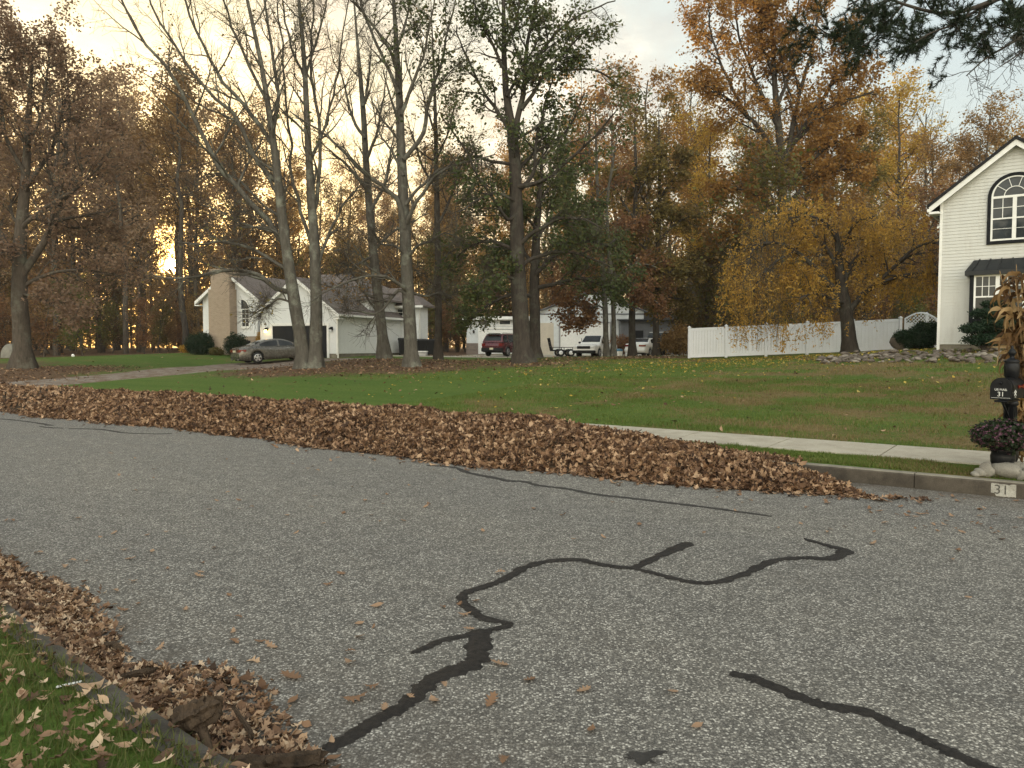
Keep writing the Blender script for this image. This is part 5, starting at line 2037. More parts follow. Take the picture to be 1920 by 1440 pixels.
# ------------------------------------------------------------------ vehicles: x forward, rear bumper at x = 0
def vehicle(name, label, cat, loc, head, L, W, deck, roof, xr, xf, wr, sill=.2, zb=None, wg=.90, wt=.70, paint='white_paint', rim='rim', pillars=(), tail=None, lamp=None,
            lower=None, bumper=None, side_win=True, boxy=.18, rear_win=(.0, .25), front_win=(.75, 1.0), group=None, bed=None, roof_mat=None, ndark=False):
    t = thing(name, label, cat, loc, head, group)
    deck = np.array(deck, float)
    X = np.unique(np.round(np.concatenate([np.linspace(0, L, 70), xr + np.linspace(-wr - .1, wr + .1, 25), xf + np.linspace(-wr - .1, wr + .1, 25)]), 4))
    X = X[(X >= 0) & (X <= L)]
    zt = np.interp(X, deck[:, 0], deck[:, 1])
    hw = W / 2 * (1 - boxy * (np.clip((.55 - X) / .55, 0, 1) ** 2.2) - boxy * 1.25 * (np.clip((X - L + .8) / .8, 0, 1) ** 2.2))
    zs = np.full(len(X), sill)
    zs = np.where(X < .35, sill + .08 * (1 - X / .35), zs)
    zs = np.where(X > L - .35, sill + .05, zs)
    ra = wr + .055
    for xc in (xr, xf):
        dd = np.clip(ra ** 2 - (X - xc) ** 2, 0, None)
        zs = np.maximum(zs, np.where(dd > 0, wr + np.sqrt(dd) * 1.0, 0))
    zs = np.minimum(zs, zt - .12)
    rows = []
    for x, z0, z1, h in zip(X, zs, zt, hw):
        sec = [(0, z0 + .04), (h * .90, z0 + .02), (h * .975, z0), (h, z0 + (z1 - z0) * .35), (h * .99, z0 + (z1 - z0) * .72), (h * .965, z1 - .07), (h * .90, z1 - .012), (h * .6, z1 + .012), (0, z1 + .018)]
        rows.append([(x, y, z) for y, z in sec] + [(x, -y, z) for y, z in sec[-2::-1]])
    G = np.array(rows)
    mb = MB().grid(G)
    for e, rev in ((0, True), (-1, False)):
        idx = list(range(len(G[e])))
        mb.add(G[e], [idx if rev else idx[::-1]])
    # roof and pillars
    rp = resample([(x, 0, z, 1) for x, z in roof], 40)[0][:, [0, 2]]
    zbelt = np.interp(rp[:, 0], deck[:, 0], deck[:, 1]) - .01
    zr = rp[:, 1].max()

    def yw(z):
        return W / 2 * (wg + (wt - wg) * np.clip((z - zbelt.mean()) / (zr - zbelt.mean()), 0, 1.05))
    n = len(rp)
    V = []
    for (x, z), b in zip(rp, zbelt):
        b = min(b, z - .0)
        y1, y0 = yw(z), yw(b)
        V.append([(x, y0, b), (x, yw(b + (z - b) * .5), b + (z - b) * .5), (x, y1, z - .025 * (z - b > .06)), (x, y1 * .93, z), (x, 0, z + .012), (x, -y1 * .93, z), (x, -y1, z - .025 * (z - b > .06)),
                  (x, -yw(b + (z - b) * .5), b + (z - b) * .5), (x, -y0, b)])
    mb.grid(np.array(V))
    mb.obj('body', M[paint], t)
    MB().box((.25, -W / 2 * .78, sill - .02), (L - .25, W / 2 * .78, min(deck[:, 1]) - .12)).obj('underbody', M['plastic'], t)
    # glass, set just proud of the shell
    s_ = np.linspace(0, 1, n)

    def pane(a, b, nm, inset=.90):
        m = (s_ >= a) & (s_ <= b)
        q = rp[m]
        T = np.gradient(q, axis=0)
        T /= np.linalg.norm(T, axis=1, keepdims=True)
        q = q + np.stack([-T[:, 1], T[:, 0]], 1) * .014
        yy = yw(q[:, 1]) * inset
        Gp = np.stack([np.stack([np.full(len(q), 0) + q[:, 0], yy * f, q[:, 1] + .012 * (1 - abs(f))], -1) for f in np.linspace(-1, 1, 7)], 1)
        return MB().grid(Gp).obj(nm, M['car_glass'], t)
    pane(*rear_win, 'rear_window', .86)
    pane(*front_win, 'windscreen')
    if side_win:
        x_a, x_b = side_win if isinstance(side_win, tuple) else (rp[0, 0] + .25, rp[-1, 0] - .25)
        xs = np.linspace(x_a, x_b, 40)
        ztop = np.interp(xs, rp[:, 0], rp[:, 1]) - .075
        zbot = np.interp(xs, deck[:, 0], deck[:, 1]) + .025
        cuts = [x_a] + list(pillars) + [x_b]
        for c0, c1 in zip(cuts[:-1], cuts[1:]):
            m = (xs >= c0 + (.03 if c0 != x_a else 0)) & (xs <= c1 - (.03 if c1 != x_b else 0)) & (ztop > zbot + .03)
            if m.sum() < 2:
                continue
            for sg in (-1, 1):
                Gp = np.stack([np.stack([xs[m], sg * (yw(zbot[m] * (1 - f) + ztop[m] * f) + .010), zbot[m] * (1 - f) + ztop[m] * f], -1) for f in (0, .5, 1)], 1)
                MB().grid(Gp).obj('side_window', M['car_glass'], t)
    # wheels
    for xc in (xr, xf):
        for sg in (-1, 1):
            yc = sg * (W / 2 - .115)
            mb = MB().lathe([(wr * .66, -.10), (wr * .93, -.105), (wr, -.07), (wr, .07), (wr * .93, .105), (wr * .66, .10)], 26, c=(xc, yc, wr), axis=1)
            wh = mb.obj('wheel', M['rubber'], t)
            mb = MB()
            o_ = sg * .092
            mb.lathe([(wr * .58, -.02), (wr * .67, -.02), (wr * .67, .02), (wr * .58, .02)], 24, c=(xc, yc + o_ + sg * .02, wr), axis=1, cap=False)
            for a in np.arange(5) * 2 * PI / 5 + .3:
                c, s2 = math.cos(a), math.sin(a)
                q = np.array([(.03, -.035), (wr * .62, -.05), (wr * .62, .05), (.03, .035)])
                mb.prism(np.stack([xc + q[:, 0] * c - q[:, 1] * s2, wr + q[:, 0] * s2 + q[:, 1] * c], 1), 1, yc + o_ + sg * .005, yc + o_ + sg * .025)
            mb.lathe([(.0, -.02), (.07, -.02), (.06, .025), (.0, .03)], 12, c=(xc, yc + o_ + sg * .01, wr), axis=1)
            mb.obj('rim', M[rim], wh)
            MB().lathe([(.0, -.01), (wr * .6, -.01), (wr * .6, .0), (.0, .0)], 20, c=(xc, yc + sg * .06, wr), axis=1).obj('brake_disc', M['plastic'], wh)
    # lights, bumpers, plate, mirrors
    zd = deck[0, 1]
    if tail:
        (y0, y1, z0, z1, wrap) = tail
        for sg in (-1, 1):
            e = hw[0]
            f = np.array([[-.018, sg * y0, z0], [-.012, sg * min(y1, e), z0], [wrap, sg * (np.interp(wrap, X, hw) + .012), z0 + .03],
                          [-.018, sg * y0, z1], [-.012, sg * min(y1, e), z1], [wrap, sg * (np.interp(wrap, X, hw) + .012), z1 - .01]])
            f2 = f + np.array([.03, -sg * .03, 0])
            MB().add(np.concatenate([f, f2]), [[0, 1, 4, 3], [1, 2, 5, 4], [0, 3, 9, 6], [3, 4, 10, 9], [4, 5, 11, 10], [0, 6, 7, 1], [1, 7, 8, 2], [2, 8, 11, 5]]).obj('taillight', M['red_lens'], t)
    if lamp:
        (y0, y1, z0, z1) = lamp
        for sg in (-1, 1):
            MB().box((L - .10, min(sg * y0, sg * y1), z0), (L + .022, max(sg * y0, sg * y1), z1), 0, None, .02).obj('headlight', M['clear_lens'], t)
    for side, z0, z1, mt in (bumper or ()):
        hb = hw[0 if side == 'rear' else -1] * 1.06
        x0, x1 = (-.05, .22) if side == 'rear' else (L - .22, L + .06)
        MB().box((x0, -hb, z0), (x1, hb, z1), 0, None, .05).obj('bumper', M[mt], t)
    for sg in (-1, 1):
        xm = rp[-1, 0] - .32
        zm = np.interp(xm, deck[:, 0], deck[:, 1]) + .10
        MB().box((xm - .06, min(sg * (W / 2 - .02), sg * (W / 2 + .17)), zm - .07), (xm + .06, max(sg * (W / 2 - .02), sg * (W / 2 + .17)), zm + .07), 0, None, .035).obj('mirror', M['plastic' if ndark else paint], t)
    return t


def plate(t, x, z, w_=.30, h=.15, face=-1, parent=None):
    MB().box((x - .006, -w_ / 2, z), (x + .006, w_ / 2, z + h)).obj('number_plate', M['plate'], t)


# heading: +x forward; image: a car seen from the rear right drives away and to the right
cw = at(483, 685, 46.2)
fw = at(553, 677, 47.8)
hd = math.atan2(1.75, 2.25)
xr_, xf_ = 1.06, 3.91
mid = np.array([cw[0], cw[1]]) + np.array([math.cos(hd), math.sin(hd)]) * (2.45 - xr_) + np.array([-math.sin(hd), math.cos(hd)]) * .78
org = mid - np.array([math.cos(hd), math.sin(hd)]) * 2.45
zc = gz(*org)
deckA = [(0, .62), (.05, .86), (.12, .955), (.6, 1.00), (1.3, .985), (2.6, .945), (3.35, .935), (3.6, .90), (4.3, .80), (4.75, .68), (4.9, .50)]
car1 = vehicle('parked_car', 'silver-grey four-door coupe car on the leafy driveway by the garage', 'car', (org[0], org[1], zc + .045), hd, 4.9, 1.87, deckA,
               [(.62, .985), (1.1, 1.15), (1.6, 1.315), (2.1, 1.392), (2.6, 1.385), (3.0, 1.29), (3.35, 1.12), (3.68, .90)], xr_, xf_, .335, .19, paint='silver_paint',
               pillars=(2.42,), tail=(.42, .86, .70, .86, .38), lamp=(.40, .78, .56, .68), wt=.66, wg=.93, boxy=.16, rear_win=(.05, .34), front_win=(.70, .95), side_win=(1.25, 3.3))
car1.rotation_euler = (0, -math.atan2(.16, 2.85), hd)
plate(car1, -.02, .70, .50, .12)
for sg in (-1, 1):
    MB().tube([(.03, sg * .55, .27), (-.05, sg * .55, .27)], .045, 10).obj('exhaust', M['grey_metal'], car1)
    for xd in (1.75, 2.85):
        MB().box((xd, sg * .935 - .012, .80), (xd + .2, sg * .935 + .012, .83), 0, None, .008).obj('door_handle', M['rim'], car1)
for zz, x0 in ((.40, -.04),):
    MB().box((x0, -.80, .36), (x0 + .05, .80, .40)).obj('bumper_trim', M['plastic'], car1)

# maroon sport-utility car, seen from behind
p = at(922, 669, 59.3)
hd = R(62)
org = np.array([p[0], p[1]])
suv = vehicle('parked_car', 'dark maroon sport-utility car with roof box behind the big oak', 'car', (org[0], org[1], gz(org[0], org[1]) + .02), hd, 4.75, 1.9,
              [(0, .80), (.05, 1.02), (.12, 1.08), (3.2, 1.06), (3.5, 1.05), (4.4, .98), (4.65, .85), (4.75, .6)],
              [(.10, 1.10), (.30, 1.50), (.55, 1.70), (1.4, 1.745), (2.4, 1.72), (3.0, 1.45), (3.45, 1.06)], .95, 3.75, .365, .30, paint='maroon_paint', rim='grey_metal', pillars=(1.1, 2.1),
              tail=(.62, .93, .80, 1.02, .25), lamp=(.5, .85, .7, .85), wt=.76, wg=.94, boxy=.07, rear_win=(.03, .22), front_win=(.75, .96), bumper=(('rear', .36, .66, 'plastic'),), ndark=True)
plate(suv, -.06, .52, .32, .16)
MB().box((.02, -.72, .80), (-.03 + .04, .72, .84)).obj('trim_strip', M['rim'], suv)
mb = MB()
for sg in (-1, 1):
    mb.tube([(.6, sg * .62, 1.74), (.7, sg * .62, 1.80), (2.5, sg * .62, 1.80), (2.6, sg * .62, 1.74)], .022, 6)
mb.obj('roof_rail', M['plastic'], suv)
MB().box((.12, -.62, 1.70), (.5, .62, 1.745), 0, None, .02).obj('spoiler', M['plastic'], suv)

# white compact pickup, seen from the front
p = at(1094, 672, 55.3)
hd = R(-118)
fwd = np.array([math.cos(hd), math.sin(hd)])
org = np.array([p[0], p[1]]) - fwd * 4.75
pk = vehicle('pickup_truck', 'white compact pickup truck facing the road before the roller door', 'pickup truck', (org[0], org[1], gz(p[0], p[1]) + .02), hd, 4.75, 1.75,
             [(0, .92), (.1, 1.0), (1.75, 1.0), (1.85, 1.02), (3.3, 1.02), (3.5, 1.0), (4.5, .94), (4.7, .86), (4.75, .62)],
             [(1.80, 1.02), (1.84, 1.45), (1.95, 1.60), (2.5, 1.64), (2.85, 1.60), (3.15, 1.36), (3.52, 1.0)], .95, 3.75, .345, .34, paint='white_paint', rim='grey_metal', pillars=(2.9,),
             tail=(.70, .86, .62, .9, .1), lamp=(.52, .80, .70, .84), wt=.78, wg=.93, boxy=.05, rear_win=(.05, .18), front_win=(.66, .93), side_win=(2.1, 3.2),
             bumper=(('front', .34, .56, 'plastic'), ('rear', .4, .56, 'grey_metal')), ndark=True)
MB().box((4.70, -.50, .66), (4.775, .50, .86), 0, None, .02).obj('grille', M['plastic'], pk)
MB().box((.16, -.70, 1.012), (1.72, .70, 1.022)).obj('bed_liner', M['plastic'], pk)

# white saloon, seen from behind
p = at(1190, 668, 58)
hd = R(58)
org = np.array([p[0], p[1]])
sd4 = vehicle('parked_car', 'white saloon car parked between two tree trunks in the yard', 'car', (org[0], org[1], gz(org[0], org[1]) + .02), hd, 4.6, 1.75,
              [(0, .62), (.04, .92), (.12, .99), (1.0, 1.0), (2.8, .96), (3.3, .94), (4.2, .84), (4.5, .74), (4.6, .5)],
              [(.85, 1.0), (1.2, 1.24), (1.55, 1.385), (2.2, 1.41), (2.6, 1.37), (3.0, 1.16), (3.35, .95)], 1.0, 3.62, .315, .24, paint='white_paint', rim='grey_metal', pillars=(2.2,),
              tail=(.34, .86, .76, .90, .12), lamp=(.45, .8, .6, .72), wt=.72, wg=.92, boxy=.08, rear_win=(.06, .32), front_win=(.70, .95), side_win=(1.35, 3.1), bumper=(('rear', .38, .60, 'white_paint'),))
plate(sd4, -.06, .64, .30, .14)
# dark pickup with a white cab edge further right
p = at(1222, 667, 60.5)
hd = R(35)
org = np.array([p[0], p[1]])
pk2 = vehicle('pickup_truck', 'dark pickup truck with pale roof half hidden by tree trunks', 'pickup truck', (org[0], org[1], gz(org[0], org[1]) + .02), hd, 4.7, 1.8,
              [(0, 1.0), (.08, 1.12), (1.7, 1.12), (3.3, 1.1), (4.4, 1.02), (4.65, .9), (4.7, .7)],
              [(.12, 1.12), (.3, 1.6), (.5, 1.78), (1.6, 1.8), (2.5, 1.78), (2.9, 1.5), (3.25, 1.1)], .9, 3.6, .38, .42, paint='dark_paint', rim='grey_metal', pillars=(1.2, 2.2),
              tail=(.7, .88, .8, 1.0, .1), lamp=(.5, .8, .75, .9), wt=.80, wg=.94, boxy=.05, rear_win=(.05, .2), front_win=(.74, .95), bumper=(('rear', .45, .62, 'plastic'),))
MB().box((.45, -.74, 1.80), (2.5, .74, 1.85), 0, None, .03).obj('hardtop', M['white_paint'], pk2)

# utility trailer with its raised ramp gate
p = at(1022, 668, 61.5)
tr = thing('utility_trailer', 'low open utility trailer with black ramp gate and white wheels', 'trailer', (p[0] + .2, p[1], gz(p[0], p[1]) + .02), R(4))
mb = MB()
for yy in (-.75, .70):
    mb.box((.3, yy, .42), (3.9, yy + .05, .52))
    mb.box((.3, yy, .70), (3.9, yy + .05, .75))
    for xx in (.3, 1.2, 2.1, 3.0, 3.85):
        mb.box((xx, yy + .004, .52), (xx + .05, yy + .046, .70))
for xx in np.arange(.3, 3.8, .44):
    mb.box((xx, -.70, .43), (xx + .05, .70, .50))
mb.box((3.9, -.03, .43), (5.0, .03, .51))
mb.obj('frame', M['plastic'], tr)
MB().box((.36, -.70, .502), (3.86, .70, .525)).obj('deck', M['wood_cut'], tr)
mb = MB()
q = lambda y, z: (.30 - z * .22, y, .45 + z)
for yy in (-.72, .72):
    mb.tube([q(yy, 0), q(yy, 1.0)], .035, 6)
for zz in (0, .33, .66, 1.0):
    mb.tube([q(-.72, zz), q(.72, zz)], .028, 6)
for yy in np.linspace(-.6, .6, 7):
    mb.tube([q(yy, 0), q(yy, 1.0)], .016, 5)
mb.obj('ramp_gate', M['plastic'], tr)
for xx in (.95, 1.75):
    for sg in (-1, 1):
        wh = MB().lathe([(.17, -.08), (.28, -.085), (.30, -.05), (.30, .05), (.28, .085), (.17, .08)], 20, c=(xx, sg * .86, .30), axis=1).obj('wheel', M['rubber'], tr)
        MB().lathe([(0, -.095), (.06, -.10), (.165, -.086), (.165, .086), (.06, .10), (0, .095)], 16, c=(xx, sg * .86, .30), axis=1).obj('rim', M['rim_white'], wh)
for xx in (2.6, 3.6):
    MB().box((xx, -.76, .75), (xx + .04, -.72, 1.45)).obj('stake', M['plastic'], tr)
# blue-and-white tub and other small yard things
p = at(1160, 669, 54.6)
t = thing('water_cooler', 'blue and white drinks cooler on the ground by the pickup wheel', 'cooler', (p[0], p[1], gz(p[0], p[1])), .4)
MB().lathe([(.24, 0), (.26, .04), (.28, .40), (.28, .46)], 18).obj('body', M['white'], t)
MB().lathe([(.285, .46), (.29, .50), (.28, .58), (.20, .63), (.05, .64)], 18).obj('lid', M['blue_plastic'], t)
p = at(1174, 669, 55.0)
t = thing('fuel_can', 'white jerry can standing beside the blue-lidded cooler', 'can', (p[0] + .1, p[1], gz(p[0], p[1])), .2)
MB().box((-.15, -.12, 0), (.15, .12, .34), 0, None, .05).tube([(-.1, 0, .33), (-.1, 0, .42), (.1, 0, .42), (.1, 0, .33)], .02, 6).obj('body', M['white'], t)
# ------------------------------------------------------------------ mailbox post, corn bundle, mums and stones on the right
def stone_mesh(seed, flat=.6):
    rg = np.random.default_rng(seed)
    nu, nv = 14, 9
    u = np.arange(nu) * 2 * PI / nu
    v = np.linspace(-PI / 2, PI / 2, nv)
    uu, vv = np.meshgrid(u, v, indexing='ij')
    d = np.stack([np.cos(vv) * np.cos(uu), np.cos(vv) * np.sin(uu), np.sin(vv)], -1)
    r = np.ones(d.shape[:2])
    for _ in range(7):
        n_ = nrm(rg.normal(size=3))
        c_ = rg.uniform(.62, .92)
        dp = d @ n_
        r = np.minimum(r, np.where(dp > .05, c_ / np.maximum(dp, .05), 9))
    r = np.clip(r, .5, 1.0)
    for _ in range(3):
        f, ph = rg.normal(size=3) * 2.2, rg.random() * 6
        r += .035 * np.sin(d @ f + ph)
    P = d * r[..., None] * np.array([1, .78, flat])
    P[..., 2] -= P[..., 2].min()
    P = np.concatenate([P, P[:1]], 0)
    return MB().grid(P)


mbx = at(1891, 884, 9.15)
mx, my = mbx[0], mbx[1]
mz = gz(mx, my)
# local x points towards the road, z up
ANG = R(-139)
MBX = thing('mailbox', 'black ornate mailbox numbered 31 on a post beside the corn stalks', 'mailbox', (mx, my, mz), ANG)
mb = MB()
mb.lathe([(.125, 0), (.13, .03), (.115, .06), (.085, .09), (.082, .14), (.095, .18), (.10, .25), (.085, .31), (.062, .34), (.066, .36), (.066, .80), (.082, .82), (.082, .85), (.066, .87),
          (.066, 1.14), (.080, 1.16), (.080, 1.30), (.072, 1.315), (.086, 1.33), (.066, 1.355), (.03, 1.37), (.022, 1.39), (.035, 1.41), (.045, 1.435), (.03, 1.47), (.012, 1.49), (.02, 1.505), (.004, 1.52)], 18)
for a in np.arange(8) * PI / 4:
    mb.tube([(.068 * math.cos(a), .068 * math.sin(a), .37), (.068 * math.cos(a), .068 * math.sin(a), .79)], .006, 5)
mb.obj('post', M['iron'], MBX)
mb = MB()
mb.box((-.10, -.07, .86), (.36, .07, .885), 0, None, .008)
mb.tube([(.30, 0, .86), (.22, 0, .80), (.12, 0, .72), (.055, 0, .66)], .014, 8)
mb.obj('bracket', M['iron'], MBX)
bw, bh, bx0, bx1, bz = .106, .135, -.12, .34, .90


def bx_prof(g=0.0):
    a = np.linspace(0, PI, 18)
    return np.concatenate([[(bw + g, bz - g)], np.stack([(bw + g) * np.cos(a), bz + bh + (bw + g) * np.sin(a)], 1), [(-bw - g, bz - g)]])


mb = MB()
mb.prism(bx_prof(), 0, bx0, bx1, smooth=False)
box = mb.obj('box', M['iron'], MBX)
mb = MB()
mb.prism(bx_prof(.006), 0, bx1 + .001, bx1 + .018)
dr = mb.obj('door', M['iron'], MBX)
MB().prism(bx_prof(.007), 0, bx1 - .05, bx1 - .035).obj('band', M['iron'], box)
MB().prism(bx_prof(.005), 0, bx0 - .004, bx0 + .012).obj('back_plate', M['iron'], box)
mb = MB()
mb.lathe([(.005, 0), (.014, .006), (.010, .02), (.016, .028), (.004, .034)], 10, c=(bx1 + .018, 0, bz + bh + .05), axis=0)
mb.obj('handle', M['iron'], dr)
text('lettering', 'US MAIL', .036, M['letter'], dr, (bx1 + .0195, 0, bz + .108), (PI / 2, 0, PI / 2), .0012)
text('lettering', '31', .075, M['letter'], dr, (bx1 + .0195, 0, bz + .054), (PI / 2, 0, PI / 2), .0012)
MB().box((bx1 + .0185, -bw * .92, bz + .012), (bx1 + .0195, bw * .92, bz + .015)).obj('trim_line', M['letter'], dr)
# the side towards the camera's right carries the flag and a small pale crest
mb = MB()
sy = bw + .006
mb.box((.10, sy, bz + .12), (.13, sy + .006, bz + .16))
mb.box((-.02, sy + .001, bz + .13), (.10, sy + .007, bz + .15))
mb.box((-.06, sy, bz + .115), (-.02, sy + .006, bz + .165))
mb.obj('flag', M['red_lens'], box)
mb = MB()
for dx, dz, r_ in ((.22, .06, .017), (.245, .08, .012), (.195, .08, .012), (.22, .095, .011), (.25, .045, .009), (.19, .045, .009)):
    mb.lathe([(0, 0), (r_, 0), (r_ * .8, .003), (0, .003)], 10, c=(dx, sy - .005, bz + dz), axis=1)
for q in ((.22, .02), (.29, .07)):
    mb.box((q[0] - .02, sy - .004, bz + q[1]), (q[0] + .02, sy - .002, bz + q[1] + .006))
mb.obj('crest', M['letter'], box)
# number stencilled on the kerb face, facing the road
a = on_z(1856, 906, .17)
b = on_z(1903, 912, .17)
s1 = to_sd(a[0], a[1])[0]
s2 = to_sd(b[0], b[1])[0]
sc_, hw_ = (s1 + s2) / 2, abs(s1 - s2) / 2
mb = MB()
n = 15
ez = lambda: rng.normal() * .0035
top = [(sc_ - hw_ + 2 * hw_ * i / (n - 1), .152 + ez()) for i in range(n)]
bot = [(sc_ + hw_ - 2 * hw_ * i / (n - 1), .012 + ez() + (.03 if i < 3 else 0)) for i in range(n)]
V = []
for s, z in top + bot:
    x, y = sd(s, -.0035)
    V.append([x, y, z])
mb.add(np.array(V), [list(range(len(V)))])
mb.obj('kerb_marking', M['paint_patch'], kind='structure')
x, y = sd(sc_ + .02, -.006)
t_ = text('kerb_number', '31', .15, M['stencil'], None, (x, y, .082), (PI / 2, 0, math.atan2(-.6, .8)), .0008)
t_['kind'] = 'structure'

# stones round the foot of the post
G_ST = 'river stones round the mailbox post'
ST = [(1836, 893, .13, .075, 8.9, 'small flat tan stone at the left end of the mailbox stones'), (1845, 897, .16, .12, 8.65, 'pale upright boulder left of the largest mailbox stone'),
      (1881, 900, .34, .14, 8.62, 'largest grey boulder on the kerb under the mailbox'), (1905, 884, .19, .14, 8.85, 'rounded grey stone right of the urn above the largest boulder'),
      (1911, 899, .09, .08, 8.5, 'small grey stone at the right of the largest boulder'), (1880, 882, .12, .08, 9.0, 'mauve flat stone tucked in front of the urn'),
      (1858, 884, .15, .07, 8.95, 'tan stone lying behind the pale upright boulder'), (1866, 879, .13, .07, 9.1, 'small yellowish stone left of the urn foot'),
      (1824, 899, .10, .05, 8.8, 'lowest yellowish pebble at the far left of the mailbox stones'), (1919, 886, .16, .13, 8.8, 'dark blue-grey stone at the right edge of the photo'),
      (1934, 896, .18, .12, 8.6, 'grey stone just beyond the right edge of the mailbox stones')]
for i, (px, py, wd, hh, Y, lb) in enumerate(ST):
    x = at(px, py, Y)[0]
    s, d = to_sd(x, Y)
    d = max(d, .17 + wd * .42)
    x, y = sd(s, d)
    t = stone_mesh(300 + i, .75).obj('stone', M['rock'])
    t.location = (x, y, gz(x, y) - .012)
    t.scale = (wd * .60, wd * .52, hh / .95)
    t.rotation_euler = (0, 0, ANG + 1.57 + rng.normal() * .3)
    tag(t, lb, 'stone', G_ST)

# urn with chrysanthemums, hiding the post's foot
ux, uy = at(1880, 870, 8.95)[:2]
uz = gz(ux, uy)
t = thing('flower_urn', 'black urn planter below the mailbox', 'planter', (ux, uy, uz))
MB().lathe([(.10, 0), (.105, .03), (.07, .06), (.06, .08), (.10, .11), (.125, .17), (.13, .24), (.118, .28), (.135, .30), (.135, .33), (.11, .33), (.10, .28)], 24).obj('bowl', M['iron'], t)
MB().lathe([(.0, .29), (.105, .295)], 20).obj('soil', M['soil'], t)
t = thing('chrysanthemum_plant', 'round purple chrysanthemum plant in the black urn', 'plant', (ux + .02, uy + .0, uz + .29))
mb, mb2, mb3 = MB(), MB(), MB()
n = 1500
u = nrm(rng.normal(size=(n, 3)))
u[:, 2] = u[:, 2] * .9
C = u * np.array([.36, .36, .21]) * (rng.random(n) ** .22)[:, None] + np.array([0, 0, .19])
leaves(mb2, np.concatenate([C[:900] * np.array([.97, .97, .98]), C[:500] * np.array([1.03, 1.03, 1.02])]), .05, 0)
# flower heads: discs of small petals
C = C + nrm(C - (0, 0, .19)) * (.035 * np.sin(C[:, :1] * 30) * np.cos(C[:, 1:2] * 26 + C[:, 2:] * 20))
fc = C[600:]
fc = fc[np.linalg.norm((fc - (0, 0, .19)) / np.array([.36, .36, .21]), axis=1) > .82]
m_ = len(fc)
for kk in range(9):
    out_ = nrm((fc - np.array([0, 0, .19])) / np.array([.36, .36, .21]) ** 2 + rng.normal(size=fc.shape) * .25)
    leaves_dir = nrm(np.cross(out_, rng.normal(size=fc.shape)))
    a = leaves_dir
    b = nrm(np.cross(out_, a))
    s_ = rng.uniform(.018, .028, (m_, 1))
    V = np.stack([fc, fc + a * s_ * .5 + b * s_ * .28 + out_ * .004, fc + a * s_ + out_ * .008, fc + a * s_ * .5 - b * s_ * .28 + out_ * .004], 1)
    mb.add(V.reshape(-1, 3), np.arange(m_ * 4).reshape(m_, 4), 0)
for kk in range(26):
    a = rng.random() * 6.28
    e = np.array([.3 * math.cos(a), .3 * math.sin(a), .12 + .2 * rng.random()])
    mb3.tube([(0, 0, 0), e * .5 + (0, 0, .04), e], [.006, .005, .003], 4, cap=False)
mb3.obj('stems', M['mum_leaf'], t, kind='stuff')
mb2.obj('foliage', M['mum_leaf'], t)
mb.obj('blossoms', M['mum'], t, kind='stuff')

# bundle of corn stalks tied behind the post
cx, cy_ = at(1923, 880, 9.38)[:2]
cz = gz(cx, cy_)
CB = thing('corn_bundle', 'tall dry corn stalk bundle tied up behind the black mailbox', 'corn stalks', (cx, cy_, cz))
tops = []
for i in range(12):
    a = i * 2.4
    r0 = .07 + .09 * rng.random()
    p0 = np.array([r0 * math.cos(a) * 1.3, r0 * math.sin(a) * 1.3, 0])
    p1 = np.array([.06 * math.cos(a), .06 * math.sin(a), .95])
    p2 = np.array([(.10 + .08 * rng.random()) * math.cos(a), (.10 + .08 * rng.random()) * math.sin(a), 1.6])
    p3 = p2 + np.array([.10 * math.cos(a) + rng.normal() * .05, .10 * math.sin(a) + rng.normal() * .05, .62 + .3 * rng.random()])
    c, r = resample([(*p0, .016), (*p1, .014), (*p2, .011), (*p3, .004)], 14)
    mb = MB().tube(c, r, 7)
    for q in range(2, 13, 2):
        mb.lathe([(r[q] * .9, -.008), (r[q] * 1.25, 0), (r[q] * .9, .008)], 7, c=c[q])
    st = mb.obj('stalk', M['corn_stem'], CB)
    tops.append(c)
mb = MB()
for i in range(560):
    c = tops[i % 12]
    z_ = rng.uniform(.34, 1.0) if i % 4 else rng.uniform(.12, .45)
    b = c[int(np.clip(z_ * 13, 1, 13))]
    a = rng.random() * 6.28
    # more of the blades reach towards the street and the camera's left
    if i % 3 == 0:
        a = 3.14 + rng.normal() * .7
    L = rng.uniform(.2, .55)
    dirn = np.array([math.cos(a), math.sin(a), 0])
    side = np.array([-math.sin(a), math.cos(a), 0])
    n = 9
    P_, W_ = [], []
    pos = b.copy()
    pitch = rng.uniform(.2, 1.5)
    tw = rng.normal() * 2.2
    for q in range(n):
        f = q / (n - 1)
        P_.append(pos.copy())
        W_.append((.025 * math.sin(PI * min(1, .14 + f * .9)) + .003) * rng.uniform(.85, 1.15))
        pitch -= rng.uniform(-.15, .75)
        pos = pos + (dirn * math.cos(pitch) * .75 + np.array([0, 0, math.sin(pitch)]) + side * .25 * math.sin(tw + q * .6)) * L / (n - 1)
    G = np.zeros((n, 3, 3))
    for q in range(n):
        ang = tw * .5 + q * .28 * np.sign(tw)
        s_ = side * math.cos(ang) + np.array([0, 0, 1]) * math.sin(ang)
        G[q, 0], G[q, 1], G[q, 2] = P_[q] - s_ * W_[q], P_[q] - np.array([0, 0, W_[q] * .45]), P_[q] + s_ * W_[q]
    mb.grid(G)
mb.obj('leaf_blades', M['corn'], CB, kind='stuff')
mb = MB()
for q in range(3):
    mb.lathe([(.135, .80 + q * .03), (.145, .815 + q * .03), (.135, .83 + q * .03)], 20, c=(0, 0, .05))
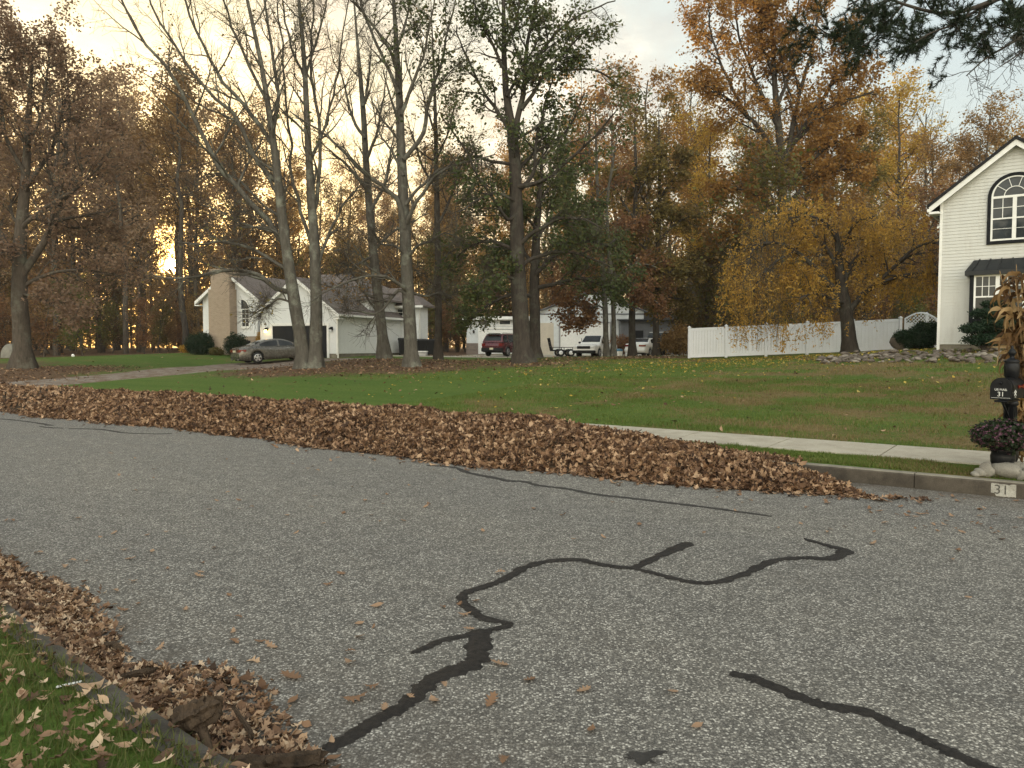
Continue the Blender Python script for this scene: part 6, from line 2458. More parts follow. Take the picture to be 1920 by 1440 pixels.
for sg in (-1, 1):
    for dx in (0, .035):
        pts_ = [(-.13, sg * .01, .88), (-.20, sg * .10, .95 - dx), (-.22, sg * .15, .87), (-.19, sg * .08, .82 + dx), (-.13, sg * .01, .87)]
        mb.tube(resample([(*p, .022) for p in pts_], 14)[0], .024, 6)
    mb.tube(resample([(*p, 1) for p in [(-.13, sg * .02, .87), (-.18, sg * .05, .72), (-.17, sg * .07, .52)]], 8)[0], np.linspace(.026, .018, 8), 6)
mb.obj('bow', M['burlap'], CB)

# ------------------------------------------------------------------ bed of broken stones in front of the cream house
G_BED = 'stones of the rock bed by the cream house'
protos = [stone_mesh(40 + i, .55).mesh('stone', M['rock_dark'] if i % 5 else M['rock_pale']) for i in range(8)]
n = 0
while n < 280:
    f = rng.random()
    px = 1535 + 350 * f
    # the bed's lower edge rises slowly to the right; it is deepest round the tree
    if rng.random() < .55:
        p = hit(px, rng.uniform(666, 681) if px > 1575 else rng.uniform(674, 682))
    else:
        p = hit(px, rng.uniform(659, 674) if px > 1600 else rng.uniform(672, 681))
    x, y = p[0], p[1]
    if y > 34 or y < 20:
        continue
    o = bpy.data.objects.new('stone', protos[n % 8])
    COL.objects.link(o)
    s_ = rng.uniform(.07, .165)
    o.location = (x, y, gz(x, y) - .03 + rng.random() * .05)
    o.scale = (s_, s_, s_ * rng.uniform(.6, 1.0))
    o.rotation_euler = (rng.normal() * .2, rng.normal() * .2, rng.random() * 6.28)
    tag(o, 'rough grey-brown stone in the bed around the weeping tree and cream house', 'stone', G_BED)
    n += 1
x, y, z = on(1688, 655, 31.5)
o = stone_mesh(77, .8).obj('boulder', M['rock_dark'])
o.location, o.scale = (x, y, z - .05), (.42, .42, .50)
tag(o, 'brown boulder standing before the dark juniper left of the cream house', 'boulder')
p = hit(137, 669)
o = stone_mesh(78, .8).obj('stone', M['white'])
o.location, o.scale = (p[0], p[1], p[2] - .02), (.13, .13, .15)
tag(o, 'small white object lying on the far left lawn edge', 'stone')
# pale domed cover among the undergrowth on the far left
x, y, z = on(20, 660, 60)
t = thing('tarp_cover', 'pale domed cover half hidden in the undergrowth at far left', 'cover', (x, y, z))
mb = MB()
u, v = np.meshgrid(np.linspace(0, 2 * PI, 25), np.linspace(0, PI / 2, 9), indexing='ij')
rr_ = 1 + .05 * np.sin(u * 5) * np.cos(v)
mb.grid(np.stack([.7 * np.cos(v) * np.cos(u) * rr_, .6 * np.cos(v) * np.sin(u) * rr_, 1.1 * np.sin(v) ** .8], -1))
mb.obj('sheet', M['tarp'], t)
# ------------------------------------------------------------------ trees
def stack(lst):
    return np.stack([a for a, _ in lst]), np.stack([b for _, b in lst])


def tree_from(name, label, base, mains, spec, group=None, cat='tree'):
    """mains: list of (n,4) polylines in world space (trunks first, then limbs); spec drives the finer wood and the leaves"""
    g = spec.get
    rg = np.random.default_rng(g('seed', 1))
    base = np.asarray(base, float)
    K = 16
    A = [resample(np.asarray(m) - np.array([*base, 0]), K) for m in mains]
    nt = g('trunks', 1)
    tb, cb = MB(), MB()
    for i, (p, r) in enumerate(A):
        if i >= nt:
            p = p + np.concatenate([[[0, 0, 0]], np.cumsum(rg.normal(size=(K - 1, 3)) * .018 * np.linalg.norm(p[-1] - p[0]) / 3, 0)])
        if i < nt and g('flare', 1):
            z = p[:, 2] - p[0, 2]
            r = r * (1 + .55 * np.exp(-np.maximum(z, 0) / .30))
        A[i] = (p, r)
        V, q = tubes(p[None], r[None], 14 if i < nt else 8)
        if i < nt:                      # buttressed, slightly fluted base
            vv = V.reshape(K, 14, 3)
            aa = np.arange(14) * 2 * PI / 14
            zz = np.exp(-np.maximum(p[:, 2] - p[0, 2], 0) / .5)
            vv = p[:, None] + (vv - p[:, None]) * (1 + (.16 * np.sin(aa * 5 + i)[None, :] * zz[:, None] + .05 * np.sin(aa * 3 + p[:, 2:3] * 2))[..., None])
            V = vv.reshape(-1, 3)
        tb.add(V, q, 0, True)
    P0, R0 = stack(A)
    # sprouts from limbs and from the upper trunks
    Pl, Rl = P0[nt:], R0[nt:]
    sets = []
    if len(Pl):
        sets.append(sprout(Pl, Rl, g('n_limb', 9), .18, 1.0, g('l_limb', .30), g('ang', (25, 62)), 7, .13, g('up', .05), .6, rg))
    sets.append(sprout(P0[:nt], R0[:nt], g('n_trunk', 14), g('t0', .35), 1.0, g('l_trunk', (1.2, 3.0)), g('ang_t', (35, 75)), 7, .12, g('up', .05), .45, rg))
    P2 = np.concatenate([s[0] for s in sets])
    R2 = np.concatenate([s[1] for s in sets])
    V, q = tubes(P2, R2, 5)
    tb.add(V, q, 0, True)
    P3, R3 = sprout(P2, R2, g('n3', 5), .15, 1.0, g('l3', .48), (25, 60), 5, .16, g('up3', g('up', .05)), .6, rg)
    V, q = tubes(P3, R3, 4)
    cb.add(V, q, 0, True)
    P4, R4 = sprout(P3, R3, g('n4', 4), .1, 1.0, g('l4', (.25, .8)), (25, 65), 4, .2, g('up4', g('up', .05)), .7, rg, lim=.009)
    V, q = tubes(P4, np.maximum(R4, g('twig_r', .004)), 3)
    cb.add(V, q, 0, True)
    nl = g('leaves', 6)
    if nl:
        Ps = P4 if nl >= 1 else P4[rg.random(len(P4)) < nl]
        if g('patchy'):
            c = Ps.mean(1)
            f = np.sin(c[:, 0] * 1.3 + 1) + np.sin(c[:, 2] * 1.1 + c[:, 1]) + np.sin(c[:, 1] * 1.2 + 2) + rg.normal(size=len(c)) * .6
            Ps = Ps[f > g('patchy')]
        if g('leaf_z'):
            c = Ps.mean(1)
            lo, hi = g('leaf_z')
            Ps = Ps[rg.random(len(c)) < np.clip((c[:, 2] - lo) / (hi - lo), .0, 1)]
        if len(Ps):
            C = along(Ps, max(1, int(nl)), .15, 1.0, rg)
            C = C + rg.normal(size=C.shape) * g('spread', .10)
            leaves(cb, C, g('leaf', .13), 1, rg, g('droop', .25), .6, .6, g('hexa', True))
    t = thing(name, label, cat, base, 0, group)
    tb.obj('trunk', M[g('bark', 'bark_grey')], t)
    cb.obj('crown', [M[g('twig', 'twig')], M[g('mat', 'L_olive')]], t)
    return t


def px_poly(pts, Y0, dY=0.0, w=None, dY0=0.0):
    """photo trace -> world polyline; pts (px,py[,width px]); dY is how far the end leans away"""
    n = len(pts)
    out = []
    for i, p in enumerate(pts):
        f = i / (n - 1)
        Y = Y0 + dY0 + dY * f ** 1.2
        q = at(p[0], p[1], Y)
        wd = p[2] if len(p) > 2 else w[0] * (1 - f) + w[1] * f
        out.append((*q, wd * .46 * Y / F))
    return out


def seat(poly, drop=.12):
    """plant the first point of a trunk in the ground"""
    a = list(poly[0])
    a[2] = gz(a[0], a[1]) - drop
    return [tuple(a)] + list(poly[1:])


def extend(poly, h, lean=(0, 0)):
    """carry a trunk on above the frame"""
    p = np.array(poly[-1])
    d = nrm(np.array(poly[-1][:3]) - np.array(poly[-2][:3]))
    r = p[3]
    return list(poly) + [(*(p[:3] + d * h * .5), r * .6), (*(p[:3] + d * h + np.array([*lean, 0])), max(.012, r * .25))]


# --- the two-stemmed tree in front of the garage
Y = 34
tr1 = extend(seat(px_poly([(571, 690, 29), (566, 650, 27), (556, 590, 25), (545, 520, 23), (533, 440, 20), (525, 370, 18), (516, 290, 15), (505, 215, 12), (490, 120, 9), (468, 20, 7)], Y, -.6)), 4)
tr2 = extend(seat(px_poly([(590, 691, 27), (592, 640, 26), (593, 560, 23), (591, 500, 21), (588, 430, 19), (583, 365, 17), (579, 290, 14), (575, 215, 12), (572, 138, 10), (566, 60, 8), (560, 0, 6)], Y, .9)), 4)
L = lambda pts, w0, w1, dY, dY0=0: px_poly(pts, Y, dY, (w0, w1), dY0)
t1limbs = [
    L([(536, 460), (495, 405), (440, 345), (396, 296), (357, 219), (320, 150), (255, 75), (214, 5), (190, -60)], 13, 3, -2.2),
    L([(522, 345), (475, 290), (433, 204), (395, 170), (340, 95), (290, 20), (265, -60)], 10, 3, -1.0),
    L([(513, 268), (480, 215), (430, 150), (395, 85), (362, 0), (350, -60)], 9, 3, 1.2),
    L([(513, 258), (520, 190), (518, 146), (503, 70), (492, 0), (484, -80)], 9, 3, .8),
    L([(500, 190), (470, 130), (440, 60), (425, 0), (415, -50)], 7, 2.5, -1.2),
    L([(548, 548), (520, 540), (490, 520), (462, 513), (420, 514), (392, 523), (345, 530), (300, 524)], 11, 3, -2.0),
    L([(540, 505), (515, 490), (485, 470), (452, 460), (420, 452), (387, 459), (330, 455)], 8, 2.5, 1.6),
    L([(536, 475), (524, 440), (490, 428), (452, 429), (411, 401), (370, 390)], 6, 2, -1.4),
    L([(530, 410), (500, 395), (455, 350), (420, 330), (380, 330)], 6, 2, 2.0),
    L([(540, 500), (528, 470), (505, 440), (455, 420), (430, 395)], 5, 2, 2.8),
    L([(592, 515), (612, 455), (640, 400), (668, 365), (690, 345)], 8, 2, 1.0, .3),
    L([(590, 480), (572, 420), (555, 370), (545, 310), (540, 250), (530, 170), (520, 90), (505, 10)], 8, 3, 1.6, .3),
    L([(586, 400), (596, 346), (594, 219), (583, 146), (585, 60), (590, -30)], 9, 3, 1.2, .5),
    L([(580, 300), (610, 240), (635, 170), (650, 90), (668, 0)], 7, 2, 1.8, .5),
    L([(573, 140), (590, 80), (612, 10), (620, -40)], 6, 2, -1.0, .8),
    L([(572, 150), (545, 90), (530, 20), (522, -40)], 6, 2, 1.0, .8),
    L([(552, 570), (520, 560), (500, 573), (470, 590)], 5, 2, -1.2),
]
tree_from('bare_tree', 'tall two-stemmed bare tree standing before the dark garage door', tr1[0][:3], [tr1, tr2] + t1limbs,
          dict(trunks=2, seed=21, n_limb=10, l_limb=.34, n_trunk=14, t0=.4, l_trunk=(1.0, 3.2), ang_t=(25, 60), ang=(20, 52), up=.06, n3=6, l3=.5, n4=6, l4=(.3, .95), leaves=.14, leaf=.13, mat='L_olive', bark='bark_grey', twig_r=.0055, spread=.05))

# --- straight tree right of the house
tr = extend(seat(px_poly([(773, 689, 28), (770, 640, 26), (766, 570, 25), (762, 490, 24), (758, 400, 22), (754, 330, 20), (751, 250, 17), (748, 165, 14), (743, 80, 10), (738, 0, 7)], Y, .5)), 4)
limbs = [
    L([(760, 430), (750, 372), (715, 345), (680, 316), (638, 272), (590, 242), (545, 215)], 11, 2.5, -1.8),
    L([(757, 300), (785, 255), (805, 200), (822, 150), (836, 90), (850, 10)], 10, 3, 1.4),
    L([(752, 215), (778, 150), (795, 80), (812, -10)], 8, 3, -1.2),
    L([(748, 175), (722, 125), (695, 60), (672, 0), (660, -60)], 8, 3, 1.2),
    L([(745, 120), (715, 70), (680, 25), (645, -10)], 7, 2.5, -1.5),
    L([(744, 90), (760, 40), (772, -30)], 6, 2.5, .6),
    L([(766, 545), (755, 538), (735, 525), (708, 518), (660, 526), (616, 546), (586, 564)], 9, 2.5, -2.6),
    L([(766, 560), (748, 545), (725, 572), (700, 590), (660, 586), (636, 592)], 8, 2.5, -1.4),
    L([(764, 480), (740, 462), (715, 458), (700, 440), (690, 448)], 6, 2, -1.0),
    L([(766, 480), (780, 462), (800, 455), (830, 440), (860, 452)], 7, 2, -1.6),
    L([(762, 420), (785, 375), (822, 325), (870, 300), (930, 285)], 9, 2.5, -1.0),
    L([(768, 545), (800, 555), (830, 548), (850, 560)], 6, 2, 1.8),
    L([(760, 385), (790, 340), (830, 310), (880, 330), (915, 345)], 7, 2, 1.6),
    L([(757, 330), (735, 280), (712, 240), (700, 180)], 6, 2, 2.0),
]
tree_from('bare_tree', 'straight grey-trunked tree right of the grey house with thinning green leaves on top', tr[0][:3], [tr] + limbs,
          dict(trunks=1, seed=22, n_limb=9, l_limb=.36, n_trunk=12, t0=.45, l_trunk=(1.0, 2.8), ang_t=(25, 60), ang=(20, 55), up=.05, n3=6, n4=6, l4=(.3, .9), leaves=3, leaf=.15, leaf_z=(8, 17.5), mat='L_oak', bark='bark_grey', twig_r=.005, patchy=.9, spread=.12))

# --- slender leaning tree between them
Y = 41
tr = extend(seat(px_poly([(722, 674, 23), (715, 610, 21), (706, 530, 19), (698, 450, 17), (692, 380, 15), (686, 300, 13), (682, 220, 11), (677, 160, 9), (671, 90, 6), (666, 30, 4)], Y, .5)), 3)
limbs = [
    L([(693, 400), (720, 345), (735, 290), (742, 240)], 8, 2, 1.2), L([(690, 360), (660, 320), (630, 290), (600, 262)], 8, 2, -1.2), L([(686, 300), (705, 250), (718, 190), (722, 130)], 7, 2, -1.0),
    L([(684, 260), (655, 215), (640, 160), (632, 110)], 7, 2, 1.2), L([(680, 200), (695, 140), (702, 80)], 6, 2, .8), L([(700, 470), (730, 440), (760, 425), (800, 400)], 7, 2, 2.0), L([(704, 520), (675, 480), (650, 470), (622, 470)], 6, 2, 1.6),
    L([(708, 560), (680, 545), (655, 500), (640, 490)], 6, 2, -1.4), L([(712, 590), (690, 560), (672, 520), (655, 505)], 5, 2, 1.5), L([(705, 530), (735, 510), (765, 505), (790, 515)], 5, 2, -1.0), L([(700, 480), (665, 500), (640, 525), (625, 535)], 5, 2, -2.0)]
tree_from('bare_tree', 'slim leaning bare tree in front of the grey house side wall', tr[0][:3], [tr] + limbs,
          dict(trunks=1, seed=23, n_limb=8, l_limb=.42, n_trunk=10, t0=.45, l_trunk=(1.0, 2.4), ang_t=(25, 60), ang=(20, 55), up=.06, n3=5, n4=5, leaves=4, leaf=.15, leaf_z=(11, 5), mat='L_brown', bark='bark_grey', twig_r=.006, patchy=-.2, spread=.15))
Y = 42
tr = extend(seat(px_poly([(822, 676, 16), (822, 600, 14), (821, 500, 13), (820, 420, 12), (818, 330, 10), (817, 250, 8), (815, 170, 6), (812, 100, 4)], Y, .3)), 3)
limbs = [L([(820, 420), (845, 370), (862, 320), (880, 260)], 6, 2, 1.0), L([(819, 360), (795, 310), (780, 260), (770, 220)], 6, 2, -1.0), L([(818, 300), (838, 250), (850, 190)], 5, 2, -1.0), L([(817, 250), (800, 200), (790, 150)], 5, 2, 1.0),
         L([(821, 500), (850, 470), (890, 455)], 5, 2, 1.5), L([(822, 540), (795, 520), (770, 520)], 4, 2, -1.5)]
tree_from('slender_tree', 'thin dark-trunked tree with sparse leaves between house and barn', tr[0][:3], [tr] + limbs,
          dict(trunks=1, seed=24, n_limb=8, l_limb=.45, n_trunk=12, t0=.35, l_trunk=(1.0, 2.4), up=.05, n3=4, n4=4, leaves=3, leaf=.15, mat='L_olive', bark='bark_dark', twig_r=.005, patchy=.2))

# --- the big dark oak
Y = 34
tr = extend(seat(px_poly([(982, 681, 38), (979, 640, 35), (975, 580, 33), (971, 510, 31), (969, 430, 28), (967, 350, 25), (963, 270, 22), (955, 215, 17), (948, 170, 13), (945, 90, 10), (944, 0, 7)], Y, .4)), 3.5)
limbs = [
    L([(964, 262), (977, 205), (979, 150), (982, 100), (996, 45), (1004, -20)], 13, 4, .8),
    L([(968, 400), (948, 415), (926, 380), (898, 335), (866, 282), (824, 218)], 9, 2.5, -1.5),
    L([(955, 245), (930, 205), (908, 172), (880, 105), (862, 40)], 9, 2.5, 1.8),
    L([(978, 205), (1000, 175), (1018, 143), (1048, 110), (1076, 82), (1110, 50)], 9, 2.5, -1.4),
    L([(970, 350), (1000, 345), (1036, 326), (1082, 286), (1126, 240), (1150, 210)], 11, 2.5, -2.0),
    L([(970, 360), (998, 330), (1005, 290), (1008, 252), (1018, 205), (1032, 160)], 9, 2.5, 1.8),
    L([(966, 310), (925, 300), (895, 290), (860, 300), (835, 330)], 8, 2.5, 2.0),
    L([(980, 150), (1005, 110), (1040, 60), (1090, 20), (1150, -5)], 8, 2.5, .6),
    L([(946, 130), (920, 80), (895, 30), (880, -30)], 7, 2.5, -.8),
    L([(945, 90), (970, 40), (975, -20), (985, -70)], 6, 2.5, 1.4),
    L([(971, 470), (940, 455), (905, 450), (870, 470), (840, 500)], 9, 2.5, 1.2),
    L([(972, 460), (1010, 430), (1050, 410), (1095, 410), (1130, 430)], 10, 2.5, -1.8),
    L([(973, 500), (1010, 480), (1055, 470), (1105, 480), (1150, 500)], 9, 2.5, .8),
    L([(973, 530), (945, 515), (915, 520), (885, 540)], 7, 2.5, -1.6),
    L([(967, 340), (985, 300), (1030, 270), (1070, 230), (1090, 180)], 8, 2.5, 2.4),
    L([(950, 180), (985, 140), (1050, 130), (1110, 130), (1160, 160)], 7, 2.5, 2.2),
    L([(968, 380), (935, 365), (900, 380), (868, 400)], 7, 2.5, -2.2),
]
tree_from('oak_tree', 'big dark-trunked oak with green-brown leaves in the middle of the lawn edge', tr[0][:3], [tr] + limbs,
          dict(trunks=1, seed=25, n_limb=11, l_limb=.34, n_trunk=12, t0=.45, l_trunk=(1.0, 2.6), ang_t=(35, 75), ang=(25, 65), up=.02, n3=6, n4=6, l4=(.25, .7), leaves=4, leaf=.16, mat='L_oak', bark='bark_dark', patchy=-.15, spread=.10, droop=.3))

# --- second dark tree by the oak, low spreading green boughs
Y = 41.5
tr = extend(seat(px_poly([(1003, 672, 24), (1003, 620, 22), (1002, 560, 21), (1003, 500, 19), (1006, 440, 16), (1010, 380, 12), (1014, 330, 8)], Y, .3)), 2)
limbs = [L([(1003, 520), (1040, 480), (1085, 455), (1130, 455), (1175, 480)], 10, 2.5, -1.5), L([(1003, 540), (1045, 530), (1090, 525), (1130, 540), (1160, 560)], 9, 2.5, -.5), L([(1004, 500), (975, 470), (940, 465), (905, 490)], 9, 2.5, 1.2),
         L([(1003, 560), (970, 550), (935, 560), (900, 580), (880, 600)], 8, 2.5, -2.0), L([(1006, 450), (1040, 410), (1080, 385), (1120, 385)], 8, 2.5, 1.5), L([(1007, 430), (980, 400), (950, 385)], 7, 2.5, -1.4),
         L([(1010, 390), (1030, 350), (1055, 330)], 6, 2.5, 1.0)]
tree_from('oak_tree', 'smaller dark oak with low spreading boughs just behind the big oak', tr[0][:3], [tr] + limbs,
          dict(trunks=1, seed=26, n_limb=12, l_limb=.36, n_trunk=8, t0=.5, l_trunk=(1.0, 2.2), ang=(25, 70), up=.01, n3=5, n4=6, l4=(.22, .6), leaves=5, leaf=.16, mat='L_oak', bark='bark_dark', droop=.4, spread=.14))

# --- red maple with drooping low leaves before the barn, on twin pale stems
Y = 45
tr = extend(seat(px_poly([(1138, 669, 12), (1136, 630, 11), (1135, 590, 11), (1133, 540, 10), (1129, 480, 9), (1124, 420, 8), (1120, 350, 7), (1118, 280, 5)], Y, .2)), 3)
tr2 = extend(seat(px_poly([(1150, 668, 11), (1151, 620, 10), (1150, 580, 9), (1146, 520, 9), (1140, 450, 8), (1138, 380, 6), (1150, 300, 5)], Y, -.6)), 2)
limbs = [L([(1134, 570), (1115, 550), (1095, 555), (1075, 575), (1065, 600)], 5, 2, -1.0), L([(1148, 560), (1175, 540), (1205, 545), (1235, 570)], 5, 2, -.8), L([(1133, 540), (1100, 520), (1070, 525), (1045, 550)], 5, 2, 1.0),
         L([(1147, 530), (1180, 505), (1220, 500), (1250, 520)], 5, 2, 1.2), L([(1128, 470), (1100, 440), (1080, 430)], 5, 2, -1.0), L([(1142, 460), (1170, 430), (1200, 420)], 5, 2, 1.0), L([(1134, 580), (1120, 575), (1105, 590), (1095, 612)], 4, 2, .5)]
tree_from('maple_tree', 'pale twin-stemmed maple with reddish leaves before the white pickup', tr[0][:3], [tr, tr2] + limbs,
          dict(trunks=2, seed=27, n_limb=12, l_limb=.42, n_trunk=10, t0=.4, l_trunk=(.9, 2.2), ang=(30, 70), up=-.02, n3=5, n4=5, l4=(.2, .5), leaves=4, leaf=.17, mat='L_red', bark='bark_grey', droop=.5, spread=.12))
for (px, py, Y, sd_n, lab, mt, wd) in ((1186, 669, 47, 28, 'dark slim tree trunk standing before the white saloon car', 'L_olive', 15), (1231, 667, 47.5, 29, 'dark tree right of the white saloon with olive-brown leaves', 'L_olive', 14)):
    b = px - 1186
    tr = extend(seat(px_poly([(px, py, wd), (px - 1, 600, wd * .9), (px + 1, 520, wd * .8), (px + 4, 430, wd * .7), (px + 6, 340, wd * .5), (px + 5, 270, wd * .35)], Y, .3)), 2)
    limbs = [L([(px, 560), (px - 35, 530), (px - 65, 535)], 6, 2, 1.0), L([(px, 540), (px + 35, 505), (px + 75, 510)], 6, 2, -1.0), L([(px + 2, 500), (px - 30, 460), (px - 55, 450)], 6, 2, -1.4), L([(px + 3, 450), (px + 40, 410), (px + 65, 400)], 6, 2, 1.4),
             L([(px + 4, 410), (px - 25, 370), (px - 40, 330)], 5, 2, 1), L([(px + 5, 370), (px + 30, 330), (px + 45, 290)], 5, 2, -1), L([(px, 570), (px + 30, 560), (px + 60, 580)], 5, 2, 1.4)]
    tree_from('maple_tree', lab, tr[0][:3], [tr] + limbs,
              dict(trunks=1, seed=sd_n, n_limb=12, l_limb=.45, n_trunk=10, t0=.35, l_trunk=(1.0, 2.4), up=.0, n3=5, n4=5, l4=(.2, .6), leaves=4, leaf=.18, mat=mt, bark='bark_dark', droop=.4, spread=.14))

# --- broad tree at the left edge
Y = 38
tr = extend(seat(px_poly([(44, 692, 36), (41, 640, 33), (38, 580, 31), (36, 520, 28), (38, 450, 24), (44, 380, 20), (50, 300, 15), (54, 220, 11), (58, 150, 7), (62, 95, 4)], Y, .2)), .8)
limbs = [
    L([(38, 520), (75, 470), (100, 420), (118, 360), (130, 290), (135, 220), (140, 160)], 16, 3, 1.0), L([(37, 500), (5, 440), (-25, 380), (-45, 300), (-55, 220), (-60, 150)], 15, 3, -1.0), L([(40, 430), (85, 390), (135, 360), (180, 330), (215, 280)], 10, 2.5, -2.0),
    L([(46, 360), (80, 300), (100, 240), (112, 170), (115, 110)], 9, 2.5, 1.6), L([(48, 330), (20, 270), (5, 200), (0, 130), (5, 80)], 9, 2.5, -1.4), L([(37, 540), (80, 520), (130, 510), (190, 515), (240, 520)], 9, 2.5, 1.4), L([(38, 470), (-10, 450), (-60, 450), (-110, 470)], 9, 2.5, 1.6),
    L([(52, 270), (75, 200), (80, 130), (85, 70)], 7, 2.5, -1.0), L([(44, 400), (95, 420), (150, 430), (205, 440)], 8, 2.5, 2.6), L([(110, 390), (150, 330), (175, 270), (190, 200)], 8, 2.5, -.5), L([(38, 480), (10, 470), (-35, 490), (-80, 520)], 7, 2.5, -2.4),
    L([(56, 180), (35, 130), (30, 75)], 5, 2, 1.0), L([(40, 430), (20, 390), (30, 340), (20, 300)], 6, 2, 2.8), L([(38, 550), (70, 560), (110, 580), (150, 600)], 6, 2, -1.8)]
tree_from('oak_tree', 'large spreading tree with dull russet leaves at the left edge', tr[0][:3], [tr] + limbs,
          dict(trunks=1, seed=31, n_limb=12, l_limb=.36, n_trunk=14, t0=.45, l_trunk=(1.2, 3.0), ang=(25, 62), up=.04, n3=6, n4=6, l4=(.25, .7), leaves=4, leaf=.15, mat='L_mauve', bark='bark_mid', spread=.12))

# --- orange-crowned tall tree behind the fence
Y = 49
tr = extend(seat(px_poly([(1468, 664, 24), (1467, 600, 22), (1467, 520, 21), (1467, 440, 20), (1467, 380, 19), (1466, 320, 18), (1462, 260, 15), (1455, 190, 12), (1450, 110, 9), (1446, 30, 6)], Y, .3)), 4)
limbs = [
    L([(1467, 330), (1478, 285), (1505, 250), (1540, 215), (1580, 190), (1625, 175)], 15, 3, 1.0), L([(1466, 310), (1440, 260), (1400, 215), (1360, 180), (1325, 160)], 12, 3, -1.2), L([(1478, 290), (1490, 220), (1510, 140), (1530, 60), (1545, -10)], 11, 3, 1.6),
    L([(1460, 240), (1430, 170), (1400, 90), (1385, 10)], 9, 3, 1.4), L([(1467, 390), (1510, 350), (1560, 320), (1610, 310)], 9, 2.5, -1.5), L([(1467, 400), (1425, 370), (1380, 350), (1340, 350)], 8, 2.5, 1.2), L([(1467, 360), (1500, 320), (1545, 275), (1600, 245)], 9, 2.5, -2.0),
    L([(1455, 200), (1480, 130), (1490, 50), (1495, -20)], 8, 2.5, -1.4), L([(1452, 140), (1425, 80), (1420, 10)], 7, 2.5, -1.2), L([(1467, 450), (1505, 430), (1550, 400), (1590, 395)], 7, 2.5, 2.0), L([(1467, 470), (1430, 450), (1390, 430), (1350, 440)], 7, 2.5, -2.0),
    L([(1505, 250), (1545, 180), (1580, 120), (1600, 70)], 8, 2.5, -1.0), L([(1400, 215), (1360, 130), (1340, 60), (1335, 10)], 7, 2.5, 1.0)]
tree_from('tulip_tree', 'tallest tree with an orange-gold top and dark forked trunk behind the fence', tr[0][:3], [tr] + limbs,
          dict(trunks=1, seed=33, n_limb=12, l_limb=.36, n_trunk=12, t0=.4, l_trunk=(1.4, 3.2), ang=(25, 62), up=.04, n3=6, n4=6, l4=(.3, .8), leaves=6, leaf=.20, mat='L_orange', bark='bark_dark', spread=.17, patchy=-2.2))

# --- weeping tree over the fence
Y = 33
tr = seat(px_poly([(1594, 664, 33), (1592, 640, 29), (1589, 605, 26), (1584, 570, 25), (1578, 540, 22), (1574, 505, 18), (1572, 470, 13), (1568, 435, 8)], Y, .2))
limbs = [
    L([(1586, 580), (1560, 540), (1525, 500), (1490, 470), (1450, 455), (1415, 470)], 15, 3, -1.0), L([(1588, 590), (1615, 555), (1640, 535), (1672, 505), (1705, 480), (1735, 475)], 13, 3, -.8), L([(1580, 540), (1595, 500), (1620, 465), (1655, 440), (1690, 430)], 10, 3, 1.4),
    L([(1575, 510), (1545, 460), (1510, 430), (1470, 420), (1430, 425)], 10, 3, 1.2), L([(1572, 480), (1590, 440), (1610, 415), (1640, 405)], 8, 3, -1.4), L([(1570, 450), (1545, 415), (1510, 405), (1480, 410)], 7, 3, -1.6),
    L([(1580, 550), (1540, 520), (1500, 520), (1465, 535)], 8, 3, 2.2), L([(1585, 570), (1560, 560), (1525, 550), (1500, 560)], 7, 3, -2.4), L([(1672, 505), (1720, 462), (1765, 456), (1800, 468), (1815, 490)], 7, 2, -1.6, -.6), L([(1650, 530), (1700, 515), (1750, 512), (1785, 528), (1800, 522)], 7, 2, -2.0, -.4),
    L([(1578, 530), (1600, 490), (1650, 480), (1690, 490)], 7, 3, 2.4), L([(1450, 455), (1420, 460), (1405, 485), (1400, 520)], 6, 2.5, -.6, -.9), L([(1490, 472), (1455, 490), (1425, 520), (1408, 560)], 6, 2.5, -.8, -.6), L([(1470, 425), (1430, 440), (1410, 470), (1402, 510)], 6, 2.5, .8, .8)]
P0 = [resample(np.asarray(m) - np.array([*tr[0][:3], 0]), 14) for m in [tr] + limbs]
WT = thing('weeping_tree', 'weeping tree with golden-brown trailing branches in front of the white fence', 'tree', tr[0][:3])
tb, cb = MB(), MB()
for i, (p, r) in enumerate(P0):
    if i == 0:
        r = r * (1 + .5 * np.exp(-np.maximum(p[:, 2], 0) / .25))
    V, q = tubes(p[None], r[None], 12 if i == 0 else 8)
    tb.add(V, q, 0, True)
Pl, Rl = stack(P0[1:])
rg = np.random.default_rng(77)
P2, R2 = sprout(Pl, Rl, 13, .15, 1, (.5, 1.4), (30, 80), 6, .16, .02, .6, rg)
V, q = tubes(P2, R2, 5)
tb.add(V, q, 0, True)
P3, R3 = sprout(P2, R2, 4, .3, 1, (.3, .8), (30, 80), 5, .2, .0, .6, rg)
V, q = tubes(P3, R3, 4)
cb.add(V, q, 0, True)
# trailing shoots
n = len(P3)
nW = 4
base_ = np.repeat(P3[:, -1], nW, 0) + rg.normal(size=(n * nW, 3)) * .08
Lh = rg.uniform(.35, 1.25, n * nW)
xw = base_[:, 0] + tr[0][0]
pxw = 960 + F * xw / (base_[:, 1] + tr[0][1])
Lh = Lh * np.where(pxw < 1470, 2.3, 1.0) * np.where(pxw > 1750, .9, 1)
Lh = np.minimum(Lh, np.maximum(.2, base_[:, 2] - .25))
Kw = 7
Wp = np.zeros((n * nW, Kw, 3))
dr_ = rg.normal(size=(n * nW, 2)) * .25
for j in range(Kw):
    f = j / (Kw - 1)
    Wp[:, j] = base_ + np.concatenate([dr_ * (f * (1.2 - .4 * f))[..., None] if False else dr_ * (f * (1.2 - .4 * f)), np.zeros((n * nW, 1))], 1)
    Wp[:, j, 2] -= Lh * (f ** 1.25 if True else f)
    Wp[:, j, :2] += rg.normal(size=(n * nW, 2)) * .02
V, q = tubes(Wp, np.full((n * nW, Kw), .004) * np.linspace(1, .5, Kw)[None], 3)
cb.add(V, q, 0, True)
leafy = pxw < 1745
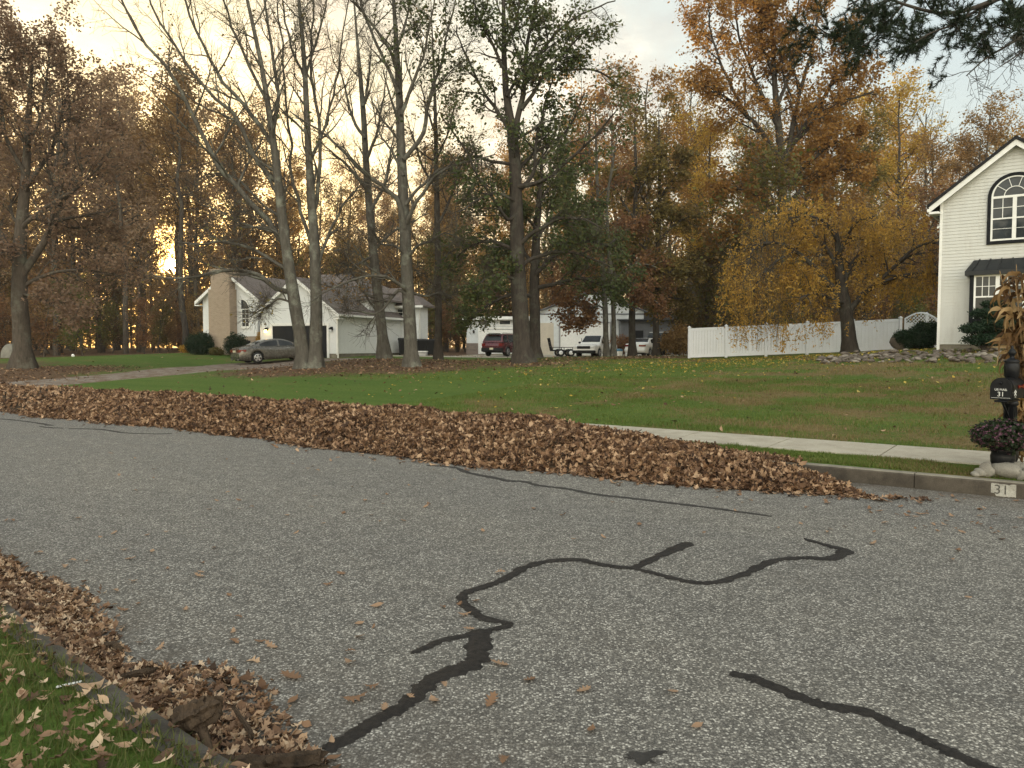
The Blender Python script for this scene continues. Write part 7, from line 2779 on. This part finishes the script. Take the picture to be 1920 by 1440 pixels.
Wl = Wp[leafy]
fz = np.sin(Wl[:, 0, 0] * 2.2 + 1) + np.sin(Wl[:, 0, 2] * 2.4) + np.sin(Wl[:, 0, 1] * 2 + 2) + rg.normal(size=len(Wl)) * .5
Wl = Wl[fz > -1.0]
C = along(Wl, 16, .0, 1, rg) + rg.normal(size=(len(Wl) * 16, 3)) * .04
leaves(cb, C, .11, 1, rg, .8, .42, .5)
tb.obj('trunk', M['bark_dark'], WT)
cb.obj('crown', [M['twig'], M['L_gold']], WT)


# ------------------------------------------------------------------ the wood behind: prototypes, then copies
rngF = np.random.default_rng(404)


def forest_proto(kind, seed):
    rg = np.random.default_rng(seed)
    H = {'tall': 23, 'high': 24, 'bare': 22, 'under': 6.5}[kind]
    K = 12
    z = np.linspace(-.2, H, K)
    wob = np.cumsum(rg.normal(size=(K, 2)) * .13, 0)
    wob -= wob[0]
    r = .24 * (H / 22) * (1 - .88 * np.linspace(0, 1, K)) ** .9 + .012
    P = np.concatenate([wob, z[:, None]], 1)[None]
    tb, cb = MB(), MB()
    V, q = tubes(P, r[None], 9)
    tb.add(V, q, 0, True)
    t0 = {'tall': .28, 'high': .50, 'bare': .35, 'under': .12}[kind]
    n1 = {'tall': 30, 'high': 22, 'bare': 20, 'under': 16}[kind]
    l1 = {'tall': (2.2, 4.6), 'high': (2.2, 4.4), 'bare': (2.0, 5.0), 'under': (1.2, 2.8)}[kind]
    P1, R1 = sprout(P, r[None], n1, t0, .99, l1, (35, 75) if kind != 'bare' else (22, 45), 7, .13, .09, .5, rg)
    # shorter towards the tip
    V, q = tubes(P1, R1, 5)
    tb.add(V, q, 0, True)
    P2, R2 = sprout(P1, R1, 6, .2, 1, .42, (30, 65), 5, .16, .06, .6, rg)
    V, q = tubes(P2, R2, 4)
    tb.add(V, q, 0, True)
    P3, R3 = sprout(P2, R2, 4, .1, 1, (.4, 1.1), (30, 65), 4, .2, .03, .7, rg, lim=.012)
    V, q = tubes(P3, np.maximum(R3, .007), 3)
    cb.add(V, q, 0, True)
    nl = {'tall': 11, 'high': 11, 'bare': .12, 'under': 13}[kind]
    Ps = P3 if nl >= 1 else P3[rg.random(len(P3)) < nl]
    if nl >= 1:
        c = Ps.mean(1)
        f = np.sin(c[:, 0] * 1.1 + seed) + np.sin(c[:, 2] * .9 + c[:, 1]) + np.sin(c[:, 1] * 1.0 + 2) + rg.normal(size=len(c)) * .6
        Ps = Ps[f > -1.25]
    C = along(Ps, max(1, int(nl)), 0, 1, rg)
    C = C + rg.normal(size=C.shape) * .26
    leaves(cb, C, .22 if kind != 'under' else .15, 1, rg, .2, .66, .6, True)
    return tb.mesh('trunk', M['bark_mid' if kind != 'high' else 'bark_dark']), cb, H


PROTO = {}
for kd, mats in (('tall', ('L_brown', 'L_mauve', 'L_orange', 'L_olive')), ('high', ('L_brown', 'L_olive')), ('bare', ('L_olive',)), ('under', ('L_under', 'L_red', 'L_brown'))):
    for sd_n in ((1, 2) if kd in ('tall', 'under') else (3,)):
        tm, cbm, H = forest_proto(kd, 100 + sd_n + hash(kd) % 1 + len(kd) * 7)
        for mt in mats:
            PROTO.setdefault((kd, mt), []).append((tm, cbm.mesh('crown', [M['twig'], M[mt]]), H))

WORD = {('tall', 'L_brown'): 'tall russet-leaved tree', ('tall', 'L_mauve'): 'tall dull-red tree', ('tall', 'L_orange'): 'tall orange-leaved tree', ('tall', 'L_olive'): 'tall olive-brown tree',
        ('high', 'L_brown'): 'long-stemmed tree with high russet crown', ('high', 'L_olive'): 'long-stemmed tree with high olive crown', ('bare', 'L_olive'): 'tall bare-branched tree',
        ('under', 'L_under'): 'low yellow-green sapling', ('under', 'L_red'): 'low red-leaved sapling', ('under', 'L_brown'): 'low brown-leaved sapling'}
NAME = {'tall': 'forest_tree', 'high': 'forest_tree', 'bare': 'bare_tree', 'under': 'sapling'}


def zone(px):
    return ('in the wood left of the grey house' if px < 400 else 'in the wood behind the grey house' if px < 860 else 'in the wood behind the white barn' if px < 1290
            else 'in the wood behind the white fence' if px < 1740 else 'in the wood behind the cream house')


def plant(kd, mt, x, y, h, px, sq=1.0):
    tm, cm, H = PROTO[(kd, mt)][int(rngF.integers(len(PROTO[(kd, mt)])))]
    lab = WORD[(kd, mt)] + ' ' + zone(px)
    t = thing(NAME[kd], lab, 'tree', (x, y, gz(x, y)), rngF.random() * 6.28, lab.replace('tree', 'trees', 1).replace('sapling', 'saplings', 1))
    s_ = h / H
    t.scale = (s_ * sq, s_ * sq, s_)
    for nm, me in (('trunk', tm), ('crown', cm)):
        c = bpy.data.objects.new(nm, me)
        COL.objects.link(c)
        c.parent = t


TOPX = [-400, 0, 100, 230, 300, 400, 500, 600, 700, 800, 880, 1000, 1080, 1150, 1230, 1300, 1400, 1500, 1650, 1700, 1760, 1800, 1850, 1920, 2300]
TOPY = [200, 200, 220, 190, 235, 235, 290, 350, 375, 365, 330, 290, 250, 225, 200, 210, 260, 250, 215, 235, 310, 260, 235, 200, 190]


def pick(px, rg_):
    r = rg_.random()
    if px < 400:
        return ('tall', 'L_mauve') if r < .36 else ('tall', 'L_brown') if r < .72 else ('tall', 'L_olive') if r < .84 else ('bare', 'L_olive')
    if px < 860:
        return ('tall', 'L_brown') if r < .42 else ('tall', 'L_mauve') if r < .56 else ('tall', 'L_orange') if r < .72 else ('bare', 'L_olive')
    if px < 1290:
        return ('tall', 'L_brown') if r < .38 else ('tall', 'L_orange') if r < .65 else ('tall', 'L_olive') if r < .85 else ('bare', 'L_olive')
    return ('tall', 'L_orange') if r < .30 else ('tall', 'L_brown') if r < .58 else ('tall', 'L_olive') if r < .82 else ('bare', 'L_olive')


rows = [(64, -330, 395, 4.6), (74, -330, 420, 5.0), (86, -330, 860, 5.6), (78, 420, 860, 6.0), (99, -300, 2250, 6.2), (78, 830, 1310, 5.2), (88, 830, 1320, 5.6),
        (52, 1300, 1460, 5.0), (57, 1480, 1800, 4.8), (66, 1290, 2250, 5.2), (77, 1290, 2250, 5.6), (112, -300, 2250, 7.5)]
for Yr, pa, pb, step in rows:
    px = pa + rngF.uniform(0, 40)
    while px < pb:
        Yq = Yr + rngF.normal() * 1.8
        x = (px - 960) / F * Yq
        ty = np.interp(px, TOPX, TOPY) + rngF.normal() * 32 - 12
        h = np.clip((650 - ty) * Yq / F + CAMZ - gz(x, Yq), 11, 27)
        kd, mt = pick(px, rngF)
        near_sun = abs(px - 323) < 46
        if near_sun and Yr < 100:
            kd, mt = 'high', ('L_brown' if rngF.random() < .6 else 'L_olive')
            h = max(h, 23)
        in_house = (400 < px < 830 and Yq < 72)
        if not (abs(px - 323) < (8 if Yr < 95 else 16)) and not in_house:
            plant(kd, mt, x, Yq, h, px, rngF.uniform(.85, 1.2))
        px += step * rngF.uniform(.7, 1.3) * F / Yr
for px, Yq, h, kd, mt in ((373, 82, 22, 'tall', 'L_brown'), (288, 90, 23, 'tall', 'L_mauve'), (372, 70, 21, 'tall', 'L_mauve'), (268, 72, 20, 'tall', 'L_brown'), (318, 78, 6.0, 'under', 'L_brown'), (345, 70, 5.0, 'under', 'L_red'), (300, 68, 5.5, 'under', 'L_brown')):
    plant(kd, mt, (px - 960) / F * Yq, Yq, h, px, .85)
# understorey along the wood's edge and between the stems
for Yr, pa, pb, step in ((61, -330, 300, 4.2), (67, -330, 385, 4.0), (73, -330, 860, 4.5), (80, 400, 870, 4.5), (76, 850, 1300, 4.2), (84, -300, 2200, 5.0), (46, 1260, 1760, 3.4), (53, 1280, 1800, 3.6), (60, 1300, 2200, 4.2), (93, -300, 2200, 5.0)):
    px = pa + rngF.uniform(0, 40)
    while px < pb:
        Yq = Yr + rngF.normal() * 1.2
        x = (px - 960) / F * Yq
        r = rngF.random()
        mt = 'L_under' if r < .4 else 'L_red' if r < .68 else 'L_brown'
        h = rngF.uniform(3.0, 9.0)
        if abs(px - 323) < 55:
            h = rngF.uniform(3.0, 5.2)
        if not (430 < px < 830 and Yq < 74) and not (850 < px < 1290 and Yq < 76):
            plant('under', mt, x, Yq, h, px, rngF.uniform(.9, 1.35))
        px += step * rngF.uniform(.6, 1.3) * F / Yr
# the depth of the wood, where nothing can be told apart any more
mb = MB()
rg = np.random.default_rng(5)
n = 95000
px = rg.uniform(-500, 2450, n)
Yq = rg.uniform(118, 150, n)
x = (px - 960) / F * Yq
h = np.interp(px, [-500, 240, 285, 370, 410, 2450], [17, 17, 13, 13, 17, 17]) * rg.random(n) ** .8
leaves(mb, np.stack([x, Yq, 1 + h], -1), .75, 0, rg, .2, .7, .6, False)
nT = 260
px = rg.uniform(-500, 2450, nT)
Yq = rg.uniform(105, 140, nT)
x = (px - 960) / F * Yq
Pt = np.zeros((nT, 5, 3))
for j in range(5):
    Pt[:, j] = np.stack([x + rg.normal(size=nT) * .15, Yq, np.full(nT, .8 + j * 4.0)], -1)
V, q = tubes(Pt, np.repeat(rg.uniform(.12, .28, nT)[:, None], 5, 1) * np.linspace(1, .5, 5), 6)
mb.add(V, q, 1, True)
o = mb.obj('distant_woodland', [M['L_brown'], M['bark_mid']])
tag(o, 'dim far depth of the wood seen between the trunks', 'wood', kind='stuff')


# ------------------------------------------------------------------ shrubs
def shrub(name, label, loc, pads, n, size, mat, droop=0.0, group=None, stems=6):
    t = thing(name, label, 'shrub', loc, 0, group)
    cb, tb = MB(), MB()
    tot = sum(p[3] * p[4] * p[5] for p in pads)
    for (dx, dy, dz, rx, ry, rz) in pads:
        m_ = int(n * rx * ry * rz / tot)
        u = nrm(rng.normal(size=(m_, 3))) * (rng.random(m_) ** .35)[:, None]
        bump_ = 1 + .18 * np.sin(u[:, :1] * 7 + dx * 9) * np.cos(u[:, 1:2] * 6 + dz * 5) + rng.normal(size=(m_, 1)) * .05
        C = u * bump_ * np.array([rx, ry, rz]) + np.array([dx, dy, dz])
        C = C[C[:, 2] > .01]
        leaves(cb, C, size, 0, None, droop, .45, .8, False)
        tb.tube(resample([(0, 0, -.05, .03), (dx * .5, dy * .5, dz * .45, .022), (dx, dy, dz, .008)], 6)[0], np.linspace(.035, .01, 6), 5, cap=False)
    tb.obj('stems', M['bark_dark'], t, kind='stuff')
    cb.obj('foliage', M[mat], t)
    return t


x, y, z = on(1848, 655, 25.9)
shrub('juniper', 'dark layered juniper under the bay window of the cream house', (x, y, z),
      [(-.15, 0, .42, .55, .5, .20), (.35, .1, .50, .5, .5, .26), (-.45, 0, .80, .42, .4, .17), (.2, 0, .92, .6, .5, .2), (.45, .1, 1.25, .55, .5, .2), (-.05, .1, 1.30, .45, .4, .17), (.55, .2, 1.6, .45, .4, .16), (.15, .1, 1.62, .3, .3, .12), (.75, .2, .85, .5, .5, .3), (-.62, -.05, .72, .2, .2, .1)],
      26000, .075, 'L_ever')
x, y, z = on(1722, 655, 31.0)
shrub('juniper', 'low dark juniper left of the cream house corner', (x, y, z),
      [(0, 0, .45, .8, .7, .42), (-.55, -.1, .55, .45, .45, .26), (.45, .1, .62, .65, .6, .40), (.75, .2, .85, .5, .5, .30), (.2, 0, .95, .4, .4, .18), (-.8, -.1, .62, .25, .25, .16)], 22000, .08, 'L_ever')
x, y, z = on(380, 662, 53.4)
shrub('shrub', 'dark rounded shrub left of the brick chimney', (x, y, z), [(0, 0, .75, .75, .7, .75), (-.35, 0, .5, .5, .5, .5), (.3, 0, .55, .5, .5, .5), (.1, 0, 1.2, .4, .4, .35)], 9000, .11, 'L_ever')
x, y, z = on(443, 660, 52.3)
shrub('shrub', 'round dark clipped shrub right of the brick chimney', (x, y, z), [(0, 0, .85, .78, .7, .72), (-.2, 0, .6, .6, .6, .55), (.25, 0, .6, .6, .6, .55)], 9000, .10, 'L_ever')
x, y, z = on(361, 664, 53.8)
shrub('shrub', 'narrow dark shrub at the far left corner of the grey house', (x, y, z), [(0, 0, .7, .45, .45, .7)], 4000, .11, 'L_ever')
x, y, z = on(405, 664, 52.8)
shrub('shrub', 'low leafy clump at the foot of the brick chimney', (x, y, z), [(0, 0, .28, .45, .4, .28), (.3, 0, .2, .3, .3, .2)], 2000, .10, 'L_under')
x, y, z = on(487, 655, 52.2)
shrub('shrub', 'yellow-green upright shrub left of the garage corner', (x, y, z), [(0, 0, .9, .26, .26, .85), (.05, 0, .4, .3, .3, .4)], 2500, .10, 'L_gold')
x, y, z = on(352, 664, 56)
shrub('shrub', 'small yellowish bush on the lawn edge left of the grey house', (x, y, z), [(0, 0, .3, .6, .4, .32)], 1200, .13, 'L_gold')
x, y, z = on(1165, 664, 61.5)
shrub('shrub', 'reddish bush behind the white saloon car', (x, y, z), [(0, 0, .9, 1.0, .7, .8), (.6, 0, .8, .7, .6, .7)], 3500, .15, 'L_red')
x, y, z = on(1275, 668, 47)
shrub('shrub', 'brown-leaved bush at the left end of the vinyl fence', (x, y, z), [(0, 0, 1.0, .8, .7, 1.0), (-.6, .2, .8, .7, .6, .7)], 4200, .15, 'L_brown')

# ------------------------------------------------------------------ pine reaching in from the right, its trunk outside the frame
bx_, by_ = 13.2, 15.2
bz_ = gz(bx_, by_)
PT = thing('pine_tree', 'dark pine whose needled bough hangs into the top right corner', 'tree', (bx_, by_, bz_))
tb, cb = MB(), MB()
zz = np.linspace(-.2, 13.5, 12)
tb.tube(np.stack([.12 * np.sin(zz * .5), .1 * np.cos(zz * .4) - .1, zz], -1), np.linspace(.24, .07, 12), 12)
Yp = 15.2
o3 = np.array([bx_, by_, bz_])
bl = []


def PB(pts, w0, w1, dY, z0=None):
    pl = [np.array(q) - np.array([*o3, 0]) for q in px_poly(pts, Yp, dY, (w0, w1))]
    bl.append(resample(pl, 14))


PB([(2215, -50), (2080, -45), (1960, -25), (1880, -5), (1810, 20), (1760, 25), (1700, 10), (1640, -10), (1590, 10)], 14, 3, -1.0)
PB([(1880, -5), (1830, 20), (1790, 45), (1745, 62), (1715, 80)], 6, 2.5, -1.2)
PB([(1790, -5), (1700, -25), (1640, 25), (1600, 60), (1555, 65), (1532, 48)], 7, 2.5, -.6)
PB([(1700, 0), (1670, 35), (1640, 70), (1620, 85)], 5, 2, -1.0)
PB([(2215, 40), (2090, 70), (1990, 60), (1930, 62), (1890, 85), (1850, 108), (1825, 130), (1812, 142)], 8, 2, -.8)
PB([(1990, 60), (1940, 80), (1905, 105), (1875, 125)], 5, 2, -1.2)
PB([(1930, 62), (1900, 55), (1872, 48), (1850, 62), (1832, 90)], 4, 1.5, -.4)
PB([(1880, 0), (1900, 20), (1915, 45), (1925, 60)], 6, 2, .4)
for i in range(9):   # other boughs round the trunk, mostly outside the frame
    a, zb_ = i * 2.4 - .4, 5.5 + i * .85
    Lb = 3.0 * (1 - i * .07)
    d_ = np.array([math.cos(a), math.sin(a)])
    if d_[0] < -.35:
        d_ = -d_
    bl.append(resample([(0, 0, zb_, .06), (d_[0] * Lb * .5, d_[1] * Lb * .5, zb_ + .2, .045), (d_[0] * Lb, d_[1] * Lb, zb_ + .1, .015)], 14))
Pb, Rb = stack(bl)
V, q = tubes(Pb, Rb, 7)
tb.add(V, q, 0, True)
rg = np.random.default_rng(9)
P2, R2 = sprout(Pb, Rb, 15, .25, 1, (.25, .8), (30, 80), 5, .18, -.02, .6, rg)
P3, R3 = sprout(P2, R2, 7, .1, 1, (.10, .36), (25, 65), 4, .2, -.03, .7, rg, lim=.007)
for P_, R_, s_ in ((P2, R2, 4), (P3, np.maximum(R3, .004), 3)):
    V, q = tubes(P_, R_, s_)
    cb.add(V, q, 0, True)
# needles: thickly clothed outer shoots; the boughs' undersides stay bare in places
c3 = P3.mean(1)
dens = np.sin(c3[:, 0] * 2.1) + np.sin(c3[:, 1] * 2.7 + 1) + np.sin(c3[:, 2] * 3.1) + rg.normal(size=len(c3)) * .5
pxn = 960 + F * (c3[:, 0] + bx_) / (c3[:, 1] + by_)
zn = c3[:, 2] + bz_
rowy = 650 - (zn - CAMZ) / (c3[:, 1] + by_) * F
bareish = (rowy > 66) & (pxn > 1760)
keep = dens > np.where(bareish, .5, -2.0)
Pn = P3[keep]
m_ = 70
C = along(Pn, m_, 0, 1, rg)
axis = np.repeat(nrm(Pn[:, -1] - Pn[:, 0]), m_, 0)
dn = nrm(axis * .8 + nrm(rg.normal(size=C.shape)) * .9 + np.array([0, 0, .1]))
sn = nrm(np.cross(dn, rg.normal(size=C.shape))) * .006
Ln = rg.uniform(.07, .13, (len(C), 1))
V = np.stack([C - sn, C + sn, C + dn * Ln + sn * .3], 1)
cb.add(V.reshape(-1, 3), np.arange(len(C) * 3).reshape(-1, 3), 1)
tb.obj('trunk', M['bark_dark'], PT)
cb.obj('crown', [M['bark_dark'], M['L_pine']], PT)
